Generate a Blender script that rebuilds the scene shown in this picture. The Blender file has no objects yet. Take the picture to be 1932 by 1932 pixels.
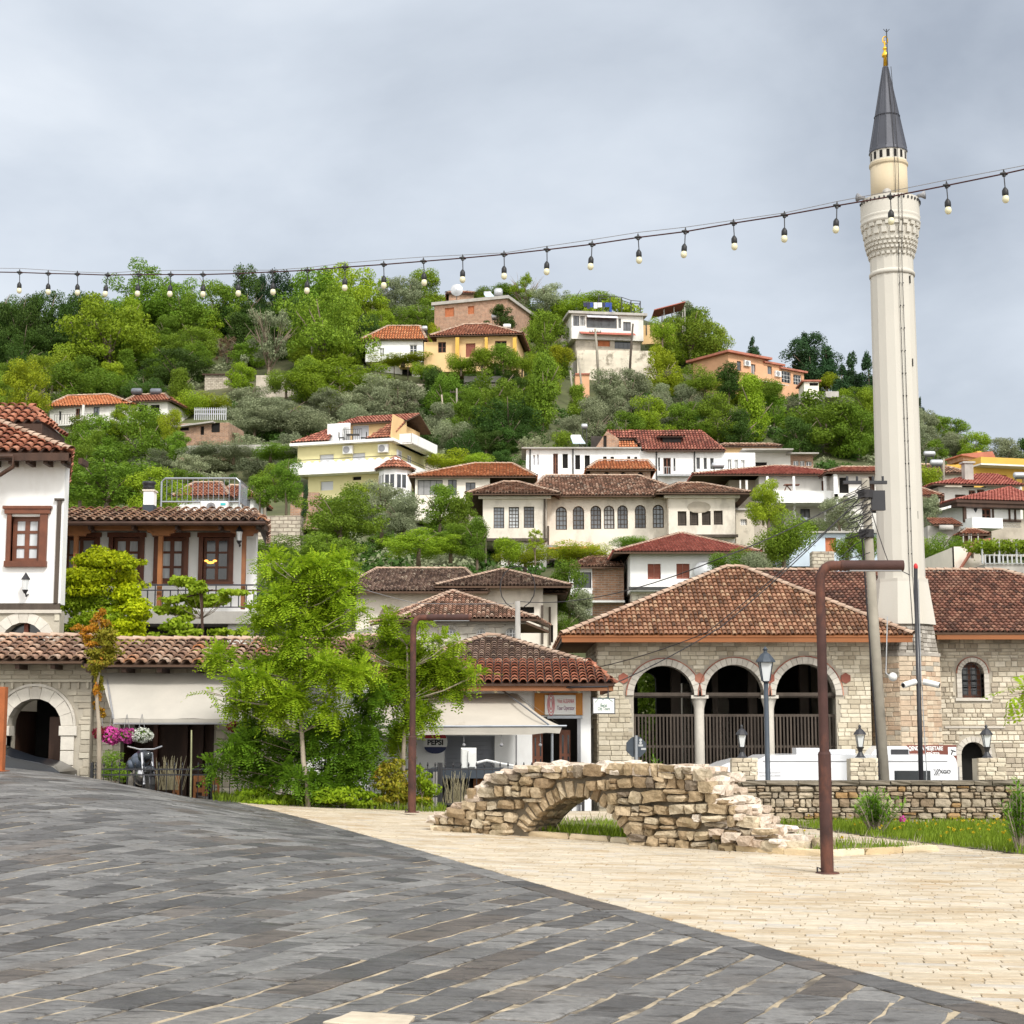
import bpy,math,random
import numpy as np
from mathutils import Vector,Matrix,noise
random.seed(7)
SC=bpy.context.scene
COL=SC.collection
# ---------------------------------------------------------------- camera, world, sun, exposure
F=3064.0;PITCH=math.radians(7.6);CAMH=1.65
cam=bpy.data.cameras.new('camera');cam.lens=36*F/1932;cam.sensor_width=36
cam.clip_start=0.3;cam.clip_end=4000
camo=bpy.data.objects.new('camera',cam);COL.objects.link(camo)
camo.location=(0,0,CAMH);camo.rotation_euler=(math.pi/2+PITCH,0,0)
SC.camera=camo
SC.render.resolution_x=1024;SC.render.resolution_y=1024
SC.view_settings.view_transform='Standard';SC.view_settings.look='None'
SC.view_settings.exposure=0.0;SC.view_settings.gamma=1.0
SUN_EL=math.radians(44);SUN_AZ=math.radians(150)
w=bpy.data.worlds.new("World");SC.world=w;w.use_nodes=True
nt=w.node_tree;N=nt.nodes;L=nt.links;N.clear()
def nn(t,**k):
 n=N.new(t)
 for a,b in k.items():setattr(n,a,b)
 return n
out=nn('ShaderNodeOutputWorld');sky=nn('ShaderNodeTexSky',sky_type='NISHITA',sun_disc=False)
sky.sun_elevation=SUN_EL;sky.sun_rotation=SUN_AZ;sky.dust_density=2.0
b1=nn('ShaderNodeBackground');b1.inputs[1].default_value=0.10;L.new(sky.outputs[0],b1.inputs[0])
tc=nn('ShaderNodeTexCoord');sp=nn('ShaderNodeSeparateXYZ');L.new(tc.outputs['Generated'],sp.inputs[0])
def mth(op,a,b=None,c=None):
 n=nn('ShaderNodeMath',operation=op)
 for i,q in enumerate((a,b,c)):
  if q is None:continue
  if isinstance(q,(int,float)):n.inputs[i].default_value=q
  else:L.new(q,n.inputs[i])
 return n.outputs[0]
zz=mth('ADD',mth('ABSOLUTE',sp.outputs[2]),0.42)
px=mth('DIVIDE',sp.outputs[0],zz);py=mth('DIVIDE',sp.outputs[1],zz)
cb=nn('ShaderNodeCombineXYZ');L.new(px,cb.inputs[0]);L.new(py,cb.inputs[1]);L.new(mth('MULTIPLY',sp.outputs[2],1.6),cb.inputs[2])
n1=nn('ShaderNodeTexNoise');n1.inputs['Scale'].default_value=2.3;n1.inputs['Detail'].default_value=8;n1.inputs['Roughness'].default_value=0.52;n1.inputs['Distortion'].default_value=0.2
L.new(cb.outputs[0],n1.inputs['Vector'])
n2=nn('ShaderNodeTexNoise');n2.inputs['Scale'].default_value=0.8;n2.inputs['Detail'].default_value=3
mp=nn('ShaderNodeMapping');mp.inputs['Location'].default_value=(5.3,2.2,0);L.new(cb.outputs[0],mp.inputs[0]);L.new(mp.outputs[0],n2.inputs['Vector'])
g=mth('MULTIPLY',sp.outputs[0],-0.50)
low=mth('MULTIPLY',sp.outputs[2],-0.75)
t=mth('ADD',mth('ADD',n1.outputs[0],mth('MULTIPLY',n2.outputs[0],0.5)),mth('ADD',g,low))
cr=nn('ShaderNodeValToRGB');L.new(mth('SUBTRACT',t,0.015),cr.inputs[0])
e=cr.color_ramp.elements
e[0].position=0.2;e[0].color=(0.21,0.235,0.275,1);e[1].position=0.86;e[1].color=(0.54,0.56,0.58,1)
m_=e.new(0.5);m_.color=(0.35,0.38,0.42,1)
back=mth('MAXIMUM',mth('SUBTRACT',mth('MULTIPLY',sp.outputs[1],-1.0),-0.55),0.0)
up=mth('MAXIMUM',mth('SUBTRACT',sp.outputs[2],0.45),0.0)
gain=mth('ADD',mth('ADD',mth('MULTIPLY',back,1.15),mth('MULTIPLY',up,0.9)),1.0)
wm=nn('ShaderNodeMix',data_type='RGBA');L.new(mth('MINIMUM',mth('ADD',back,up),1.0),wm.inputs[0]);L.new(cr.outputs[0],wm.inputs[6]);wm.inputs[7].default_value=(0.42,0.415,0.40,1)
b2=nn('ShaderNodeBackground');L.new(wm.outputs[2],b2.inputs[0]);L.new(gain,b2.inputs[1])
mx=nn('ShaderNodeMixShader');mx.inputs[0].default_value=0.93
L.new(b1.outputs[0],mx.inputs[1]);L.new(b2.outputs[0],mx.inputs[2]);L.new(mx.outputs[0],out.inputs[0])
sd=bpy.data.lights.new('sun','SUN');sd.energy=1.5;sd.angle=math.radians(10);sd.color=(1,0.97,0.92)
so=bpy.data.objects.new('sun',sd);COL.objects.link(so)
sdir=Vector((math.sin(SUN_AZ)*math.cos(SUN_EL),math.cos(SUN_AZ)*math.cos(SUN_EL),math.sin(SUN_EL)))
so.rotation_euler=sdir.to_track_quat('Z','Y').to_euler()
SC.view_settings.exposure=1.0
# ---------------------------------------------------------------- helpers: rays and frames
K=1932/3689.0
def RG(x0,y0,s):return lambda x,y:((x0+x/s)*K,(y0+y/s)*K)
rf=lambda x,y:(x,y)
r1=RG(0,1400,1.932);r2=RG(0,2100,1.932);r3=RG(900,850,1.932);r4=RG(900,2050,1.932);r5=RG(1800,900,1.932)
r6=RG(1600,1500,1932/1100);q1=RG(2600,1400,1932/1089);q2=RG(1900,2050,1.932);q3=RG(2700,2150,1.9323);q4=RG(2900,100,2.4144)
p1=RG(3250,1550,4.391);p3=RG(700,1900,1.7564);p4=RG(2500,1100,2.76);p5=RG(3000,650,2.804);p6=RG(1450,2350,2.1467);p7=RG(0,2300,2.76)
CAM=Vector((0,0,CAMH));ct,st=math.cos(PITCH),math.sin(PITCH)
def ray(u,v):
 b=(966-v)/F;y=ct-b*st;z=st+b*ct
 return Vector(((u-966)/F/y,1,z/y))
def P(u,v,Y):return CAM+ray(u,v)*Y
def proj(p):
 d=p-CAM;ax=d.y*ct+d.z*st;up_=-d.y*st+d.z*ct
 return 966+F*d.x/ax,966-F*up_/ax
class Fr:
 def __init__(s,O,yaw=0):
  s.O=Vector(O);s.yaw=yaw
  s.M=Matrix.Translation(s.O)@Matrix.Rotation(yaw,4,'Z');s.Mi=s.M.inverted()
  s.lo=s.Mi@CAM;s.R=s.Mi.to_3x3()
 def pt(s,u,v,c=0.0):
  d=s.R@ray(u,v);return s.lo+d*((c-s.lo.y)/d.y)
 def xz(s,u,v,c=0.0):
  p=s.pt(u,v,c);return p.x,p.z
W0=Fr((0,0,0))
ROOT={}
def thing(name,label,cat,fr,group=None,kind=None):
 o=bpy.data.objects.new(name,None);COL.objects.link(o);o.matrix_world=fr.M
 o.location=fr.O;o.rotation_euler=(0,0,fr.yaw);o.empty_display_size=0.3
 o['label']=label;o['category']=cat
 if group:o['group']=group
 ROOT[o.name]=fr
 return o
def tag(o,label=None,cat=None,group=None,kind=None):
 if label:o['label']=label
 if cat:o['category']=cat
 if group:o['group']=group
 if kind:o['kind']=kind
 return o
class MB:
 def __init__(s):s.v=[];s.f=[];s.c=[]
 def add(s,vs,fs):
  n=len(s.v);s.c.append((n,len(s.f)));s.v+=[tuple(q)for q in vs];s.f+=[tuple(n+i for i in f)for f in fs];return s
 def poly(s,pts):return s.add(pts,[tuple(range(len(pts)))])
 def box(s,x0,x1,y0,y1,z0,z1):
  return s.add([(x0,y0,z0),(x1,y0,z0),(x1,y1,z0),(x0,y1,z0),(x0,y0,z1),(x1,y0,z1),(x1,y1,z1),(x0,y1,z1)],
[(0,3,2,1),(4,5,6,7),(0,1,5,4),(1,2,6,5),(2,3,7,6),(3,0,4,7)])
 def bbox(s,x0,x1,y0,y1,z0,z1,b=0.02):
  "box with chamfered front edges (front = low y)"
  return s.add([(x0,y0+b,z0),(x1,y0+b,z0),(x1,y0+b,z1),(x0,y0+b,z1),
(x0+b,y0,z0+b),(x1-b,y0,z0+b),(x1-b,y0,z1-b),(x0+b,y0,z1-b),
(x0,y1,z0),(x1,y1,z0),(x1,y1,z1),(x0,y1,z1)],
[(4,5,6,7),(0,1,5,4),(1,2,6,5),(2,3,7,6),(3,0,4,7),
(8,9,1,0),(9,10,2,1),(10,11,3,2),(11,8,0,3),(11,10,9,8)])
 def prism(s,pts,y0,y1):
  "extrude an x,z outline along y"
  n=len(pts)
  return s.add([(x,y0,z)for x,z in pts]+[(x,y1,z)for x,z in pts],
[tuple(range(n)),tuple(range(2*n-1,n-1,-1))]+[(i,n+i,n+(i+1)%n,(i+1)%n)for i in range(n)])
 def slab(s,pts,th):
  "3-D polygon thickened downward by th"
  n=len(pts);pts=[Vector(p)for p in pts]
  return s.add([tuple(p)for p in pts]+[(p.x,p.y,p.z-th)for p in pts],
[tuple(range(n)),tuple(range(2*n-1,n-1,-1))]+[(i,n+i,n+(i+1)%n,(i+1)%n)for i in range(n)])
 def tube(s,pts,r,n=8,cap=True):
  pts=[Vector(p)for p in pts];m=len(pts)
  rr=r if isinstance(r,(list,tuple))else[r]*m
  vs=[];ref=None
  for i,p in enumerate(pts):
   d=(pts[min(i+1,m-1)]-pts[max(i-1,0)])
   if d.length<1e-9:d=Vector((0,0,1))
   d.normalize()
   if ref is None:ref=Vector((1,0,0))if abs(d.x)<0.8 else Vector((0,1,0))
   a=(ref-d*ref.dot(d));a.normalize();b=d.cross(a);ref=a
   for k in range(n):
    t=2*math.pi*k/n;vs.append(p+(a*math.cos(t)+b*math.sin(t))*rr[i])
  fs=[(i*n+k,i*n+(k+1)%n,(i+1)*n+(k+1)%n,(i+1)*n+k)for i in range(m-1)for k in range(n)]
  if cap:fs+=[tuple(range(n-1,-1,-1)),tuple((m-1)*n+k for k in range(n))]
  return s.add(vs,fs)
 def lathe(s,prof,c=(0,0,0),n=16,ph=0.0,cap=True):
  vs=[]
  for r,z in prof:
   for k in range(n):
    t=2*math.pi*k/n+ph;vs.append((c[0]+r*math.cos(t),c[1]+r*math.sin(t),c[2]+z))
  m=len(prof)
  fs=[(i*n+k,i*n+(k+1)%n,(i+1)*n+(k+1)%n,(i+1)*n+k)for i in range(m-1)for k in range(n)]
  if cap:fs+=[tuple(range(n-1,-1,-1)),tuple((m-1)*n+k for k in range(n))]
  return s.add(vs,fs)
 def ball(s,c,r,n=10,m=6,sq=(1,1,1)):
  prof=[(max(1e-3,r*math.sin(math.pi*i/m)),-r*math.cos(math.pi*i/m))for i in range(m+1)]
  k=len(s.v);s.lathe(prof,(0,0,0),n)
  s.v[k:]=[(x*sq[0]+c[0],y*sq[1]+c[1],z*sq[2]+c[2])for x,y,z in s.v[k:]]
  return s
 def stone(s,c,ax,h,rnd=0.35,jit=0.06):
  "irregular rounded block: c centre, ax 3 axis vectors, h half sizes"
  vs=[];idx={};fs=[]
  for i in range(3):
   for j in range(3):
    for k in range(3):
     if i==j==k==1:continue
     p=Vector((i-1,j-1,k-1));q=p/max(1,p.length)*(1+0.22*(p.length-1))
     p=p*(1-rnd)+q*rnd
     p=Vector((p.x*h[0]*(1+random.uniform(-jit,jit)*2),p.y*h[1]*(1+random.uniform(-jit,jit)*2),p.z*h[2]*(1+random.uniform(-jit,jit)*2)))
     idx[(i,j,k)]=len(vs);vs.append(Vector(c)+ax[0]*p.x+ax[1]*p.y+ax[2]*p.z)
  for a in range(2):
   for b in range(2):
    for e_ in(0,2):
     def q4_(f4):return tuple(idx[t_]for t_ in f4)
     A=[(e_,a,b),(e_,a+1,b),(e_,a+1,b+1),(e_,a,b+1)]
     B=[(a,e_,b),(a,e_,b+1),(a+1,e_,b+1),(a+1,e_,b)]
     Cc=[(a,b,e_),(a+1,b,e_),(a+1,b+1,e_),(a,b+1,e_)]
     for f4 in(A,B,Cc):fs.append(q4_(f4 if e_==2 else f4[::-1]))
  return s.add(vs,fs)
 def each(s,name,mat,parent,fr=None,smooth=False):
  c=s.c+[(len(s.v),len(s.f))]
  for(a,b),(d,e_)in zip(c,c[1:]):
   m=MB();m.v=s.v[a:d];m.f=[tuple(i-a for i in f)for f in s.f[b:e_]];m.build(name,mat,parent,fr,smooth)
 def build(s,name,mat,parent=None,fr=None,smooth=False,label=None):
  me=bpy.data.meshes.new(name)
  T=None
  if parent is not None:
   rfm=ROOT[parent.name]
   if fr is not None and fr is not rfm:T=rfm.Mi@fr.M
  elif fr is not None:T=fr.M
  v=s.v
  if T is not None and v:
   a=np.array(v,dtype=float);R=np.array(T.to_3x3());t=np.array(T.translation)
   v=(a@R.T+t).tolist()
  me.from_pydata(v,[],s.f);me.update()
  if mat is not None:me.materials.append(MAT(mat))
  if smooth:
   me.polygons.foreach_set('use_smooth',[True]*len(me.polygons))
   if smooth is not True:
    try:me.set_sharp_from_angle(angle=smooth)
    except Exception:pass
  o=bpy.data.objects.new(name,me);COL.objects.link(o)
  if parent is not None:o.parent=parent;ROOT[o.name]=ROOT[parent.name]
  else:ROOT[o.name]=W0
  if label:o['label']=label
  return o
def solo(mb,name,mat,label,cat,base,group=None,smooth=False,yaw=0):
 "a one-mesh thing whose origin is at its base; verts given in world space"
 fr=Fr(base,yaw);me=mb.v
 a=np.array(me,dtype=float)
 T=fr.Mi;mb.v=(a@np.array(T.to_3x3()).T+np.array(T.translation)).tolist()
 o=mb.build(name,mat,None,None,smooth);o.location=fr.O;o.rotation_euler=(0,0,yaw)
 return tag(o,label,cat,group)
# ---------------------------------------------------------------- materials
MATS={};MDEF={}
def MAT(k):
 if k not in MATS:MATS[k]=MDEF[k](k)
 return MATS[k]
class NT:
 def __init__(s,m):s.t=m.node_tree;s.N=s.t.nodes;s.L=s.t.links
 def n(s,t,**k):
  q=s.N.new(t)
  for a,b in k.items():setattr(q,a,b)
  return q
 def m(s,op,a,b=None,c=None,clamp=False):
  q=s.n('ShaderNodeMath',operation=op);q.use_clamp=clamp
  for i,x in enumerate((a,b,c)):
   if x is None:continue
   if isinstance(x,(int,float)):q.inputs[i].default_value=x
   else:s.L.new(x,q.inputs[i])
  return q.outputs[0]
 def noise(s,scale,detail=4,stretch=None,co='Object',loc=None,rough=0.55):
  q=s.n('ShaderNodeTexNoise');q.inputs['Scale'].default_value=scale;q.inputs['Detail'].default_value=detail;q.inputs['Roughness'].default_value=rough
  c=s.co(co)
  mp=s.n('ShaderNodeMapping')
  if stretch:mp.inputs['Scale'].default_value=stretch
  if loc:mp.inputs['Location'].default_value=loc
  s.L.new(c,mp.inputs[0]);s.L.new(mp.outputs[0],q.inputs['Vector'])
  return q.outputs[0]
 def co(s,k='Object'):
  if not hasattr(s,'tc'):s.tc=s.n('ShaderNodeTexCoord')
  return s.tc.outputs[k]
 def rng(s,x,a,b,c,d):
  q=s.n('ShaderNodeMapRange');s.L.new(x,q.inputs[0])
  for i,v in enumerate((a,b,c,d)):q.inputs[i+1].default_value=v
  return q.outputs[0]
 def ramp(s,x,stops,const=False):
  q=s.n('ShaderNodeValToRGB');s.L.new(x,q.inputs[0]);e=q.color_ramp.elements
  if const:q.color_ramp.interpolation='CONSTANT'
  e[0].position=stops[0][0];e[0].color=(*stops[0][1],1);e[1].position=stops[-1][0];e[1].color=(*stops[-1][1],1)
  for p,c in stops[1:-1]:e.new(p).color=(*c,1)
  return q.outputs[0]
 def scale(s,col,f):
  q=s.n('ShaderNodeVectorMath',operation='SCALE')
  if isinstance(col,tuple):q.inputs[0].default_value=col
  else:s.L.new(col,q.inputs[0])
  s.L.new(f,q.inputs['Scale']);return q.outputs[0]
 def mix(s,f,a,b):
  q=s.n('ShaderNodeMix',data_type='RGBA')
  if isinstance(f,(int,float)):q.inputs[0].default_value=f
  else:s.L.new(f,q.inputs[0])
  for i,x in((6,a),(7,b)):
   if isinstance(x,tuple):q.inputs[i].default_value=(*x,1)
   else:s.L.new(x,q.inputs[i])
  return q.outputs[2]
 def island(s):
  if not hasattr(s,'gm'):s.gm=s.n('ShaderNodeNewGeometry')
  return s.gm.outputs['Random Per Island']
def newmat(k):
 m=bpy.data.materials.new(k);m.use_nodes=True
 t=NT(m);b=m.node_tree.nodes['Principled BSDF'];return m,t,b
def pm(col,rough=0.8,var=0.15,scale=3,bump=0,bscale=25,metal=0,isl=0,spec=0.3,stain=None,stretch=None,bstretch=None,coat=0):
 def f(k):
  m,t,b=newmat(k)
  x=t.rng(t.noise(scale,5,stretch),0.3,0.7,1-var,1+var)
  if isl:x=t.m('MULTIPLY',x,t.rng(t.island(),0,1,1-isl,1+isl))
  c=t.scale(col,x)
  if stain:
   sc,amt,ss,lo,hi=stain
   c=t.mix(t.m('MULTIPLY',t.rng(t.noise(ss[0],6,ss[1]if len(ss)>1 else None,loc=(3.1,1.7,0.3),rough=0.65),lo,hi,0,1),amt,clamp=True),c,sc)
  t.L.new(c,b.inputs['Base Color']);b.inputs['Roughness'].default_value=rough;b.inputs['Metallic'].default_value=metal
  b.inputs['Specular IOR Level'].default_value=spec;b.inputs['Coat Weight'].default_value=coat
  if bump:
   q=t.n('ShaderNodeBump');q.inputs['Strength'].default_value=bump;q.inputs['Distance'].default_value=0.02
   t.L.new(t.noise(bscale,6,bstretch),q.inputs['Height']);t.L.new(q.outputs[0],b.inputs['Normal'])
  return m
 return f
def rampm(stops,rough=0.85,var=0.2,scale=2,bump=0.4,bscale=40,stain=None,spec=0.25,bstretch=None,fine=0.0,bdist=0.02):
 def f(k):
  m,t,b=newmat(k)
  c=t.ramp(t.island(),stops)
  x=t.rng(t.noise(scale,5),0.3,0.7,1-var,1+var)
  if fine:x=t.m('MULTIPLY',x,t.rng(t.noise(scale*9,6),0.3,0.7,1-fine,1+fine))
  c=t.scale(c,x)
  if stain:
   sc,amt,ss,lo,hi=stain
   c=t.mix(t.m('MULTIPLY',t.rng(t.noise(ss[0],6,ss[1]if len(ss)>1 else None,rough=0.65),lo,hi,0,1),amt,clamp=True),c,sc)
  t.L.new(c,b.inputs['Base Color']);b.inputs['Roughness'].default_value=rough;b.inputs['Specular IOR Level'].default_value=spec
  if bump:
   q=t.n('ShaderNodeBump');q.inputs['Strength'].default_value=bump;q.inputs['Distance'].default_value=bdist
   t.L.new(t.noise(bscale,6,bstretch),q.inputs['Height']);t.L.new(q.outputs[0],b.inputs['Normal'])
  return m
 return f
def brickm(c1,c2,mortar,bw,bh,ms=0.012,rough=0.85,bump=0.5,var=0.25):
 def f(k):
  m,t,b=newmat(k)
  s_=t.n('ShaderNodeSeparateXYZ');t.L.new(t.co(),s_.inputs[0])
  xx=t.m('ADD',s_.outputs[0],s_.outputs[1]);cb_=t.n('ShaderNodeCombineXYZ')
  wob=t.m('MULTIPLY',t.m('SUBTRACT',t.noise(1.5,3),0.5),bh*0.7)
  t.L.new(t.m('ADD',xx,wob),cb_.inputs[0]);t.L.new(t.m('ADD',s_.outputs[2],wob),cb_.inputs[1])
  q=t.n('ShaderNodeTexBrick');t.L.new(cb_.outputs[0],q.inputs['Vector'])
  q.inputs['Color1'].default_value=(*c1,1);q.inputs['Color2'].default_value=(*c2,1);q.inputs['Mortar'].default_value=(*mortar,1)
  q.inputs['Scale'].default_value=1;q.inputs['Brick Width'].default_value=bw;q.inputs['Row Height'].default_value=bh
  q.inputs['Mortar Size'].default_value=ms;q.inputs['Mortar Smooth'].default_value=0.3;q.inputs['Bias'].default_value=0
  c=t.scale(q.outputs['Color'],t.rng(t.noise(2.2,6),0.3,0.7,1-var,1+var))
  t.L.new(c,b.inputs['Base Color']);b.inputs['Roughness'].default_value=rough;b.inputs['Specular IOR Level'].default_value=0.2
  bp=t.n('ShaderNodeBump');bp.inputs['Strength'].default_value=bump;bp.inputs['Distance'].default_value=0.02;bp.invert=True
  t.L.new(t.m('ADD',q.outputs['Fac'],t.m('MULTIPLY',t.noise(30,5),-0.5)),bp.inputs['Height']);t.L.new(bp.outputs[0],b.inputs['Normal'])
  return m
 return f
def leafm(a,b_,trans=0.35,var=0.25,scale=0.5,hue=0.0,rough=0.55,third=None):
 "leaves: per-leaf mix of two greens, broad patches, a little light through the blade"
 def f(k):
  m,t,b=newmat(k)
  oi=t.n('ShaderNodeObjectInfo')
  st=[(0,a),(1,b_)]if third is None else[(0,a),(0.8,b_),(1,third)]
  c=t.ramp(t.m('ADD',t.m('MULTIPLY',t.island(),0.6),t.m('MULTIPLY',t.rng(t.noise(scale,3),0.3,0.7,0,1),0.4)),st)
  x=t.rng(oi.outputs['Random'],0,1,1-var,1+var)
  hs=t.n('ShaderNodeHueSaturation');t.L.new(t.scale(c,x),hs.inputs['Color'])
  t.L.new(t.rng(t.m('FRACT',t.m('MULTIPLY',oi.outputs['Random'],7.3)),0,1,0.5-hue,0.5+hue),hs.inputs['Hue'])
  t.L.new(hs.outputs[0],b.inputs['Base Color']);b.inputs['Roughness'].default_value=rough;b.inputs['Specular IOR Level'].default_value=0.12
  tr=t.n('ShaderNodeBsdfTranslucent');t.L.new(hs.outputs[0],tr.inputs[0])
  mx_=t.n('ShaderNodeMixShader');mx_.inputs[0].default_value=trans
  t.L.new(b.outputs[0],mx_.inputs[1]);t.L.new(tr.outputs[0],mx_.inputs[2])
  t.L.new(mx_.outputs[0],t.N['Material Output'].inputs[0])
  return m
 return f
G1=lambda s:((s,),)
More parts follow.
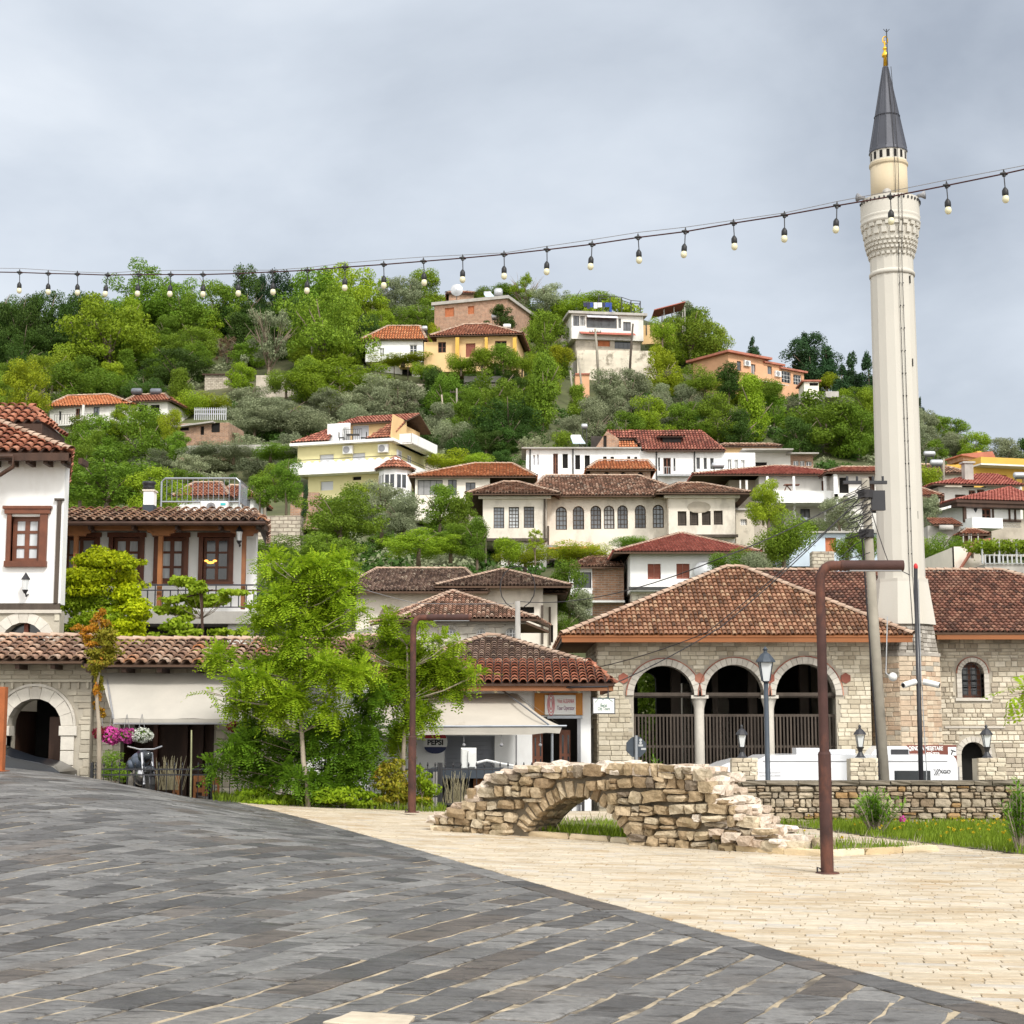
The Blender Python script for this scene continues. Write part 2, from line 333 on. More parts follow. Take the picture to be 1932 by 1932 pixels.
MDEF.update({
'white':pm((0.80,0.80,0.79),0.85,0.05,1.5,0.12,60,stain=((0.40,0.37,0.32),0.5,(0.8,(1,1,0.35)),0.52,0.8)),
'white2':pm((0.68,0.66,0.62),0.85,0.07,1.2,0.2,40,stain=((0.36,0.33,0.29),0.5,(0.9,(1,1,0.3)),0.52,0.8)),
'cream':pm((0.736,0.679,0.590),0.88,0.07,0.8,0.2,30,stain=((0.34,0.29,0.24),0.5,(0.8,(1,1,0.4)),0.52,0.8)),
'creamold':pm((0.696,0.638,0.552),0.9,0.1,0.8,0.3,20,stain=((0.28,0.24,0.2),0.75,(0.7,(1,1,0.6)),0.5,0.75)),
'peel':pm((0.60,0.54,0.44),0.9,0.15,0.8,0.3,20,stain=((0.24,0.21,0.16),0.9,(0.9,),0.5,0.62)),
'yellowpale':pm((0.66,0.60,0.33),0.85,0.05,0.8,stain=((0.4,0.35,0.2),0.3,(0.8,(1,1,0.3)),0.55,0.8)),
'yellowwarm':pm((0.68,0.47,0.24),0.85,0.05,0.8),
'yellow':pm((0.62,0.38,0.08),0.85,0.06,0.8),
'peach':pm((0.607,0.342,0.200),0.85,0.08,0.6,stain=((0.4,0.22,0.12),0.4,(0.6,),0.5,0.8)),
'blueish':pm((0.50,0.58,0.66),0.85,0.08,0.6),
'concrete':pm((0.38,0.36,0.33),0.9,0.15,1.2,0.3,20,stain=((0.16,0.15,0.14),0.6,(1.2,(1,1,0.3)),0.5,0.8)),
'concpole':pm((0.27,0.245,0.20),0.9,0.15,2.5,0.3,40),
'plasterdirt':pm((0.44,0.39,0.32),0.9,0.18,0.8,0.4,12,stain=((0.2,0.17,0.13),0.7,(0.9,),0.5,0.7)),
'brick':brickm((0.40,0.22,0.14),(0.33,0.20,0.13),(0.36,0.30,0.25),0.5,0.16,0.02),
'bricksmall':brickm((0.36,0.20,0.12),(0.26,0.15,0.095),(0.33,0.27,0.22),0.36,0.12,0.02),
'rubble':brickm((0.50,0.45,0.36),(0.36,0.31,0.25),(0.24,0.20,0.16),0.5,0.22,0.03,bump=0.9),
'ashlarw':brickm((0.68,0.63,0.54),(0.60,0.55,0.47),(0.40,0.35,0.29),0.7,0.28,0.02),
'mortar':pm((0.42,0.38,0.31),0.95,0.12,3,0.4,40),
'mortardark':pm((0.17,0.14,0.10),0.95,0.25,4,0.6,30),
'blocks':rampm([(0,(0.410,0.351,0.259)),(0.3,(0.534,0.472,0.354)),(0.7,(0.626,0.563,0.440)),(1,(0.677,0.614,0.488))],var=0.10,scale=1,bump=0.35,bscale=35,fine=0.08,
stain=((0.27,0.22,0.16),0.45,(0.7,(1,1,0.5)),0.55,0.8)),
'blocksr':rampm([(0,(0.363,0.308,0.238)),(0.3,(0.506,0.440,0.335)),(0.7,(0.616,0.550,0.432)),(1,(0.704,0.638,0.518))],var=0.14,scale=0.8,bump=0.45,bscale=30,fine=0.1,
stain=((0.20,0.17,0.13),0.6,(0.6,(1,1,0.6)),0.52,0.75)),
'gateblocks':rampm([(0,(0.396,0.353,0.277)),(0.5,(0.495,0.441,0.353)),(1,(0.574,0.530,0.429))],var=0.08,scale=1,bump=0.3,bscale=40,fine=0.06),
'dress':rampm([(0,(0.50,0.46,0.40)),(1,(0.62,0.58,0.51))],var=0.08,scale=1.5,bump=0.25,bscale=40,fine=0.06),
'minbase':rampm([(0,(0.428,0.302,0.209)),(0.45,(0.530,0.410,0.297)),(0.8,(0.592,0.497,0.374)),(1,(0.337,0.313,0.264))],var=0.15,scale=1,bump=0.6,bscale=25,fine=0.12),
'minbasetop':rampm([(0,(0.20,0.18,0.15)),(0.6,(0.34,0.31,0.27)),(1,(0.44,0.41,0.36))],var=0.2,scale=1,bump=0.6,bscale=25,fine=0.15),
'ruin':rampm([(0,(0.22,0.15,0.085)),(0.25,(0.34,0.25,0.15)),(0.6,(0.44,0.34,0.22)),(0.85,(0.50,0.42,0.30)),(1,(0.15,0.115,0.085))],var=0.16,scale=2.5,bump=0.9,bscale=22,fine=0.22,bdist=0.03,
stain=((0.13,0.10,0.05),0.75,(2.6,),0.48,0.68)),
'ruintop':rampm([(0,(0.403,0.302,0.218)),(0.5,(0.560,0.470,0.380)),(1,(0.672,0.594,0.506))],var=0.14,scale=3,bump=0.9,bscale=22,fine=0.2,bdist=0.03),
'wallstone':rampm([(0,(0.208,0.152,0.098)),(0.2,(0.320,0.248,0.172)),(0.5,(0.400,0.336,0.246)),(0.8,(0.288,0.240,0.180)),(0.90,(0.352,0.296,0.221)),(0.93,(0.30,0.19,0.09)),(1,(0.30,0.18,0.08))],var=0.18,scale=2,bump=0.8,bscale=25,fine=0.2,
stain=((0.12,0.10,0.07),0.7,(1.6,(1,1,0.5)),0.52,0.75)),
'minaret':pm((0.53,0.505,0.45),0.85,0.04,0.4,0.15,20,stain=((0.46,0.40,0.31),0.6,(0.5,(1,1,0.12)),0.45,0.8)),
'minaretyellow':pm((0.493,0.423,0.310),0.85,0.07,0.6,0.15,20,stain=((0.46,0.34,0.17),0.6,(0.7,(1,1,0.15)),0.45,0.75)),
'lead':pm((0.052,0.055,0.07),0.5,0.15,1.2,0.2,12,metal=0.2,spec=0.5),
'gold':pm((0.75,0.45,0.05),0.3,0.1,6,metal=0.8),
'tileold':rampm([(0,(0.090,0.057,0.040)),(0.25,(0.198,0.110,0.075)),(0.5,(0.297,0.158,0.106)),(0.75,(0.378,0.220,0.150)),(0.92,(0.495,0.352,0.264)),(1,(0.180,0.150,0.123))],var=0.22,scale=1.2,bump=0.4,
stain=((0.09,0.07,0.05),0.6,(0.8,),0.5,0.75)),
'tilemosque':rampm([(0,(0.080,0.045,0.029)),(0.25,(0.173,0.087,0.051)),(0.55,(0.265,0.132,0.080)),(0.8,(0.326,0.186,0.114)),(1,(0.339,0.228,0.142))],var=0.2,scale=1.2,bump=0.4,
stain=((0.12,0.08,0.06),0.5,(0.8,),0.5,0.75)),
'tilemosque2':rampm([(0,(0.075,0.040,0.031)),(0.3,(0.158,0.071,0.049)),(0.6,(0.239,0.105,0.071)),(1,(0.290,0.155,0.105))],var=0.2,scale=1.0,bump=0.4,
stain=((0.10,0.07,0.06),0.55,(0.6,),0.5,0.75)),
'tiledark':rampm([(0,(0.08,0.055,0.045)),(0.3,(0.15,0.10,0.08)),(0.6,(0.24,0.16,0.125)),(0.9,(0.34,0.25,0.19)),(1,(0.45,0.38,0.30))],var=0.22,scale=1.2,bump=0.4),
'tilegate':rampm([(0,(0.152,0.096,0.071)),(0.3,(0.274,0.167,0.119)),(0.6,(0.380,0.239,0.159)),(0.85,(0.441,0.335,0.262)),(1,(0.456,0.199,0.088))],var=0.2,scale=2,bump=0.4,
stain=((0.14,0.10,0.08),0.5,(1.5,),0.5,0.75)),
'tilered':rampm([(0,(0.192,0.071,0.045)),(0.5,(0.310,0.117,0.068)),(1,(0.383,0.183,0.117))],var=0.18,scale=1.2,bump=0.3),
'tilehouse':rampm([(0,(0.20,0.07,0.05)),(0.5,(0.36,0.13,0.09)),(1,(0.46,0.22,0.15))],var=0.2,scale=1.2,bump=0.3,stain=((0.10,0.05,0.04),0.4,(1.5,),0.5,0.75)),
'tileorange':rampm([(0,(0.374,0.128,0.054)),(0.5,(0.493,0.176,0.072)),(1,(0.544,0.246,0.117))],var=0.14,scale=0.8,bump=0.3),
'tilemaroon':rampm([(0,(0.26,0.075,0.06)),(0.5,(0.38,0.12,0.09)),(1,(0.46,0.17,0.13))],var=0.1,scale=0.8,bump=0.3),
'tilebrownred':rampm([(0,(0.17,0.055,0.04)),(0.5,(0.30,0.10,0.07)),(1,(0.38,0.16,0.11))],var=0.2,scale=0.6,bump=0.3,stain=((0.10,0.06,0.05),0.5,(0.5,),0.5,0.7)),
'redsheet':pm((0.46,0.11,0.07),0.6,0.12,0.8,isl=0.1),
'ridge':rampm([(0,(0.328,0.218,0.156)),(1,(0.437,0.328,0.250))],var=0.2,scale=2,bump=0.4),
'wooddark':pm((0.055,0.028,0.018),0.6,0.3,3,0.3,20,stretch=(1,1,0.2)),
'woodbrown':pm((0.128,0.042,0.020),0.5,0.25,4,0.2,25,isl=0.15,spec=0.4),
'woodorange':pm((0.288,0.116,0.041),0.6,0.2,2,0.2,25,isl=0.15),
'fascia':pm((0.259,0.096,0.034),0.6,0.15,1.5,0.15,20,stretch=(0.2,1,1)),
'woodgrey':pm((0.075,0.059,0.047),0.8,0.25,4,0.4,30,isl=0.3,stretch=(1,1,0.2)),
'rafter':pm((0.24,0.10,0.045),0.7,0.2,2),
'shutterred':pm((0.26,0.085,0.055),0.6,0.1,2,isl=0.08),
'shutterorange':pm((0.480,0.162,0.068),0.6,0.08,2,isl=0.06),
'shutterwhite':pm((0.62,0.63,0.66),0.6,0.04,2),
'steelshutter':pm((0.26,0.275,0.31),0.45,0.1,2,metal=0.3,spec=0.5),
'roofwood':pm((0.085,0.05,0.032),0.8,0.2,2),
'glass':pm((0.025,0.03,0.035),0.12,0.3,1.5,spec=0.6),
'glassgrey':pm((0.10,0.105,0.115),0.2,0.4,1.2,spec=0.5),
'curtain':pm((0.50,0.52,0.54),0.7,0.2,9,0.2,30,stretch=(1,1,0.15)),
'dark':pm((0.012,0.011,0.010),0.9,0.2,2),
'interior':pm((0.05,0.042,0.036),0.9,0.3,1.5),
'iron':pm((0.018,0.018,0.022),0.5,0.2,5,spec=0.5),
'ironrail':pm((0.03,0.03,0.04),0.5,0.2,5,spec=0.5),
'railgrey':pm((0.42,0.43,0.44),0.5,0.1,5,metal=0.4),
'rust':pm((0.054,0.024,0.020),0.75,0.35,3,0.3,60,spec=0.35,stain=((0.21,0.075,0.04),0.7,(4,(1,1,0.5)),0.5,0.75)),
'rustorange':pm((0.30,0.09,0.03),0.75,0.25,3,0.2,40),
'steel':pm((0.30,0.32,0.35),0.4,0.1,4,metal=0.7,spec=0.5),
'tank':pm((0.42,0.43,0.45),0.4,0.12,3,metal=0.5,spec=0.5),
'tankdark':pm((0.13,0.14,0.16),0.5,0.15,3,metal=0.4),
'panel':pm((0.42,0.50,0.55),0.25,0.1,3,spec=0.6),
'acwhite':pm((0.68,0.68,0.66),0.5,0.04,3),
'plasticgrey':pm((0.25,0.25,0.26),0.6,0.1,3),
'awning':pm((0.396,0.370,0.326),0.9,0.05,2,0.15,8,stain=((0.47,0.43,0.375),0.5,(1.2,(1.5,1,0.4)),0.45,0.75)),
'awningb':pm((0.432,0.392,0.333),0.9,0.05,2,0.15,8,stain=((0.30,0.25,0.19),0.8,(0.9,(1.4,1,1.6)),0.62,0.74)),
'vehicle':pm((0.77,0.78,0.80),0.25,0.02,1,spec=0.5,coat=0.4),
'carpaint':pm((0.014,0.018,0.026),0.3,0.1,1,spec=0.5,coat=0.3),
'rubber':pm((0.02,0.02,0.02),0.8,0.1,5),
'blackplastic':pm((0.02,0.02,0.024),0.35,0.1,5,spec=0.5),
'helmet':pm((0.08,0.10,0.14),0.45,0.15,5,spec=0.5),
'chrome':pm((0.5,0.5,0.52),0.2,0.1,5,metal=0.9),
'signwhite':pm((0.76,0.76,0.74),0.5,0.02,3),
'signpink':pm((0.62,0.17,0.20),0.5,0.02,3),'signpurple':pm((0.22,0.05,0.15),0.5,0.02,3),
'signorange':pm((0.50,0.21,0.045),0.6,0.06,3),'signgreen':pm((0.10,0.20,0.15),0.5,0.02,3),
'signbrown':pm((0.16,0.05,0.035),0.5,0.05,3),'signblack':pm((0.01,0.01,0.014),0.4,0.05,3),'signred':pm((0.42,0.03,0.04),0.4,0.05,3),
'signblue':pm((0.02,0.03,0.09),0.4,0.05,3),'signback':pm((0.05,0.062,0.078),0.5,0.15,6,metal=0.2),'teal':pm((0.05,0.40,0.42),0.5,0.02,3),
'textgrey':pm((0.08,0.08,0.085),0.5,0.02,3),'textlight':pm((0.45,0.45,0.46),0.5,0.02,3),'redcap':pm((0.5,0.03,0.03),0.5,0.05,3),
'bulbglass':pm((0.629,0.595,0.416),0.25,0.02,3,spec=0.6),'milkglass':pm((0.60,0.62,0.63),0.2,0.04,3,spec=0.6),
'cord':pm((0.050,0.015,0.015),0.6,0.1,3),'wire':pm((0.20,0.19,0.19),0.5,0.1,3),'cable':pm((0.03,0.028,0.03),0.6,0.1,3),
'bark':pm((0.20,0.155,0.115),0.95,0.3,6,0.6,20,stretch=(1,1,0.3)),'barkpale':pm((0.32,0.27,0.21),0.9,0.25,6,0.4,20,stretch=(1,1,0.3)),
'bamboo':pm((0.36,0.36,0.20),0.7,0.15,6),'pot':pm((0.6,0.6,0.6),0.6,0.05,5),
'hillsoil':pm((0.075,0.085,0.035),0.95,0.4,0.15,0.5,2,stain=((0.17,0.14,0.09),0.6,(0.08,),0.55,0.7)),
'earth':pm((0.14,0.12,0.08),0.95,0.3,0.8,0.5,8),'asphalt':pm((0.06,0.06,0.06),0.9,0.15,2,0.3,60),
'sand':pm((0.40,0.33,0.23),0.95,0.3,5,0.6,60,stain=((0.08,0.07,0.06),0.9,(1.6,),0.46,0.6)),'sandlight':pm((0.50,0.43,0.32),0.95,0.2,4,0.6,60),
'kerb':rampm([(0,(0.50,0.38,0.22)),(0.5,(0.60,0.50,0.35)),(1,(0.66,0.58,0.44))],var=0.15,scale=3,bump=0.5),
'slablight':rampm([(0,(0.384,0.307,0.210)),(0.15,(0.442,0.370,0.270)),(0.5,(0.470,0.403,0.305)),(0.85,(0.499,0.437,0.345)),(0.97,(0.413,0.379,0.330)),(1,(0.432,0.307,0.180))],rough=0.7,var=0.10,scale=1.3,bump=0.8,bscale=14,fine=0.10,bdist=0.012,
stain=((0.33,0.235,0.13),0.8,(1.1,(0.5,1.6,1)),0.50,0.68)),
'bulbblack':pm((0.012,0.012,0.013),0.5,0.1,3,spec=0.4),
'clothblue':pm((0.03,0.06,0.25),0.8,0.1,3),'clothdark':pm((0.03,0.03,0.07),0.8,0.1,3),'clothwhite':pm((0.6,0.6,0.65),0.8,0.1,3),
'metaldark':pm((0.05,0.05,0.05),0.6,0.1,3),'olivepost':pm((0.25,0.24,0.13),0.7,0.15,3),
'lfbright':leafm((0.144,0.228,0.013),(0.321,0.414,0.029),hue=0.01),
'lfmid':leafm((0.081,0.155,0.013),(0.207,0.304,0.029),hue=0.012),
'lfdark':leafm((0.032,0.075,0.013),(0.088,0.155,0.026),hue=0.012),
'lfolive':leafm((0.138,0.172,0.088),(0.308,0.337,0.199),hue=0.01,third=(0.421,0.434,0.303)),
'lfyellow':leafm((0.180,0.236,0.012),(0.408,0.437,0.025),hue=0.008),
'lfbrown':leafm((0.12,0.075,0.05),(0.20,0.14,0.08),hue=0.01),
'lfconifer':leafm((0.016,0.045,0.016),(0.040,0.085,0.030),hue=0.01,trans=0.15),
'lfrobinia':leafm((0.119,0.221,0.010),(0.355,0.468,0.024),trans=0.42,scale=0.9),
'lfrobiniadark':leafm((0.057,0.132,0.010),(0.146,0.251,0.017),trans=0.35,scale=0.9),
'lflime':leafm((0.216,0.310,0.006),(0.604,0.649,0.015),trans=0.4,scale=1.5),
'lfvine':leafm((0.165,0.266,0.011),(0.357,0.459,0.033),trans=0.4,scale=1.2),
'lforange':leafm((0.232,0.210,0.012),(0.522,0.210,0.025),trans=0.35,scale=2.0,third=(0.609,0.182,0.030)),
'lfred':leafm((0.150,0.189,0.012),(0.330,0.275,0.030),trans=0.35,scale=2.0,third=(0.510,0.145,0.030)),
'lfoleander':leafm((0.084,0.192,0.014),(0.204,0.348,0.036),trans=0.35,scale=2.0),
'lfgrass':leafm((0.103,0.176,0.011),(0.253,0.341,0.033),trans=0.3,scale=3.0),
'lfdry':leafm((0.30,0.26,0.16),(0.46,0.42,0.28),trans=0.3,scale=3.0),
'flpink':leafm((0.45,0.03,0.25),(0.70,0.14,0.42),trans=0.3),'flwhite':leafm((0.62,0.65,0.55),(0.75,0.76,0.72),trans=0.3),
'flred':leafm((0.15,0.015,0.03),(0.30,0.03,0.06),trans=0.3),'flyellow':leafm((0.6,0.42,0.02),(0.7,0.55,0.03),trans=0.3),
})
def slatemat(k):
 m,t,b=newmat(k)
 c=t.ramp(t.island(),[(0,(0.058,0.055,0.053)),(0.3,(0.112,0.108,0.105)),(0.6,(0.148,0.143,0.138)),(0.85,(0.195,0.189,0.181)),(0.93,(0.105,0.088,0.075)),(1,(0.078,0.066,0.056))])
 x=t.m('MULTIPLY',t.rng(t.noise(1.6,6),0.3,0.7,0.72,1.28),t.rng(t.noise(18,8),0.3,0.7,0.82,1.18))
 c=t.scale(c,x)
 fl=t.noise(2.4,7,(1.0,3.2,1),rough=0.7)
 c=t.mix(t.m('MULTIPLY',t.rng(fl,0.53,0.62,0,1),0.85,clamp=True),c,(0.030,0.026,0.022))
 c=t.mix(t.m('MULTIPLY',t.rng(t.noise(0.9,5,loc=(7,3,0)),0.55,0.75,0,1),0.35,clamp=True),c,(0.11,0.085,0.062))
 t.L.new(c,b.inputs['Base Color'])
 t.L.new(t.rng(t.noise(3,5,loc=(1,9,0)),0.3,0.7,0.34,0.62),b.inputs['Roughness']);b.inputs['Specular IOR Level'].default_value=0.45
 q=t.n('ShaderNodeBump');q.inputs['Strength'].default_value=1.0;q.inputs['Distance'].default_value=0.045
 h=t.m('ADD',t.m('MULTIPLY',t.noise(2.4,7,(1.0,3.2,1),rough=0.7),1.2),t.m('MULTIPLY',t.noise(30,6),0.18))
 t.L.new(h,q.inputs['Height']);t.L.new(q.outputs[0],b.inputs['Normal'])
 return m
MDEF['slate']=slatemat
def glow(k):
 m,t,b=newmat(k);b.inputs['Base Color'].default_value=(.8,.4,.1,1);b.inputs['Emission Color'].default_value=(1,.45,.08,1);b.inputs['Emission Strength'].default_value=1.2;return m
MDEF['lampglow']=glow
MDEF['blind']=pm((0.30,0.30,0.30),0.6,0.2,1.5)
MDEF['glasssky']=pm((0.16,0.18,0.20),0.15,0.35,0.7,spec=0.6)
MDEF['lampstone']=pm((0.17,0.145,0.11),0.9,0.3,3,0.5,30)
# ---------------------------------------------------------------- terrain maths
def interp(x,pts):
 if x<=pts[0][0]:return pts[0][1]
 for(a,b),(c,d)in zip(pts,pts[1:]):
  if x<=c:return b+(d-b)*(x-a)/(c-a)
 return pts[-1][1]
def ss(t):t=max(0.0,min(1.0,t));return t*t*(3-2*t)
CREST=[(-500,660),(0,612),(130,605),(260,590),(400,580),(640,560),(800,585),(1000,590),(1200,600),(1320,640),(1400,690),(1550,735),(1640,765),(1750,815),(1932,895),(2400,1000)]
Y0H=72.0;VB=1200
def Yc(u):return interp(u,[(1300,250),(1932,190)])
def hill_v(u,Y):
 s=(Y-Y0H)/(Yc(u)-Y0H);return VB+(interp(u,CREST)-VB)*s
def hillY(u,v):
 vc=interp(u,CREST);s=(VB-v)/(VB-vc);return Y0H+(Yc(u)-Y0H)*max(0.0,min(1.0,s))
def HP(u,v):return P(u,v,hillY(u,v))
STREET=-1.95
def bx(y):return 3.04-0.3715*(y-9.65)
EDG=[(-14,1.0),(-10.1,0.90),(-8.94,0.79),(-8.0,0.66),(-7.0,0.46),(-6.3,0.33),(-5.9,0.26),(-4.24,0.146),(-2.8,0.094),(-1.4,0.03),(0.5,0.0)]
def gz(x,y):return interp(x-bx(y)+bx(32),EDG)*ss((y-9)/22)
def G(u,v):
 d=ray(u,v);Y=6.0
 while Y<60:
  p=CAM+d*Y
  if p.z<=gz(p.x,p.y):return p
  Y+=0.02
 return CAM+d*60
def structure(o):o['kind']='structure';return o
structure(MB().poly([(-1500,-300,-2.6),(1500,-300,-2.6),(1500,3000,-2.6),(-1500,3000,-2.6)]).build('ground','earth'))
structure(MB().poly([(-60,33.6,STREET),(60,33.6,STREET),(60,66,STREET),(-60,66,STREET)]).build('street','asphalt'))
mb=MB();us=list(range(-440,2440,40));rows=46
for j in range(rows+8):
 for u in us:
  if j==0:p=P(u,VB,Y0H);p=Vector((p.x*60/72,60,-2.4))
  elif j<=rows:
   Y=Y0H+(Yc(u)-Y0H)*(j-1)/(rows-1);p=P(u,hill_v(u,Y),Y)
   p.z+=0.7*noise.noise(Vector((p.x*0.12,p.y*0.12,0)))*min(1,j/4)
  else:
   Y=Yc(u);p=P(u,hill_v(u,Y),Y);k=j-rows;p=Vector((p.x*(1+.06*k),Y+14*k,p.z-0.35*k*k-k))
  mb.v.append(tuple(p))
nU=len(us)
mb.f=[(j*nU+i,j*nU+i+1,(j+1)*nU+i+1,(j+1)*nU+i)for j in range(rows+7)for i in range(nU-1)]
structure(mb.build('hillside','hillsoil',smooth=True))
def sheet(name,mat,inside,x0,x1,y0,y1,step,dz=0.0,skirt=0.0):
 mb=MB();idx={}
 nx=int(round((x1-x0)/step));ny=int(round((y1-y0)/step))
 for j in range(ny+1):
  for i in range(nx+1):
   x=x0+i*step;y=y0+j*step;idx[i,j]=len(mb.v);mb.v.append((x,y,gz(x,y)+dz))
 for j in range(ny):
  for i in range(nx):
   if inside(x0+(i+.5)*step,y0+(j+.5)*step):mb.f.append((idx[i,j],idx[i+1,j],idx[i+1,j+1],idx[i,j+1]))
 return structure(mb.build(name,mat,smooth=True))
YFAR=32.0
def yfar(x):return 33.2 if x<-1 else(33.2+(x+1)*0.0)
sheet('plaza_bed','sand',lambda x,y:True,-20,22,2,33.6,0.2,-0.0115)
mb=MB()
for i in range(105):
 x=-20+i*0.4;mb.add([(x,33.6,STREET-.3),(x+.4,33.6,STREET-.3),(x+.4,33.6,gz(x+.4,33.6)-.036),(x,33.6,gz(x,33.6)-.036)],[(3,2,1,0)])
structure(mb.build('retaining_wall_face','mortar'))
def clip(poly,nx,ny,d):
 "keep nx*x+ny*y<=d"
 o=[];n=len(poly)
 for i in range(n):
  a,b=poly[i],poly[(i+1)%n]
  fa=nx*a[0]+ny*a[1]-d;fb=nx*b[0]+ny*b[1]-d
  if fa<=0:o.append(a)
  if(fa<0)!=(fb<0)and abs(fa-fb)>1e-9:
   t=fa/(fa-fb);o.append((a[0]+(b[0]-a[0])*t,a[1]+(b[1]-a[1])*t))
 return o
def area(p):return 0.5*abs(sum(p[i][0]*p[(i+1)%len(p)][1]-p[(i+1)%len(p)][0]*p[i][1]for i in range(len(p))))
def paver(mb,poly,h=0.0,tilt=0.004,bev=0.010,jit=0.008,seg=0.16,zf=gz):
 if len(poly)<3 or area(poly)<0.004:return
 pts=[]
 n=len(poly)
 for i in range(n):
  a,b=poly[i],poly[(i+1)%n];l=math.hypot(b[0]-a[0],b[1]-a[1]);k=max(1,int(l/seg))
  for q in range(k):
   t=q/k;pts.append((a[0]+(b[0]-a[0])*t+random.uniform(-jit,jit),a[1]+(b[1]-a[1])*t+random.uniform(-jit,jit)))
 cx=sum(p[0]for p in pts)/len(pts);cy=sum(p[1]for p in pts)/len(pts)
 tx=random.uniform(-tilt,tilt)*3;ty=random.uniform(-tilt,tilt)*3;hh=h+random.uniform(-tilt,tilt)
 m=len(pts);vs=[]
 for(x,y)in pts:vs.append((x,y,zf(x,y)-0.035))
 for(x,y)in pts:vs.append((x,y,zf(x,y)-bev*.6+hh+(x-cx)*tx+(y-cy)*ty))
 for(x,y)in pts:
  l=math.hypot(x-cx,y-cy)+1e-6;k=max(0.3,1-bev*1.3/l);X=cx+(x-cx)*k;Y=cy+(y-cy)*k
  vs.append((X,Y,zf(X,Y)+hh+(X-cx)*tx+(Y-cy)*ty))
 fs=[(i,(i+1)%m,m+(i+1)%m,m+i)for i in range(m)]+[(m+i,m+(i+1)%m,2*m+(i+1)%m,2*m+i)for i in range(m)]
 fs.append(tuple(range(2*m,3*m)))
 mb.add(vs,fs)
def insidepoly(x,y,poly):
 c=False;n=len(poly)
 for i in range(n):
  a,b=poly[i],poly[i-1]
  if(a[1]>y)!=(b[1]>y)and x<(b[0]-a[0])*(y-a[1])/(b[1]-a[1])+a[0]:c=not c
 return c
def dirpave(mb,ang,wr,l0,l1,region,clips,x0,x1,y0,y1,gap,**kw):
 "rows of slabs along direction ang, staggered, clipped to half planes, kept when region(cx,cy)"
 dx,dy=math.cos(ang),math.sin(ang);nx,ny=-dy,dx
 cs=[(x,y)for x in(x0,x1)for y in(y0,y1)]
 a0=min(c[0]*dx+c[1]*dy for c in cs);a1=max(c[0]*dx+c[1]*dy for c in cs)
 b0=min(c[0]*nx+c[1]*ny for c in cs);b1=max(c[0]*nx+c[1]*ny for c in cs)
 b=b0
 while b<b1:
  w_=wr*random.uniform(0.88,1.12);a=a0-random.random()*l1
  while a<a1:
   l=random.uniform(l0,l1);ca,cbb=a+l/2,b+w_/2
   cx,cy=ca*dx+cbb*nx,ca*dy+cbb*ny
   if x0<cx<x1 and y0<cy<y1 and abs(cx)<cy*0.33+2.2 and region(cx,cy):
    g=gap*random.uniform(0.5,1.5);h2=gap*random.uniform(0.4,2.9)
    q=[(a+g,b+h2),(a+l-g,b+h2),(a+l-g,b+w_-h2),(a+g,b+w_-h2)]
    q=[(s_*dx+t_*nx,s_*dy+t_*ny)for s_,t_ in q]
    for c in clips:q=clip(q,*c)if len(q)>2 else q
    paver(mb,q,**kw)
   a+=l
  b+=w_
BA=Vector((3.04,9.65));BD=Vector((-0.3715,1)).normalized();BN=Vector((-BD.y,BD.x))
bd=BN.dot(BA);bang=math.atan2(BD.y,BD.x)
mb=MB();BW=0.30
dirpave(mb,bang-math.radians(44),0.35,0.42,1.0,lambda x,y:y<33.3,[(-BN.x,-BN.y,-(bd+BW))],-16,6,5.5,33.3,0.012,jit=0.016,tilt=0.003,bev=0.014)
k=-6.0
while k<27:
 l=random.uniform(0.45,0.8);a=BA+BD*k+BN*0.012;c=BA+BD*(k+l-0.012)+BN*0.012
 paver(mb,[tuple(a),tuple(c),tuple(c+BN*(BW-0.03)),tuple(a+BN*(BW-0.03))],bev=0.008,jit=0.004,tilt=0.002);k+=l
structure(mb.build('slate_paving','slate'))
KERB=[G(*q)for q in((812,1566),(870,1569),(1000,1578),(1150,1588),(1300,1600),(1480,1612),(1560,1616),(1770,1606))]
KBACK=[G(*q)for q in((1740,1598),(1600,1592),(1480,1579),(1400,1563),(1330,1557),(1100,1549),(870,1551))]
ISL=[(p.x,p.y)for p in KERB+KBACK]
BED=[(p.x,p.y)for p in[G(*q)for q in((1365,1553),(1480,1558),(1560,1567),(1650,1580),(1800,1597),(2100,1632))]]+[(16,28.9),(3.6,28.9)]
def pale(x,y):return y<33.3 and not insidepoly(x,y,ISL)and not insidepoly(x,y,BED)
mb=MB()
dirpave(mb,math.radians(-10),0.13,0.13,0.42,pale,[(BN.x,BN.y,bd-0.006)],-12,14,8.0,33.3,0.004,jit=0.007,tilt=0.0025,bev=0.005)
structure(mb.build('pale_paving','slablight'))
sheet('paving_mortar','sandlight',lambda x,y:(BN.x*x+BN.y*y)<bd-0.2,-14,16,8,33.4,0.2,-0.012)
mb=MB();q=[G(612,1931),G(665,1912),G(785,1920),G(760,1945)]
paver(mb,[(p.x,p.y)for p in[q[0],q[3],q[2],q[1]]],h=0.012,tilt=0.0)
structure(mb.build('pale_band','slablight'))
mb=MB()
for a,b in zip(KERB,KERB[1:]):
 l=(b-a).length;n=max(1,int(l/0.55));d=(b-a)/n;s_=Vector((-d.y,d.x,0)).normalized()
 for i in range(n):
  p0=a+d*i;c=p0+d*0.5+s_*0.05;mb.stone((c.x,c.y,gz(c.x,c.y)+0.02),(d.normalized(),s_,Vector((0,0,1))),(d.length*0.49,0.075,0.06),0.2,0.05)
kb=structure(mb.build('kerb','kerb'))
mb=MB();n=len(ISL);mb.poly([(x,y,gz(x,y)+0.01)for x,y in ISL]);mb.poly([(x,y,0.004)for x,y in BED])
structure(mb.build('planting_bed','earth'))
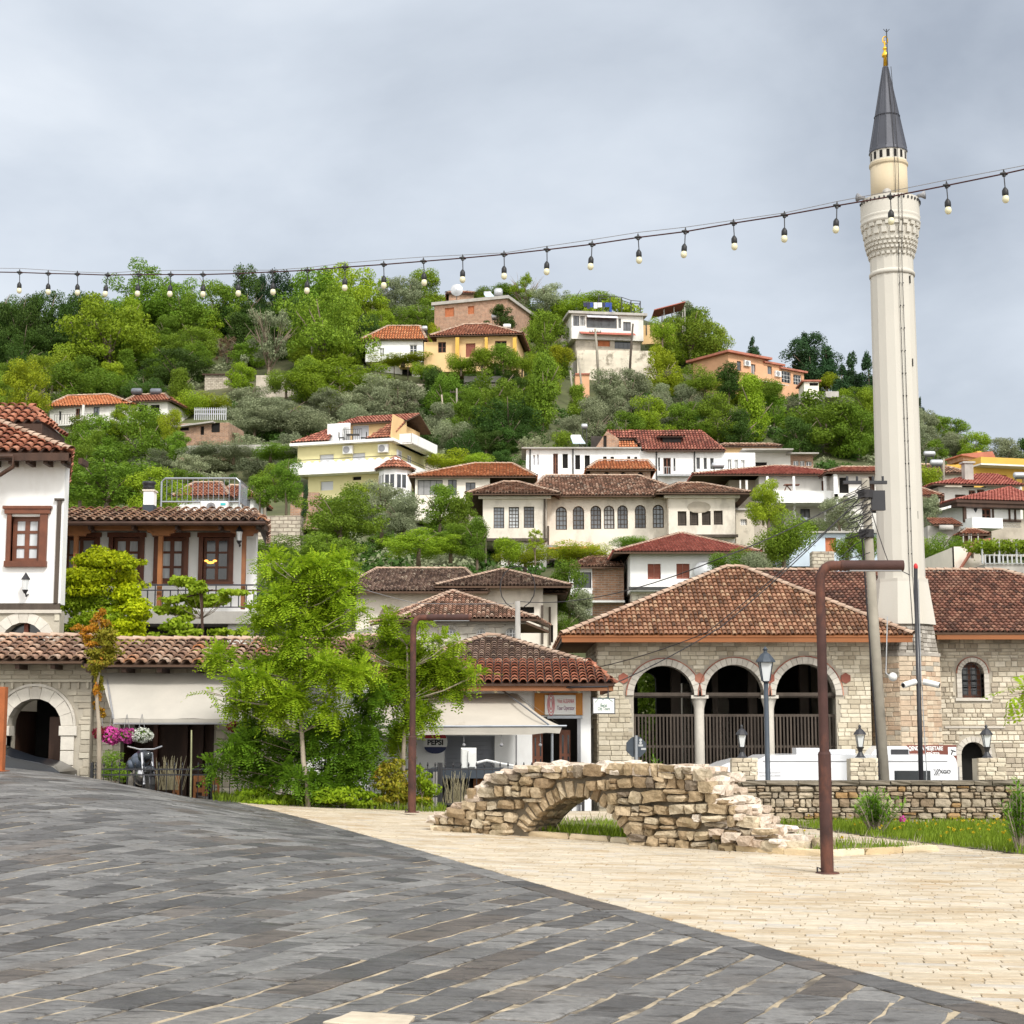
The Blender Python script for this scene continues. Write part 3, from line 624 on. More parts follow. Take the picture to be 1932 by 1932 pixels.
# ---------------------------------------------------------------- building library
CLEAR=[]
class Hole:
 def __init__(s,x0,x1,z0,z1,arch=0.0):
  s.x0,s.x1,s.z0,s.z1,s.rise=x0,x1,z0,z1,arch;s.zs=z1-arch
 def top(s,x):
  if not s.rise:return s.z1
  t=(x-(s.x0+s.x1)/2)/((s.x1-s.x0)/2);return s.zs+s.rise*math.sqrt(max(0,1-t*t))
 def inside(s,x,z,m=0.0):return s.x0-m<x<s.x1+m and s.z0-m<z<s.top(min(max(x,s.x0),s.x1))+m
 def outline(s,k=0.0,n=12):
  if not s.rise:return[(s.x0+k,s.z0+k),(s.x1-k,s.z0+k),(s.x1-k,s.z1-k),(s.x0+k,s.z1-k)]
  cx=(s.x0+s.x1)/2;a=(s.x1-s.x0)/2-k;b=s.rise-k
  return[(s.x0+k,s.z0+k),(s.x1-k,s.z0+k)]+[(cx+a*math.cos(math.pi*i/n),s.zs+b*math.sin(math.pi*i/n))for i in range(n+1)]
def wall(mb,x0,x1,z0,z1,y0,y1,holes=(),top=None):
 xs={x0,x1}
 for h in holes:
  n=14 if h.rise else 1
  for i in range(n+1):xs.add(h.x0+(h.x1-h.x0)*(0.5-0.5*math.cos(math.pi*i/n))if n>1 else h.x0+(h.x1-h.x0)*i)
 if top:xs.update(x for x,_ in top if x0<x<x1)
 xs=sorted(x for x in xs if x0-1e-6<=x<=x1+1e-6)
 tf=(lambda x:interp(x,top))if top else(lambda x:z1)
 for a,b in zip(xs,xs[1:]):
  if b-a<1e-5:continue
  m=(a+b)/2;za=zb=z0
  for h in sorted([h for h in holes if h.x0<m<h.x1],key=lambda h:h.z0):
   if h.z0>z0+1e-4:
    mb.add([(a,y0,za),(b,y0,zb),(b,y0,h.z0),(a,y0,h.z0),(a,y1,za),(b,y1,zb),(b,y1,h.z0),(a,y1,h.z0)],[(0,1,2,3),(7,6,5,4),(3,2,6,7)])
   za,zb=h.top(a),h.top(b)
   mb.add([(a,y0,za),(b,y0,zb),(b,y1,zb),(a,y1,za)],[(3,2,1,0)])
  ta,tb=tf(a),tf(b)
  mb.add([(a,y0,za),(b,y0,zb),(b,y0,tb),(a,y0,ta),(a,y1,za),(b,y1,zb),(b,y1,tb),(a,y1,ta)],[(0,1,2,3),(7,6,5,4),(3,2,6,7)])
 for h in holes:
  for x in(h.x0,h.x1):mb.poly([(x,y0,h.z0),(x,y1,h.z0),(x,y1,h.zs),(x,y0,h.zs)])
 for x in(x0,x1):mb.poly([(x,y0,z0),(x,y1,z0),(x,y1,tf(x)),(x,y0,tf(x))])
 return mb
def blocks(mb,x0,x1,z0,z1,y,holes,h0,h1,l0,l1,m=0.01,d=0.03,top=None,bev=0.012,gap=0.006):
 "courses of individually cut blocks standing 1-3 cm proud of a wall face"
 z=z0
 while z<z1-0.03:
  h=min(random.uniform(h0,h1),z1-z)
  if z1-z-h<h0*0.5:h=z1-z
  x=x0
  while x<x1-0.02:
   l=random.uniform(l0,l1)
   if x1-x-l<l0*0.6:l=x1-x
   zt=z+h-gap
   bad=False
   for hh in holes:
    for px_,pz_ in((x,z),(x+l,z),(x,z+h),(x+l,z+h),(x+l/2,z+h/2),(x+l/2,z)):
     if hh.inside(px_,pz_,m):bad=True;break
    if bad:break
   if top and not bad and(interp(x,top)<z+h or interp(x+l,top)<z+h):bad=True
   if bad and l>l0*1.01:
    l2=l0*0.9;ok=True
    for hh in holes:
     for px_,pz_ in((x,z),(x+l2,z),(x,z+h),(x+l2,z+h)):
      if hh.inside(px_,pz_,m):ok=False
    if top and(interp(x,top)<z+h or interp(x+l2,top)<z+h):ok=False
    l=l2
    bad=not ok
   if not bad:
    dd=d*random.uniform(0.6,1.2);j=lambda:random.uniform(-gap,gap)*0.7
    mb.bbox(x+gap+j()*.5,x+l-gap+j()*.5,y-dd,y+0.01,z+gap+j()*.3,zt+j()*.3,min(bev,l/4,h/4))
   x+=l
  z+=h
def voussoirs(mb,h,y0,y1,wd,n,gap=0.006,cx=None,from_z=None):
 "ring of arch stones around an arched hole"
 c=(h.x0+h.x1)/2;a=(h.x1-h.x0)/2
 for i in range(n):
  t0=math.pi*i/n;t1=math.pi*(i+1)/n;g=gap/(a+wd)
  pts=[]
  for t,r in((t0+g,0),(t1-g,0),(t1-g,wd),(t0+g,wd)):
   pts.append((c+(a+r)*math.cos(t),h.zs+(h.rise+r)*math.sin(t)))
  mb.prism(pts,y0,y1)
def strip_arch(mb,h,y0,y1,r0,r1,n=20):
 c=(h.x0+h.x1)/2;a=(h.x1-h.x0)/2
 for i in range(n):
  t0=math.pi*i/n;t1=math.pi*(i+1)/n
  mb.prism([(c+(a+r)*math.cos(t),h.zs+(h.rise+r)*math.sin(t))for t,r in((t0,r0),(t1,r0),(t1,r1),(t0,r1))],y0,y1)
STY={
'd':('white','glass',2,1,.06),'D':('white','glass',2,3,.06),'b':('woodbrown','glass',2,2,.08),'B':('woodbrown','glass',2,3,.08),
'g':('metaldark','glassgrey',2,1,.05),'G':('metaldark','glassgrey',4,1,.05),'x':(None,'dark',0,0,0),'a':('woodgrey','glassgrey',2,5,.07),
'A':('woodgrey','glassgrey',3,5,.07),'L':('woodgrey','glassgrey',3,6,.05),'i':('woodgrey','interior',3,5,.05),'c':('woodbrown','curtain',2,3,.1),
'W':('white','glass',3,3,.05),'k':('woodbrown','dark',2,2,.08),'y':('woodgrey','curtain',3,6,.06),'r':('woodgrey','interior',4,6,.05)}
def window(root,fr,h,yp,style,name='window',dep=0.06):
 if style in('s','o','w','S','m'):
  mat={'s':'shutterred','o':'shutterorange','w':'shutterwhite','S':'wooddark','m':'steelshutter'}[style]
  mb=MB();n=2 if style not in('w','m')else 1;wd=(h.x1-h.x0)/n
  for i in range(n):
   a=h.x0+i*wd;b=a+wd;mb.box(a+.01,b-.01,yp+.02,yp+.04,h.z0,h.z1)
   f=0.05 if n==2 else 0.03
   mb.box(a+.01,a+f,yp-.02,yp+.02,h.z0,h.z1);mb.box(b-f,b-.01,yp-.02,yp+.02,h.z0,h.z1)
   mb.box(a+f,b-f,yp-.02,yp+.02,h.z0,h.z0+f);mb.box(a+f,b-f,yp-.02,yp+.02,h.z1-f,h.z1)
   H=h.z1-h.z0-2*f;k=max(5,min(18,int(H/0.09)))
   for j in range(k):
    z=h.z0+f+H*j/k;mb.add([(a+f,yp-.012,z),(b-f,yp-.012,z),(b-f,yp+.018,z+H/k*.9),(a+f,yp+.018,z+H/k*.9)],[(0,1,2,3)])
  return mb.build('shutter',mat,root,fr)
 fm,gm,nx,ny,fw=STY[style]
 if style in 'dDbBgGWaAL':gm=random.choice((gm,gm,'glass','glasssky','glassgrey','blind'))
 pane=MB().poly([(x,yp+dep*.5,z)for x,z in h.outline(0)])
 if fm is None:
  return pane.build('opening_shade',gm,root,fr)  # flat dark sheet across the hole stands in for the unlit inside
 mb=MB();o=h.outline(0);i_=h.outline(fw);n=len(o)
 for k in range(n):
  a,b,c,d=o[k],o[(k+1)%n],i_[(k+1)%n],i_[k]
  mb.add([(a[0],yp,a[1]),(b[0],yp,b[1]),(c[0],yp,c[1]),(d[0],yp,d[1]),(d[0],yp+dep,d[1]),(c[0],yp+dep,c[1])],[(0,1,2,3),(3,2,5,4)])
 bw=fw*0.35 if nx>2 or ny>2 else fw*0.5
 W_=h.x1-h.x0;Hh=h.z1-h.z0
 for k in range(1,nx):
  x=h.x0+W_*k/nx;q=bw*(1.6 if(nx==2)else 1);mb.box(x-q,x+q,yp+.005,yp+dep-.01,h.z0+fw*.5,h.top(x)-fw*.5)
 for k in range(1,ny):
  z=h.z0+Hh*k/ny;xa,xb=h.x0,h.x1
  if h.rise and z>h.zs:
   t=math.sqrt(max(0,1-((z-h.zs)/h.rise)**2));c=(xa+xb)/2;hw=W_/2*t;xa,xb=c-hw,c+hw
  mb.box(xa+fw*.5,xb-fw*.5,yp+.008,yp+dep-.012,z-bw,z+bw)
 w_=mb.build(name,fm,root,fr)
 p=pane.build('pane',gm,w_,fr)
 return w_
def slope(mb,pts,s,L,jit=0.02,up_off=0.0):
 "barrel tiles over a planar polygon; the first edge is the eave"
 pts=[Vector(p)for p in pts];O=pts[0];e=(pts[1]-pts[0]).normalized()
 nrm=None
 for p in pts[2:]:
  c=e.cross(p-O)
  if c.length>1e-6:nrm=c.normalized();break
 if nrm.z<0:nrm=-nrm
 up=nrm.cross(e).normalized()
 if up.z<0:up=-up
 q=[((p-O).dot(e),(p-O).dot(up))for p in pts]
 xm=max(a for a,_ in q);x0=min(a for a,_ in q);n=max(1,int(round((xm-x0)/s)));s=(xm-x0)/n
 prof=[(math.cos(math.pi*k/4),math.sin(math.pi*k/4))for k in range(5)]
 V=mb.v;Fc=mb.f
 for i in range(n):
  cx=x0+(i+0.5)*s;ys=[]
  for k in range(len(q)):
   (ax,ay),(bx_,by)=q[k],q[(k+1)%len(q)]
   if(ax<=cx)!=(bx_<=cx):ys.append(ay+(by-ay)*(cx-ax)/(bx_-ax))
  if len(ys)<2:continue
  ya,yb=min(ys),max(ys);y=ya+random.uniform(-.015,.015)-0.02;first=True
  while y<yb-0.15*L:
   y1=min(y+L,yb);r0,r1_=s*0.47,s*0.38;wob=random.uniform(-jit,jit)*s;hz=random.uniform(0,0.25)*s*.3
   base=len(V)
   for(yy,r,lift)in((y,r0,s*0.20+hz),(y1+L*0.06,r1_,0.02*s)):
    for c_,s_ in prof:
     p=O+e*(cx+wob+c_*r)+up*yy+nrm*(s_*r*0.85+lift+up_off);V.append((p.x,p.y,p.z))
   for k in range(4):Fc.append((base+k,base+k+1,base+6+k,base+5+k))
   b2=len(V)
   for c_,s_ in prof:
    p=O+e*(cx+wob+c_*r0*.78)+up*(y+.005)+nrm*(s_*r0*0.85*.72+s*0.20+hz+up_off);V.append((p.x,p.y,p.z))
   for k in range(4):Fc.append((base+k,base+k+1,b2+k+1,b2+k))
   y+=L
def ridge(mb,a,b,r,L=0.4,lift=0.0):
 a,b=Vector(a),Vector(b);d=b-a;n=max(1,int(d.length/L));d=d/n;e=d.normalized()
 side=e.cross(Vector((0,0,1))).normalized();up=side.cross(e)
 for i in range(n):
  base=len(mb.v)
  for p,rr,l in((a+d*i,r,r*.15),(a+d*(i+1.08),r*.85,0)):
   for k in range(7):
    t=math.pi*k/6;q=p+side*rr*math.cos(t)+up*(rr*math.sin(t)*.8+l+lift);mb.v.append(tuple(q))
  mb.f+=[(base+k,base+k+1,base+8+k,base+7+k)for k in range(6)]
def roof_faces(root,fr,faces,mat,s,L=None,th=0.08,ridges=(),rmat='ridge',under='roofwood',tile=None,name='roof',rr=None):
 L=L or s*1.9
 mb=MB();ub=MB()
 for k,f in enumerate(faces):
  ub.slab([(x,y,z-0.01)for x,y,z in f],th)
  if tile is None or k in tile:slope(mb,f,s,L)
  else:mb.poly([(x,y,z+0.012)for x,y,z in f])
 o=mb.build(name,mat,root,fr)
 ub.build('roof_boards',under,o,fr)
 if ridges:
  rb=MB()
  for a,b in ridges:ridge(rb,a,b,rr or s*0.62,max(L*0.9,.25),s*0.25)
  rb.build('ridge_tiles',rmat,o,fr)
 return o
def hip(root,fr,x0,x1,y0,y1,z,rx0,rx1,ry,rz,mat,s,back=True,**kw):
 A,B,Cc,D=(x0,y0,z),(x1,y0,z),(x1,y1,z),(x0,y1,z);R0,R1=(rx0,ry,rz),(rx1,ry,rz)
 one=abs(rx1-rx0)<0.05
 fs=[[A,B,R0]if one else[A,B,R1,R0],[B,Cc,R1],[D,A,R0],[Cc,D,R1]if one else[Cc,D,R0,R1]]
 rd=[(A,R0),(B,R1)]+([]if one else[(R0,R1)])
 if kw.pop('noridge',False):rd=[]
 return roof_faces(root,fr,fs,mat,s,ridges=rd,tile=(0,1,2),**kw)
def railing(x0,x1,y,z0,z1,mb,pitch=0.13,r=0.012):
 mb.box(x0,x1,y-.02,y+.02,z1-.04,z1);mb.box(x0,x1,y-.015,y+.015,z0,z0+.03)
 n=max(2,int((x1-x0)/pitch))
 for i in range(n+1):
  x=x0+(x1-x0)*i/n;mb.box(x-r,x+r,y-r,y+r,z0,z1)
class Vol:
 """a box-shaped piece of a building. box = picture box (left, eave, right, base) in region coordinates of its front face"""
 def __init__(s,root,reg,box,mat,Y=None,yaw=0.0,D=7.0,wins=(),sink=1.3,arch=(),rev=0.16,side=None,lab=None,clear=True,doors=(),zoff=0,fr=None,top=None,wname='wall'):
  (ua,va),(ub,vb)=reg(box[0],box[1]),reg(box[2],box[3])
  s.reg=reg;s.D=D
  if fr is None:
   if Y is None:Y=hillY((ua+ub)/2,vb)
   fr=Fr(P(ua,vb,Y),yaw)
  s.fr=fr;s.root=root
  s.x0,_=fr.xz(ua,(va+vb)/2);s.x1,_=fr.xz(ub,(va+vb)/2);um=(ua+ub)/2
  s.z1=fr.xz(um,va)[1];s.z0=fr.xz(um,vb)[1];s.zb=s.z0-sink
  if clear:CLEAR.append((ua,va-6,ub,vb,vb))
  s.holes=[]
  for q in wins:s.holes.append((s.hole(q[:4],0.0),q[4]))
  for q in arch:s.holes.append((s.hole(q[:4],q[5]if len(q)>5 else 0.45),q[4]))
  mb=MB();hs=[h for h,_ in s.holes]
  wall(mb,s.x0,s.x1,s.zb,s.z1,0,0.3,hs,top)
  mb.box(s.x0+.002,s.x1-.002,.3,D,s.zb,(s.z1 if not top else max(t[1]for t in top))-0.004)
  s.wall=mb.build(wname,mat,root,fr)
  for h,st_ in s.holes:
   if st_:window(root,fr,h,rev,st_,'door' if st_ in('D','k')and h.z0<s.z0+.4 else 'window')
 def hole(s,q,archf=0.0,c=0.0):
  (a,b),(c_,d)=s.reg(q[0],q[1]),s.reg(q[2],q[3]);um,vm=(a+c_)/2,(b+d)/2
  x0=s.fr.xz(a,vm,c)[0];x1=s.fr.xz(c_,vm,c)[0];z1=s.fr.xz(um,b,c)[1];z0=s.fr.xz(um,d,c)[1]
  return Hole(x0,x1,z0,z1,min((z1-z0)*.9,(x1-x0)/2*1.05)if archf else 0.0)
 def loc(s,x,y,c=0.0):return s.fr.xz(*s.reg(x,y),c)
 def hip(s,mat,ts,a,b=None,over=0.55,ry=None,dz=0.0,y1=None,**kw):
  ry=s.D/2 if ry is None else ry
  rx0,rz=s.loc(a[0],a[1],ry);rx1=s.loc(b[0],b[1],ry)[0]if b else rx0
  ol,orr=over if isinstance(over,tuple)else(over,over);of=min(ol,orr,0.8)
  return hip(s.root,s.fr,s.x0-ol,s.x1+orr,-of,(s.D+.3)if y1 is None else y1,s.z1+dz,rx0,rx1,ry,rz,mat,ts,**kw)
 def flat(s,mat,over=0.3,th=0.2,name='roof_slab'):
  return MB().box(s.x0-over,s.x1+over,-over,s.D+over,s.z1,s.z1+th).build(name,mat,s.root,s.fr)
 def part(s,mb,name,mat,smooth=False,parent=None):return mb.build(name,mat,parent or s.root,s.fr,smooth)
 def rbox(s,q,y0,y1,name,mat):
  "box whose front face fills the picture box q at depth y0"
  h=s.hole(q,0,y0);return s.part(MB().box(h.x0,h.x1,y0,y1,h.z0,h.z1),name,mat)
def dirhouse(name,label,cat,reg,q,Y=None,yaw=0.0,group=None):
 (u,v)=reg(*q);Y=hillY(u,v)if Y is None else Y
 return thing(name,label,cat,Fr(P(u,v,Y),yaw),group)
def text(s,size,name,mat,root,fr,x,z,y,ext=0.004,align='CENTER',sx=1.0,bold=0.0):
 c=bpy.data.curves.new('t','FONT');c.body=s;c.size=size;c.extrude=ext;c.align_x=align;c.align_y='CENTER';c.offset=bold
 o=bpy.data.objects.new('t',c);COL.objects.link(o);dg=bpy.context.evaluated_depsgraph_get();dg.update()
 me=bpy.data.meshes.new_from_object(o.evaluated_get(dg));mb=MB()
 mb.v=[(x+a.co.x*sx,y-a.co.z,z+a.co.y)for a in me.vertices];mb.f=[tuple(p.vertices)for p in me.polygons]
 bpy.data.objects.remove(o);bpy.data.curves.remove(c)
 return mb.build(name,mat,root,fr)
# ---- leaves -------------------------------------------------------------
def np_mesh(name,V,k,mats):
 "V: (n*k,3) array of n separate k-gons"
 me=bpy.data.meshes.new(name);nv=len(V);n=nv//k
 me.vertices.add(nv);me.vertices.foreach_set('co',np.ascontiguousarray(V,dtype=np.float32).ravel())
 me.loops.add(nv);me.loops.foreach_set('vertex_index',np.arange(nv,dtype=np.int32))
 me.polygons.add(n);me.polygons.foreach_set('loop_start',np.arange(0,nv,k,dtype=np.int32));me.polygons.foreach_set('loop_total',np.full(n,k,dtype=np.int32))
 me.update(calc_edges=True);me.materials.append(MAT(mats));return me
def unit(a):return a/(np.linalg.norm(a,axis=-1,keepdims=True)+1e-9)
def leafcloud(rng,lobes,n,size,shell=0.65,asp=0.55,outw=1.0,droop=0.0):
 "lobes: (cx,cy,cz,rx,ry,rz). Leaves thrown mostly near each lobe's surface"
 lb=np.array(lobes,float);wgt=(lb[:,3]*lb[:,5]+lb[:,4]*lb[:,5]);wgt/=wgt.sum()
 i=rng.choice(len(lb),n,p=wgt);d=unit(rng.normal(size=(n,3)))
 r=shell+(1.06-shell)*rng.random(n)**0.7
 tw=np.sin(d[:,0]*9+i)*np.sin(d[:,1]*8+2*i)*np.sin(d[:,2]*9+i*.7)
 r=r*(1+0.16*tw)
 c=lb[i,:3]+d*lb[i,3:6]*r[:,None]
 nrm=unit(d*outw+rng.normal(size=(n,3))*0.7+np.array([0,0,0.35]))
 t=unit(np.cross(nrm,rng.normal(size=(n,3))));b=np.cross(nrm,t)
 s=size*(0.6+0.8*rng.random(n))[:,None]
 t=t*s*0.5;b=b*s*0.5*asp
 dz=np.array([0,0,-droop])*s
 V=np.stack([c-t,c-b*1.0+t*.1,c+t+dz,c+b*1.0+t*.1],1).reshape(-1,3)
 return V
def fronds(rng,cl,n,L=0.30,pairs=7,lw=0.055,out=0.8,droop=0.5,asp=0.36):
 "compound leaves: a row of leaflets down a drooping rachis. cl: lobes as above"
 lb=np.array(cl,float);wgt=lb[:,3]*lb[:,5];wgt/=wgt.sum();i=rng.choice(len(lb),n,p=wgt)
 d=unit(rng.normal(size=(n,3)));r=0.25+0.8*rng.random(n)**0.6
 p0=lb[i,:3]+d*lb[i,3:6]*r[:,None]
 dr=unit(d*out+rng.normal(size=(n,3))*0.55+np.array([0,0,-0.1]));Ls=L*(0.6+0.7*rng.random(n))[:,None]
 side=unit(np.cross(dr,np.array([0,0,1.0])+rng.normal(size=(n,3))*0.25));up=np.cross(side,dr)
 out_=[]
 for k in range(pairs):
  t=(k+0.7)/pairs;c=p0+dr*Ls*t+np.array([0,0,-1.0])*Ls*droop*t*t*0.5
  for sg in(-1,1):
   ax=unit(side*sg+dr*0.45+up*(-0.15)+rng.normal(size=(n,3))*0.12);w_=unit(np.cross(ax,up))*lw*asp*0.5
   l=lw*(1-0.35*abs(t-0.45))*(Ls/L)
   out_.append(np.stack([c,c+ax*l*.5-w_,c+ax*l,c+ax*l*.5+w_],1))
 return np.concatenate(out_,0).reshape(-1,3)
def crown_obj(name,V,mat,parent=None,origin=(0,0,0)):
 me=np_mesh(name,V-np.array(origin),4,mat);o=bpy.data.objects.new(name,me);COL.objects.link(o)
 if parent is not None:o.parent=parent;ROOT[o.name]=ROOT[parent.name]
 return o
# ---------------------------------------------------------------- houses on the hillside
R_=math.radians
def sidefr(V):
 M=V.fr.M@Vector((V.x1,0,0));return Fr(M,V.fr.yaw+math.pi/2)
def sidewin(V,lst,reg=None):
 f=sidefr(V);reg=reg or V.reg
 for x0,y0,x1,y1,st_ in lst:
  (a,b),(c,d)=reg(x0,y0),reg(x1,y1);um,vm=(a+c)/2,(b+d)/2
  h=Hole(f.xz(a,vm)[0],f.xz(c,vm)[0],f.xz(um,d)[1],f.xz(um,b)[1]);window(V.root,f,h,-0.05,st_)
def tank_on_roof(reg,q,lpx,rpx,Y,label,mat='tank',legs=0.0,panel=False,group=None):
 (u,v)=reg(*q);base=P(u,v,Y);m=Y/F;l=lpx*m;r=rpx*m;k=K*F/F
 t=thing('water_tank',label,'water tank',Fr(base-Vector((0,0,r+legs))),group)
 fr=ROOT[t.name];zc=r+legs
 mb=MB();prof=[(-l/2,r*.55),(-l/2+r*.25,r*.9),(-l/2+r*.5,r),(l/2-r*.5,r),(l/2-r*.25,r*.9),(l/2,r*.55)]
 mb.tube([(a,0,zc)for a,_ in prof],[b for _,b in prof],14);mb.build('tank',mat,t,None,smooth=R_(40))
 mb=MB()
 for sx in(-1,1):
  for sy in(-1,1):mb.tube([(sx*l*.32,sy*r*.5,zc-r*.6),(sx*l*.38,sy*r*.8,-0.3)],0.03,5)
 mb.box(-l*.36,l*.36,-r*.7,r*.7,zc-r-.03,zc-r+.01);mb.build('stand','metaldark',t)
 if panel:MB().slab([(-l*.3,-r*3.2,0.1),(l*.9,-r*3.2,0.1),(l*.5,-r*.6,zc),(-l*.5,-r*.6,zc)],.06).build('solar_panel','panel',t)
 return t
def pole(reg,a,b,Y,label,r=0.11,mat='concpole',arm=False,group=None):
 (u,v),(u2,v2)=reg(*a),reg(*b);base=P(u2,v2,Y);top=P(u,v,Y)
 t=thing('utility_pole',label,'utility pole',Fr(base),group);d=top-base
 MB().tube([(0,0,-1.5),d*.5,d],[r*1.15,r,r*.75],8).build('pole',mat,t,None,True)
 if arm:
  mb=MB();mb.box(d.x-.8,d.x+.8,-.06,.06,d.z-.5,d.z-.4)
  for i in(-.7,-.35,.35,.7):mb.tube([(d.x+i,0,d.z-.4),(d.x+i,0,d.z-.2)],.04,6)
  mb.build('crossarm','woodgrey',t)
 return t
def acunit(root,fr,x,z,y,w=0.85,h=0.6,facing=0):
 mb=MB().bbox(x,x+w,y-.32,y,z,z+h,.03);o=mb.build('air_conditioner','acwhite',root,fr)
 m2=MB();cx=x+w*.4
 for r_ in(.08,.15,.22):
  for k in range(16):
   a=math.pi*2*k/16;b=a+math.pi/8*1.0;rr=r_*h/.6
   m2.box(cx+rr*math.cos(a)-.012,cx+rr*math.cos(a)+.012,y-.34,y-.322,z+h/2+rr*math.sin(a)-.012,z+h/2+rr*math.sin(a)+.012)
 m2.lathe([(h*.42,0),(h*.42,.01)],(0,0,0),20);n=40;m2.v[-n:]=[(cx+a,y-.325-c,z+h/2+b)for a,b,c in m2.v[-n:]]
 m2.build('fan_grille','plasticgrey',o,fr);return o
t=dirhouse('hillside_house','flat roofed brown brick house high on the hill with two orange shutters','house',r3,(1285,680),Y=228,yaw=R_(-20))
V=Vol(t,r3,(1285,462,1790,680),'brick',fr=ROOT[t.name],D=12,wins=[(1357,500,1421,562,'o'),(1517,488,1562,543,'o'),(1362,646,1420,680,'o')])
V.flat('concrete',.35,.45);BRH=V
t2=thing('satellite_dish','grey satellite dish on the brick house roof','satellite dish',Fr(P(*r3(1440,447),230)))
MB().tube([(0,0,0),(0,0,1)],.05,6).build('mast','metaldark',t2)
mb=MB().lathe([(.08,0),(.5,.08),(.9,.25)],n=16,cap=False);mb.v=[(x,z-.3,y+1.5)for x,y,z in mb.v];mb.build('dish','tank',t2,None,True)
tank_on_roof(r3,(1730,395),17,9,230,'large grey water tank on the brick house roof',legs=.4,panel=False)
tank_on_roof(r3,(1655,400),15,4,230,'narrow solar water heater on the brick house roof',legs=.5,panel=True)
t=dirhouse('shed','low brown roofed shed peeking over the brick house','shed',r3,(1385,445),Y=243)
V=Vol(t,r3,(1385,405,1560,445),'brick',fr=ROOT[t.name],D=5,clear=False);V.hip('tilehouse',.4,(1400,393),(1500,395),.4)
t=dirhouse('hillside_house','white two storey house with orange hip roof left of the warm yellow house','house',r3,(870,990),Y=212)
V=Vol(t,r3,(805,727,1205,862),'white',fr=ROOT[t.name],D=8,wins=[(903,780,935,838,'d'),(1113,757,1163,852,'D')],sink=.3,zoff=0)
V.hip('tileorange',.36,(960,633),(1185,633),.5)
V2=Vol(t,r3,(872,862,1190,992),'white2',Y=213.5,D=7,wins=[(1060,908,1128,975,'x')],sink=2)
V2.rbox((1040,885,1130,912),-1.6,-.05,'canopy','yellowwarm')
mb=MB()
for x in(845,905,1005,1100):a=V2.loc(x,975,-2.5);mb.tube([(a[0],-2.5,a[1]-1),(a[0],-2.5,V2.loc(x,870,-2.5)[1])],.06,6)
mb.each('pergola_post','woodgrey',t,V2.fr)
tank_on_roof(r3,(1217,643),11,5,214,'small round water tank between the orange roofs',legs=.3)
t=dirhouse('hillside_house','warm yellow house with red hip roof and pillared balcony on the hill','house',r3,(1215,870),Y=205,yaw=R_(-6))
V=Vol(t,r3,(1300,700,1860,872),'yellowwarm',fr=ROOT[t.name],D=9,wins=[(1310,738,1365,812,'k'),(1503,748,1570,842,'s'),(1707,730,1787,800,'k')])
V.hip('tilered',.36,(1490,622),(1650,620),.8)
Vol(t,r3,(1213,738,1300,872),'yellowwarm',fr=ROOT[t.name],D=6)
for x0,x1 in((1430,1456),(1635,1655),(1830,1855)):V.rbox((x0,706,x1,870),-.75,-.45,'pillar','yellow')
tank_on_roof(r3,(1704,562),13,5.5,214,'silver water tank on the raised stand above the yellow house',legs=1.2)
tank_on_roof(r3,(1790,628),15,4.5,206,'white water tank lying on the yellow house roof','acwhite',legs=.3)
t=dirhouse('retaining_wall','grey terrace wall with railing below the warm yellow house','wall',r3,(1290,1020),Y=200)
V=Vol(t,r3,(1490,1018,1850,1090),'plasterdirt',fr=ROOT[t.name],D=.5,clear=False)
V=Vol(t,r3,(1490,975,1850,1012),'concrete',fr=ROOT[t.name],D=.3,sink=.3,clear=False)
t=dirhouse('retaining_wall','rough stone terrace wall below the white house pergola','wall',r3,(1100,1170),Y=198)
Vol(t,r3,(1095,1030,1215,1170),'rubble',fr=ROOT[t.name],D=.5)
t=dirhouse('hillside_house','white flat roofed house with long glazed veranda on the crest','house',r5,(500,690),Y=222,yaw=R_(8))
V=Vol(t,r5,(500,455,1000,612),'white2',fr=ROOT[t.name],D=9,sink=.3,wins=[(512,458,555,530,'g'),(560,460,592,528,'g'),(605,472,815,545,'G'),(826,478,845,545,'g'),(860,502,913,565,'g')])
V.flat('concrete',.5,.35)
V2=Vol(t,r5,(530,590,980,692),'plasterdirt',Y=222.6,yaw=R_(8),D=8,wins=[(683,603,768,672,'o'),(800,612,925,690,'G')])
h=V2.hole((550,570,930,598));V2.part(MB().slab([(h.x0,-1.6,h.z0-.1),(h.x1,-1.6,h.z0-.1),(h.x1,0,h.z1),(h.x0,0,h.z1)],.1),'awning','tilemaroon')
h=V.hole((605,455,815,475));V.part(MB().slab([(h.x0,-.9,h.z0-.1),(h.x1,-.9,h.z0-.1),(h.x1,0,h.z1),(h.x0,0,h.z1)],.06),'awning','clothwhite')
t=thing('roof_pergola','thin metal pergola with vines on the veranda house roof','pergola',Fr(P(*r5(780,440),227)))
f=ROOT[t.name];mb=MB();xs=[f.xz(*r5(x,400))[0]for x in(690,770,850,915,980)];zt=[f.xz(*r5(x,y))[1]for x,y in((690,318),(770,322),(850,330),(915,352),(980,358))]
for x,z in zip(xs,zt):mb.tube([(x,0,-.3),(x,0,z)],.06,6);mb.tube([(x,3,-.3),(x,3,z)],.06,6);mb.tube([(x,0,z),(x,3,z)],.05,6)
for a in range(4):
 for y in(0,1.5,3):mb.tube([(xs[a],y,zt[a]),(xs[a+1],y,zt[a+1])],.05,6)
mb.build('frame','metaldark',t)
rng=np.random.default_rng(3)
crown_obj('vines',leafcloud(rng,[((xs[0]*(1-k/9)+xs[4]*k/9)-1.0,1.5,zt[0]-.6-random.random()*1.6,1.3,1.4,.7)for k in range(10)],2600,.34),'lfbright',t)
t=thing('clothes_line','line of dark and blue washing on the veranda house roof','clothes line',Fr(P(*r5(680,440),226)))
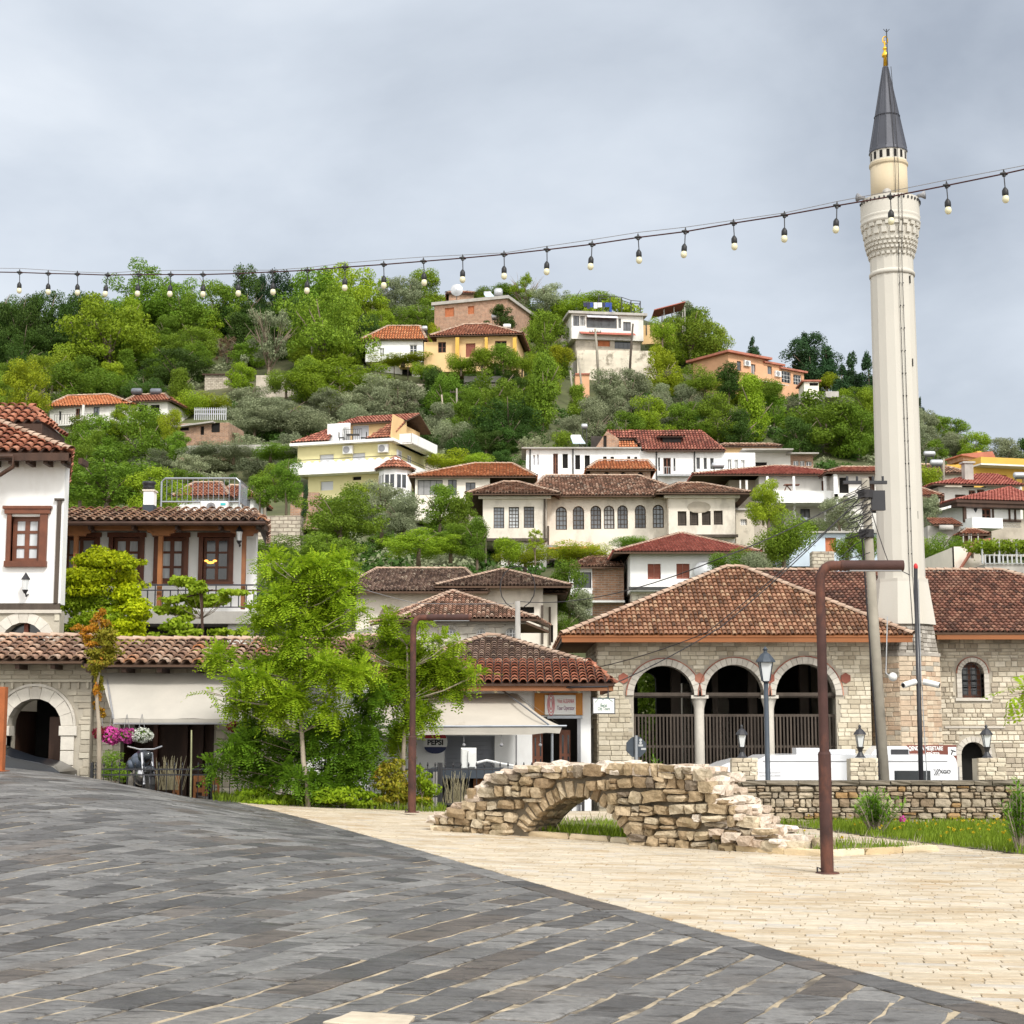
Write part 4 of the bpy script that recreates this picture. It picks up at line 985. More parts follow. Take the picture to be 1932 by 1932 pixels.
f=ROOT[t.name];MB().tube([(f.xz(*r5(580,365))[0],0,f.xz(*r5(580,362))[1]),(f.xz(*r5(785,365))[0],0,f.xz(*r5(785,374))[1])],.03,5).build('line','wire',t)
for i,(x0,x1,y1,m)in enumerate(((583,605,395,'clothdark'),(607,628,410,'clothdark'),(630,650,400,'clothblue'),(655,680,408,'clothwhite'),(682,712,400,'clothwhite'),(715,732,400,'clothdark'),(735,762,398,'clothblue'),(764,781,438,'clothblue'))):
 a,zt_=f.xz(*r5(x0,368));b,zb_=f.xz(*r5(x1,y1));MB().box(a,b,-.03,.03,zb_,zt_+.02).build('garment',m,t)
t=dirhouse('boundary_wall','tan panel fence with posts on the crest right of the veranda house','fence',r5,(990,590),Y=226,yaw=R_(-12))
V=Vol(t,r5,(990,520,1215,590),'yellowwarm',fr=ROOT[t.name],D=.3,clear=False,top=None)
mb=MB()
for i in range(8):x=V.x0+(V.x1-V.x0)*i/7;mb.box(x-.06,x+.06,-.1,0,V.z0,V.z1+.3)
V.part(mb,'posts','metaldark')
t=dirhouse('shelter','open maroon roofed shelter at the right end of the crest fence','shelter',r5,(1140,520),Y=229)
f=ROOT[t.name];mb=MB();a=[f.xz(*r5(x,500))[0]for x in(1145,1215,1290)]
for x in a:mb.box(x-.07,x+.07,0,.14,-1,2.6);mb.box(x-.07,x+.07,3,3.14,-1,2.6)
mb.each('post','concrete',t);MB().slab([(a[0]-1.5,-1,2.0),(a[2],-1,3.2),(a[2],4,3.2),(a[0]-1.5,4,2.0)],.12).build('roof','tilemaroon',t)
t=dirhouse('retaining_wall','tall peeling cream retaining wall below the veranda house','wall',r5,(530,870),Y=214,yaw=R_(4))
V=Vol(t,r5,(540,700,1085,872),'peel',fr=ROOT[t.name],D=1)
V=Vol(t,r5,(478,770,540,872),'concrete',Y=215,D=1)
t=dirhouse('boundary_wall','narrow orange plastered wall under the peeling cream wall','wall',r5,(530,1080),Y=204)
V=Vol(t,r5,(527,868,625,1085),'peach',fr=ROOT[t.name],D=4)
V.rbox((527,858,628,868),-.2,4,'cap','tilehouse')
t=dirhouse('hillside_house','long peach house with balcony and white windows at the right end of the crest','house',p4,(345,860),Y=214,yaw=R_(36))
f=ROOT[t.name]
V=Vol(t,p4,(345,510,710,800),'peach',fr=f,D=7,wins=[(428,555,470,650,'g'),(568,585,612,685,'g')]);V.flat('tilehouse',.7,.3)
V2=Vol(t,p4,(710,590,870,815),'peach',fr=f,D=7,wins=[(732,605,777,725,'g')]);V2.flat('tilehouse',.4,.25,'roof')
V3=Vol(t,p4,(870,655,1095,850),'peach',fr=f,D=6,wins=[(872,655,965,770,'W'),(988,690,1070,790,'W')]);V3.flat('tilehouse',.4,.25,'roof')
h=V.hole((540,690,706,760));mb=MB();mb.box(h.x0,h.x1,-1.3,0,h.z0-.1,h.z0+.05);mb.box(h.x0,h.x1,-1.3,-1.2,h.z0,h.z1);V.part(mb,'balcony','peach')
h=V.hole((580,770,830,800));V.part(MB().slab([(h.x0,-2.2,h.z0),(h.x1,-2.2,h.z0),(h.x1,0,h.z1),(h.x0,0,h.z1)],.06),'canopy','white2')
for V_,q in((V,(490,560)),(V2,(797,665))):x,z=V_.loc(*q);acunit(t,f,x,z-.6,-.02,1.1,.8)
t=dirhouse('hillside_house','peach house wing with dark balcony half hidden by the bright green tree','house',p4,(60,760),Y=228,yaw=R_(10))
V=Vol(t,p4,(-30,600,345,830),'peach',fr=ROOT[t.name],D=6);V.rbox((70,610,155,672),-1,0,'balcony','wooddark');V.flat('tilehouse')
t=dirhouse('hut','small cream hut with dark sloping roof at the end of the peach house','hut',p4,(1095,830),Y=200)
V=Vol(t,p4,(1095,760,1240,830),'cream',fr=ROOT[t.name],D=4,wins=[(1150,770,1235,800,'x')],clear=False);V.flat('tilehouse',.3)
t=dirhouse('terrace','white concrete terrace slab on the right slope below the dark conifers','terrace',p4,(1310,900),Y=196)
V=Vol(t,p4,(1310,855,1440,890),'concrete',fr=ROOT[t.name],D=4,clear=True,sink=.3)
# ---- left slope
t=dirhouse('hillside_house','low white house with orange roof and outside stair on the left slope','house',r1,(345,280),Y=185,yaw=R_(-10))
V=Vol(t,r1,(345,125,905,282),'white2',fr=ROOT[t.name],D=8,wins=[(410,158,426,220,'g'),(525,138,556,212,'k'),(650,126,693,192,'g'),(803,122,846,195,'g')])
V.hip('tileorange',.36,(470,58),(760,50),.5)
V2=Vol(t,r1,(905,95,1165,262),'white2',Y=184,yaw=R_(-10),D=7,wins=[(962,112,1025,180,'x'),(1045,112,1110,180,'x')])
V2.hip('tilered',.36,(945,52),(1150,55),.6)
h=V.hole((420,205,720,262));mb=MB();mb.box(h.x0,h.x1,-1.6,0,h.z0-.15,h.z0);V.part(mb,'balcony','white2');mb=MB();railing(h.x0,h.x1,-1.55,h.z0,h.z1+.2,mb,.3,.02)
a=V.loc(720,200,-1.55);b=V.loc(815,300,-1.55);mb.tube([(a[0],-1.55,a[1]),(b[0],-1.55,b[1])],.04,5);mb.tube([(a[0],-1.55,a[1]-.9),(b[0],-1.55,b[1]-.9)],.04,5)
for k in range(8):q=k/7;mb.tube([(a[0]+(b[0]-a[0])*q,-1.55,a[1]+(b[1]-a[1])*q),(a[0]+(b[0]-a[0])*q,-1.55,a[1]+(b[1]-a[1])*q-.9)],.02,4)
V.part(mb,'railing','metaldark');V.rbox((570,112,583,235),-1.7,-1.5,'pillar','white2')
tank_on_roof(r1,(952,18),21,6,187,'left dark water tank on the low white house','tankdark',legs=.5)
tank_on_roof(r1,(1085,20),22,6,187,'right dark water tank on the low white house','tankdark',legs=.5)
t=dirhouse('brick_shed','brick shed with two dark openings and sloping sheet roof on the left slope','shed',r1,(1240,410),Y=160,yaw=R_(-8))
V=Vol(t,r1,(1240,240,1590,412),'bricksmall',fr=ROOT[t.name],D=5,wins=[(1395,262,1420,322,'x'),(1470,238,1530,305,'x'),(1250,265,1315,292,'x')])
V.part(MB().slab([(V.x0-.4,-.6,V.loc(1240,268)[1]),(V.x1*.72,-.6,V.z1+.1),(V.x1*.72,5,V.z1+.1),(V.x0-.4,5,V.loc(1240,268)[1])],.15),'roof','concrete')
V.part(MB().box(V.x0*1,V.x1*.72,0,5,V.z1-.002,V.z1+.02),'parapet','concrete')
t=dirhouse('picket_fence','pale picket fence above the brick shed','fence',r1,(1355,205),Y=166)
f=ROOT[t.name];mb=MB();x0=f.xz(*r1(1355,190))[0];x1=f.xz(*r1(1572,190))[0]
for i in range(16):x=x0+(x1-x0)*i/15;mb.box(x-.045,x+.045,0,.05,-.2,1.1)
mb.box(x0,x1,.05,.1,.4,.5);mb.box(x0,x1,.05,.1,.85,.93);mb.build('pickets','railgrey',t)
t=dirhouse('retaining_wall','long pale retaining wall crossing the left slope below the olive trees','wall',r1,(1265,445),Y=152,yaw=R_(-5))
V=Vol(t,r1,(1262,392,2070,438),'concrete',fr=ROOT[t.name],D=.5,sink=.1)
t=dirhouse('hillside_house','small white house with red hip roofs seen behind the roof railing','house',r1,(1235,840),Y=108,yaw=R_(-4))
V=Vol(t,r1,(1235,755,1570,850),'white',fr=ROOT[t.name],D=6);V.hip('tilered',.24,(1350,662),(1540,680),.35)
V2=Vol(t,r1,(1570,758,1765,850),'white',Y=109,D=6,wins=[(1680,770,1740,830,'g')]);V2.hip('tilered',.24,(1600,682),(1680,682),.35)
t=dirhouse('ruined_hut','small ruined stone hut with pale plaster among trees on the upper left slope','hut',(rf),(386,748),Y=205)
V=Vol(t,rf,(386,708,430,746),'rubble',fr=ROOT[t.name],D=4);V.flat('wooddark',.3,.15)
t=dirhouse('ruined_hut','pale broken walled hut behind the bare branched tree','hut',(rf),(483,745),Y=200)
V=Vol(t,rf,(483,708,560,745),'plasterdirt',fr=ROOT[t.name],D=4,wins=[(513,718,530,735,'x')])
t=dirhouse('stone_wall','old rubble stone wall right of the balcony house','wall',r1,(1790,1080),Y=92,yaw=R_(-6))
V=Vol(t,r1,(1750,885,2090,1085),'rubble',fr=ROOT[t.name],D=.8)
t=dirhouse('stone_wall','small brick pier below the pale yellow house','wall',r3,(280,1920),Y=125)
V=Vol(t,r3,(283,1785,480,1925),'bricksmall',fr=ROOT[t.name],D=2)
# ---- big pale yellow house
t=dirhouse('hillside_house','large pale yellow house with wrap balcony, terrace and white bay tower','house',r3,(405,1810),Y=146,yaw=R_(-17));f=ROOT[t.name]
V=Vol(t,r3,(332,1452,982,1640),'yellowpale',fr=f,D=9,sink=.2,wins=[(485,1520,583,1600,'w'),(712,1510,802,1590,'w')])
VL=Vol(t,r3,(405,1640,982,1810),'yellowpale',fr=f,D=9,wins=[(492,1708,580,1770,'w'),(715,1675,775,1700,'x')])
V.part(MB().box(V.x0-.5,V.x1+.5,-.7,V.D,V.z1,V.z1+.25),'eave_slab','white')
sidewin(V,[(1020,1492,1052,1560,'w'),(1095,1530,1120,1600,'d')])
for q in((655,1465),(900,1455)):x,z=V.loc(*q);acunit(t,f,x,z-.75,-.02,.95,.75)
h=V.hole((320,1592,880,1668));mb=MB();mb.box(h.x0,V.x1+1.3,-1.3,0,h.z0,h.z0+.15);mb.box(h.x0,V.x1+1.2,-1.3,-1.2,h.z0+.15,h.z0+1.05);mb.box(h.x0,h.x0+.1,-1.2,0,h.z0+.15,h.z0+1.05)
mb.box(V.x1+1.2,V.x1+1.3,-1.3,9,h.z0+.15,h.z0+1.05);mb.box(V.x1,V.x1+1.3,0,9,h.z0,h.z0+.15)
n=14
for i in range(n):x=h.x0+(V.x1+1.3-h.x0)*i/n;mb.ball((x+.3,-1.25,h.z0+1.05),.28,8,4,(1,.16,.6))
V.part(mb,'balcony','white');mb=MB();mb.tube([(h.x0,-1.25,h.z0+1.35),(V.x1+1.25,-1.25,h.z0+1.35),(V.x1+1.25,9,h.z0+1.35)],.03,5);V.part(mb,'handrail','metaldark')
zt=V.z1+.25
A=V.hole((635,1312,950,1450),0,3.0);AT=MB();wall(AT,A.x0,V.x1-.4,zt,A.z1,3.0,3.25,[h_ for h_ in[V.hole((715,1318,828,1440),0,3.0)]]);AT.box(A.x0,V.x1-.4,3.25,8.5,zt,A.z1);V.part(AT,'attic_wall','yellowwarm')
window(t,f,V.hole((715,1318,828,1440),0,3.0),3.1,'w')
a0,az=V.loc(610,1305,2.6);a1=V.x1+.5
roof_faces(t,f,[[(a0,2.4,A.z1),(a1,2.4,A.z1),(a1,6,A.z1+1.3),(a0+.6,6,A.z1+1.3)],[(a1,9.2,A.z1),(a0,9.2,A.z1),(a0+.6,6,A.z1+1.3),(a1,6,A.z1+1.3)]],'tilehouse',.3,tile=(0,))
lx0=V.x0-.4;lx1=V.loc(640,1400,1.5)[0]
roof_faces(t,f,[[(lx0,-.6,zt+.05),(V.loc(545,1445,-.6)[0],-.6,zt+.05),(V.loc(600,1350,3.2)[0],3.2,zt+2.2),(lx0+3.2,3.2,zt+2.2)],[(lx0,8,zt+.05),(lx0,-.6,zt+.05),(lx0+3.2,3.2,zt+2.2),(lx0+3.2,5,zt+2.2)]],'tilehouse',.3)
rx0=V.loc(805,1430,-.6)[0];rx1=V.x1+.2
roof_faces(t,f,[[(rx0,-.6,zt+.05),(rx1,-.6,zt+.05),(rx1+.2,3.2,zt+2.4),(rx0+1.4,3.2,zt+2.4)]],'tilered',.3)
mb=MB();mb.prism([(rx1-.1,zt),(rx1-.1,zt+.1)]+[(rx1+.1,zt+2.2),(rx1+.1,zt)],-.5,3.1);V.part(mb,'gable','yellowwarm')
mb=MB();xx=V.loc(545,1400,1.0)[0];mb.box(xx,xx+2.2,.8,1.0,zt,zt+1.9);mb.box(xx+2.1,V.loc(640,1400,1)[0]+.2,.8,1.0,zt,zt+1.5);V.part(mb,'parapet','white')
mb=MB();railing(V.loc(650,1400,0)[0],V.loc(785,1400,0)[0],-.2,zt,zt+1.1,mb,.2);V.part(mb,'railing','metaldark')
mb=MB();mb.box(V.x1+.3,V.x1+1.5,1.3,1.45,zt-.2,zt+.7);mb.box(V.x1+1.4,V.x1+1.55,1.3,8,zt-.2,zt+.7);mb.box(V.x1-.2,V.x1+1.5,1.3,8,zt-.25,zt-.1);V.part(mb,'terrace_parapet','white')
bx0,bz1=V.loc(878,1622,-2);bx1,bz0=V.loc(1080,1800,-2);cx=(bx0+bx1)/2;rr=(bx1-bx0)/2*1.04;cyb=-rr+.6
mb=MB().lathe([(rr,bz0-3),(rr,bz1)],(cx,cyb,0),8,math.pi/8);V.part(mb,'bay_wall','white')
for k in(-1,0,1):
 ang=-math.pi/2+k*math.pi/4;f2=Fr(f.M@Vector((cx+rr*math.cos(math.pi/8)*math.cos(ang),cyb+rr*math.cos(math.pi/8)*math.sin(ang),0)),f.yaw+ang+math.pi/2)
 window(t,f2,Hole(-.5,.5,bz0+.6 if k==0 else bz0+.6,bz1-.5),-.05,'d')
fs=[];R0=(cx,cyb,bz1+1.25)
for k in range(8):
 a=math.pi/8+k*math.pi/4;b=a+math.pi/4;q=rr+.35;fs.append([(cx+q*math.cos(a),cyb+q*math.sin(a),bz1),(cx+q*math.cos(b),cyb+q*math.sin(b),bz1),R0])
roof_faces(t,f,fs,'tilered',.28,name='bay_roof',tile=(3,4,5,6,7))
tb=thing('patio_set','dark table and chairs on the pale yellow house terrace','patio set',Fr(f.M@Vector((V.loc(710,1420,.4)[0],.6,zt))))
MB().box(-.6,.6,-.4,.4,.7,.75).tube([(0,0,0),(0,0,.7)],.05,6).build('table','metaldark',tb)
for sx in(-1,1):
 mb=MB().box(sx*1.0-.25,sx*1.0+.25,-.25,.25,.42,.47).box(sx*1.25-.03,sx*1.25+.03,-.25,.25,.42,.95)
 for a in(-.2,.2):
  for b in(-.2,.2):mb.box(sx+a-.02,sx+a+.02,b-.02,b+.02,0,.42)
 mb.build('chair','metaldark',tb)
t=dirhouse('hillside_house','brown tiled low roof beside the right terrace of the pale yellow house','house',r3,(1200,1600),Y=158)
V=Vol(t,r3,(1195,1570,1320,1640),'plasterdirt',fr=ROOT[t.name],D=5,clear=False);V.hip('tileold',.28,(1215,1530),(1300,1530),.3)
t=dirhouse('hillside_house','cream house with bright orange hip roof and grey shutters','house',r3,(1150,1870),Y=131);f=ROOT[t.name]
V=Vol(t,r3,(1150,1682,1670,1870),'cream',fr=f,D=9,wins=[(1167,1697,1342,1803,'G'),(1380,1695,1440,1805,'g'),(1502,1715,1570,1807,'g')])
V.hip('tileorange',.27,(1560,1590),(1830,1572),(.5,3.8),ry=5)
t2=dirhouse('stone_wall','rough stone terrace wall at the left of the long ottoman house','wall',r6,(50,725),Y=124)
Vol(t2,r6,(55,555,245,725),'rubble',fr=ROOT[t2.name],D=3)
# ---- long white house with the half ruined roof
t=dirhouse('hillside_house','long low white house with a half ruined red roof and brick gable','house',r5,(180,1560),Y=143);f=ROOT[t.name]
V=Vol(t,r5,(185,1388,985,1575),'white',fr=f,D=6,wins=[(232,1428,248,1500,'w'),(258,1425,273,1500,'w'),(372,1418,406,1560,'k'),(438,1420,475,1520,'x'),(526,1428,560,1528,'x'),(592,1430,628,1528,'x'),(720,1438,745,1475,'x'),(772,1440,796,1475,'x'),(888,1438,910,1470,'g'),(937,1440,958,1470,'g')])
V.part(MB().box(V.x0-.4,V.x1,-.45,6,V.z1,V.z1+.12),'roof_slab','concrete')
V2=Vol(t,r5,(985,1400,1560,1620),'white',fr=f,D=8,wins=[(1103,1445,1116,1538,'g'),(1140,1448,1192,1565,'k'),(1210,1450,1224,1540,'g'),(1370,1446,1394,1524,'g'),(1420,1448,1442,1526,'g'),(1466,1450,1490,1526,'g')])
V3=Vol(t,r5,(1560,1412,1780,1620),'white',fr=f,D=7,wins=[(1587,1458,1614,1532,'d'),(1634,1460,1660,1534,'d'),(1682,1462,1706,1536,'d')])
mb=MB()
for x in(212,510,1090,1355):a,z_=V.loc(x,1400);mb.tube([(a,-.1,V.z1),(a,-.1,V.z0-1)],.06,6)
V.part(mb,'drainpipe','metaldark');mb=MB();h=V2.hole((1100,1520,1325,1572));railing(h.x0,h.x1,-.8,h.z0,h.z1,mb,.18);mb.box(h.x0,h.x1,-.8,0,h.z0-.12,h.z0);V2.part(mb,'railing','railgrey')
rz=V2.loc(760,1258,4)[1];ex=V2.loc(1570,1410,-.5)[0];gx=V2.loc(640,1385,0)[0];e0=V2.loc(945,1290,.5)[0];z0=V2.z1
rfx=V2.loc(1400,1290,4)[0];lx=V2.loc(745,1258,4)[0]
h_=V2.loc(960,1330,2)
roof_faces(t,f,[[(V2.loc(1000,1400)[0],-.5,z0),(ex,-.5,z0),(rfx,4,rz),(V2.loc(900,1262,4)[0],4,rz)],[(ex,-.5,z0),(ex,8.5,z0),(rfx,4,rz)],[(ex,8.5,z0),(gx,8.5,z0),(lx,4,rz),(rfx,4,rz)],
[(lx+.3,2.6,rz-1.0),(V2.loc(940,1300,2.6)[0],2.6,rz-1.0),(V2.loc(930,1262,4)[0],4,rz),(lx,4,rz)]],'tilebrownred',.27,tile=(0,1,3),th=.12,under='wooddark')
mb=MB();wall(mb,V2.loc(650,1390,1)[0],V2.loc(830,1390,1)[0],z0-.3,rz,1.0,1.3,[V2.hole((722,1292,745,1390),0,1.0)],top=[(V2.loc(650,1390,1)[0],z0+.1),(V2.loc(745,1300,1)[0],rz-.6),(V2.loc(830,1330,1)[0],rz-1.3)])
mb.box(V2.loc(830,1390,1)[0],V2.loc(960,1390,1)[0],1.6,1.9,z0-.3,z0+1.0);mb.box(V2.loc(660,1390,1)[0],V2.loc(960,1390,1)[0],6,6.3,z0-.3,z0+1);V2.part(mb,'brick_gable','bricksmall')
V2.part(MB().box(V2.loc(650,1390,1)[0],V2.loc(1100,1390,1)[0],4.6,4.8,z0,rz-.4),'inner_partition','interior')
a=V2.loc(832,1398,.2)[0];b=V2.loc(965,1398,.2)[0];roof_faces(t,f,[[(a,.1,z0+.1),(b,.1,z0+.1),(b-.2,1.5,z0+1.1),(a,1.5,z0+1.1)]],'tileorange',.25,name='patched_roof')
h=V2.hole((1095,1300,1290,1345),0,1.2);fs=[[(h.x0,.6,h.z0+.5),(h.x1,.6,h.z0+.5),(h.x1-.2,3,h.z1+.3),(h.x0+.2,3,h.z1+.3)]];roof_faces(t,f,fs,'tilebrownred',.27,name='dormer_roof',th=.06,under='wooddark')
V2.part(MB().box(h.x0+.5,h.x1-.4,.8,3,h.z0-.2,h.z0+.4),'dormer_shade','dark')  # solid dark box stands in for the unlit space below the dormer roof
tank_on_roof(r5,(530,1302),20,4,147,'white solar heater tank on the long white house','acwhite',legs=.6,panel=True)
tank_on_roof(r5,(590,1228),12,5,152,'small round tank among trees above the long white house',legs=1.5)
t2=tank_on_roof(r5,(1520,1500),24,5.5,135,'silver water tank on tall legs before the long white house',legs=3.4)
t=dirhouse('hillside_house','low house with grey metal canopy and brick upper wall behind the maroon roof','house',q1,(180,560),Y=147);f=ROOT[t.name]
V=Vol(t,q1,(150,412,440,580),'white2',fr=f,D=7,wins=[(215,470,290,530,'x')]);V.part(MB().box(V.x0-.5,V.x1,-1.8,6,V.z1,V.z1+.12),'canopy','concrete')
V2=Vol(t,q1,(440,425,585,560),'bricksmall',fr=f,D=7,wins=[(458,460,492,495,'d'),(500,460,530,495,'d'),(540,465,575,495,'d')]);V2.part(MB().box(V2.x0-.4,V2.x1+.4,-.8,6,V2.z1,V2.z1+.12),'canopy','concrete')
t=dirhouse('hillside_house','tan low building with old tile edge behind the long white house','house',r5,(1520,1410),Y=156)
V=Vol(t,r5,(1530,1375,1932,1450),'yellowwarm',fr=ROOT[t.name],D=5);V.hip('tileold',.3,(1560,1358),(1900,1362),.4)
t=dirhouse('hillside_house','small brick house with patchy orange tiled roof above the long ottoman roof','house',r5,(640,1620),Y=131)
V=Vol(t,r5,(632,1535,1050,1620),'bricksmall',fr=ROOT[t.name],D=5,arch=[(722,1545,770,1600,'x'),(838,1545,882,1600,'x'),(962,1545,998,1600,'x')]);V.hip('tileorange',.25,(690,1470),(1030,1458),.35,y1=5.3)
t=dirhouse('ottoman_house','long cream ottoman house with row of arched windows and three brown tiled roofs','house',r6,(245,930),Y=107);f=ROOT[t.name]
VM=Vol(t,r6,(650,512,1430,788),'creamold',Y=108.5,D=9,rev=.14,arch=[(706,570,777,718,'A'),(814,567,886,716,'A'),(926,564,994,713,'A'),(1010,564,1078,712,'A'),(1096,562,1163,710,'A'),(1207,560,1277,708,'A'),(1320,558,1391,706,'A')])
VL=Vol(t,r6,(245,500,648,772),'creamold',fr=f,D=10,rev=.14,sink=.2,wins=[(313,575,380,708,'L'),(409,573,474,707,'y'),(504,571,570,706,'L')])
VR=Vol(t,r6,(1420,495,1842,748),'creamold',Y=107,D=10,rev=.14,sink=.2,wins=[(1478,600,1534,692,'r'),(1554,599,1609,690,'r'),(1631,598,1687,688,'r'),(1706,596,1763,686,'r')])
VM.hip('tileold',.215,(640,380),(1235,368),(1.5,1.5),ry=5);VL.hip('tileold',.215,(372,420),(470,420),(1.1,.9),ry=4.5);VR.hip('tileold',.215,(1480,428),(1630,415),(.9,1.0),ry=4.5)
VL2=Vol(t,r6,(360,778,648,930),'white2',Y=107.5,D=8,wins=[(378,832,428,900,'x')]);VR2=Vol(t,r6,(1440,750,1840,830),'white2',Y=107.8,D=8)
VM2=Vol(t,r6,(650,790,1440,830),'white2',Y=109.6,D=8,arch=[(820,812,885,850,'x'),(1010,812,1075,850,'x'),(1180,812,1245,850,'x')],sink=4)
for V_ in(VL,VR):V_.part(MB().box(V_.x0-.15,V_.x1+.15,-.15,.02,V_.z0-.18,V_.z0),'sill_band','woodgrey');V_.part(MB().box(V_.x0-.3,V_.x1+.3,-.25,.0,V_.z1-.25,V_.z1-.06),'cornice','cream')
mb=MB()
for V_,x in((VL,636),(VR,1436),(VR,1830)):a=V_.loc(x,600)[0];mb.tube([(a,-.12,V_.z1-.2),(a,-.12,V_.z0)],.07,6)
VL.part(mb,'drainpipe','woodgrey')
mb=MB();q=VR.hole((1588,562,1636,588));mb.ball(((q.x0+q.x1)/2,0,(q.z0+q.z1)/2),.8,12,6,(1,.05,.5));q=VM.hole((1005,528,1070,555));mb.ball(((q.x0+q.x1)/2,1.5,(q.z0+q.z1)/2),.8,12,6,(1,.05,.5));VR.part(mb,'relief','plasterdirt')
h=VM.hole((655,800,985,835),0,-2);VM.part(MB().slab([(h.x0,-2.5,h.z0),(h.x1,-2.5,h.z0),(h.x1,-.05,h.z1),(h.x0,-.05,h.z1)],.1),'porch_roof','tileorange')
h=VM.hole((650,850,720,930),0,-2);VM.part(MB().box(h.x0,h.x1,-2.2,-2,h.z0+1.2,h.z1),'porch_screen','plasticgrey')
t=dirhouse('hillside_house','narrow pale yellow annex at the right end of the long ottoman house','house',q1,(90,980),Y=112)
V=Vol(t,q1,(92,778,208,990),'peel',fr=ROOT[t.name],D=6,wins=[(120,833,162,872,'W')]);V.flat('concrete',.15,.15)
V=Vol(t,q1,(208,828,290,1000),'plasterdirt',fr=ROOT[t.name],D=6,clear=False);V.flat('concrete',.15,.15)
t=dirhouse('town_house','white house with clean red hip roof and two closed brown shutters','house',r6,(1175,1090),Y=82);f=ROOT[t.name]
V=Vol(t,r6,(1178,868,1892,1082),'white',fr=f,D=9,sink=.2,wins=[(1288,933,1371,1030,'s'),(1470,932,1554,1028,'s')]);V.hip('tilemaroon',.17,(1500,742),None,(.9,.8),ry=5.5)
V.part(MB().box(V.x0-.1,V.x1,-.12,.02,V.z0-.12,V.z0+.02),'base_band','metaldark');Vol(t,r6,(1190,1095,1600,1170),'ashlarw',Y=82.6,D=8,clear=False)
x,z=V.loc(1604,925);dish=MB().lathe([(.02,0),(.35,.04),(.55,.12)],n=14,cap=False);dish.v=[(a+x+.3,c-.5,b+z-.5)for a,b,c in dish.v];V.part(dish,'satellite_dish','railgrey',True)
t=dirhouse('brick_annex','brick annex with brown tiled roof and glazed white balcony','house',r6,(820,1175),Y=84);f=ROOT[t.name]
V=Vol(t,r6,(937,960,1137,1172),'bricksmall',fr=f,D=6);V2=Vol(t,r6,(792,960,937,1100),'white',fr=f,D=5,wins=[(820,985,932,1098,'g')])
A=V2.loc(780,960);B=V.loc(1135,960);C_=V.loc(920,888,3);roof_faces(t,f,[[(A[0],-.5,A[1]+.02),(B[0],-.5,A[1]+.02),(B[0],3,C_[1]),(C_[0],3,C_[1])],[(A[0],5.5,A[1]+.02),(A[0],-.5,A[1]+.02),(C_[0],3,C_[1])]],'tileold',.17)
h=V2.hole((870,1100,938,1170));mb=MB();railing(h.x0-.6,h.x1,-.6,h.z0+.6,h.z1,mb,.15);mb.box(h.x0-.6,V.x1,-.6,0,h.z0-.1,h.z0);V.part(mb,'balcony','white')
t=dirhouse('hillside_house','white two storey house with wide maroon hip roof and columned balcony','house',q1,(240,870),Y=124);f=ROOT[t.name]
V=Vol(t,q1,(240,560,745,735),'white2',fr=f,D=8,sink=.1,wins=[(638,588,655,678,'k')]);V.hip('tilemaroon',.24,(330,500),(425,470),(5.2,.8),ry=6)
V2=Vol(t,q1,(400,735,705,870),'white2',Y=125.5,D=7,wins=[(503,768,565,825,'g')])
h=V.hole((318,672,705,735));mb=MB();mb.box(h.x0,h.x1,-1.6,-1.5,h.z0,h.z1);mb.box(h.x0,h.x1,-1.6,0,h.z0-.15,h.z0);mb.box(h.x0,h.x0+.15,-1.5,0,h.z0,h.z1);V.part(mb,'balcony','white')
for x0,x1 in((287,301),(456,470),(655,671),(722,745)):V.rbox((x0,560,x1,735),-1.5,-1.25,'pillar','white')
for x0,x1 in((460,473),(657,668)):V2.rbox((x0,740,x1,870),-1.5,-1.3,'pillar','white')
for x0,x1 in((153,168),(115,124)):V.rbox((x0,585,x1,700),-.5,-.3,'pillar','white2')
V.part(MB().box(V.loc(70,600)[0],V.x0,2,7,V.z0-1.2,V.z1),'side_wall','plasterdirt')
h=V.hole((385,630,480,672));mb=MB();mb.tube([(h.x0,-1,h.z0),(h.x0+.2,-1,h.z1),(h.x1,-1,h.z1)],.05,5);mb.tube([(h.x0+.6,-1,h.z0),(h.x0+.2,-1,h.z1)],.05,5);mb.box(h.x0,h.x1,-1.3,-.6,h.z1,h.z1+.06);V.part(mb,'swing_seat','woodbrown')
tank_on_roof(q1,(525,845),17,7,118,'black barrel shaped tank on rusty legs above the pale blue house','tankdark',legs=1.4)
t=dirhouse('hillside_house','unfinished white house with black doorway and tile edged flat roof beside the minaret','house',q1,(730,800),Y=122);f=ROOT[t.name]
V=Vol(t,q1,(722,545,1050,810),'white2',fr=f,D=8,wins=[(752,567,812,668,'x'),(940,560,978,665,'S'),(945,728,990,795,'x')]);V.hip('tilehouse',.25,(760,508),(1010,508),.8,y1=8);V.rbox((718,545,742,740),-.6,-.3,'pillar','white')
V.part(MB().box(V.x0-.2,V.x1,-.6,0,V.loc(800,712)[1],V.loc(800,680)[1]),'floor_slab','white2')
t=dirhouse('town_house','low pale blue house with orange shuttered window below the columned house','house',q1,(430,1075),Y=106);f=ROOT[t.name]
V=Vol(t,q1,(592,925,1000,1065),'blueish',fr=f,D=7,wins=[(662,952,733,1044,'o')]);Vol(t,q1,(430,930,592,1010),'blueish',fr=f,D=7)
V.part(MB().box(V.loc(425,930)[0],V.x1+.3,-.3,7,V.z1,V.z1+.12),'roof_slab','concrete')
t=dirhouse('stone_wall','short rubble wall under the pale blue house','wall',q1,(560,1100),Y=104);Vol(t,q1,(580,1040,720,1110),'rubble',fr=ROOT[t.name],D=1)
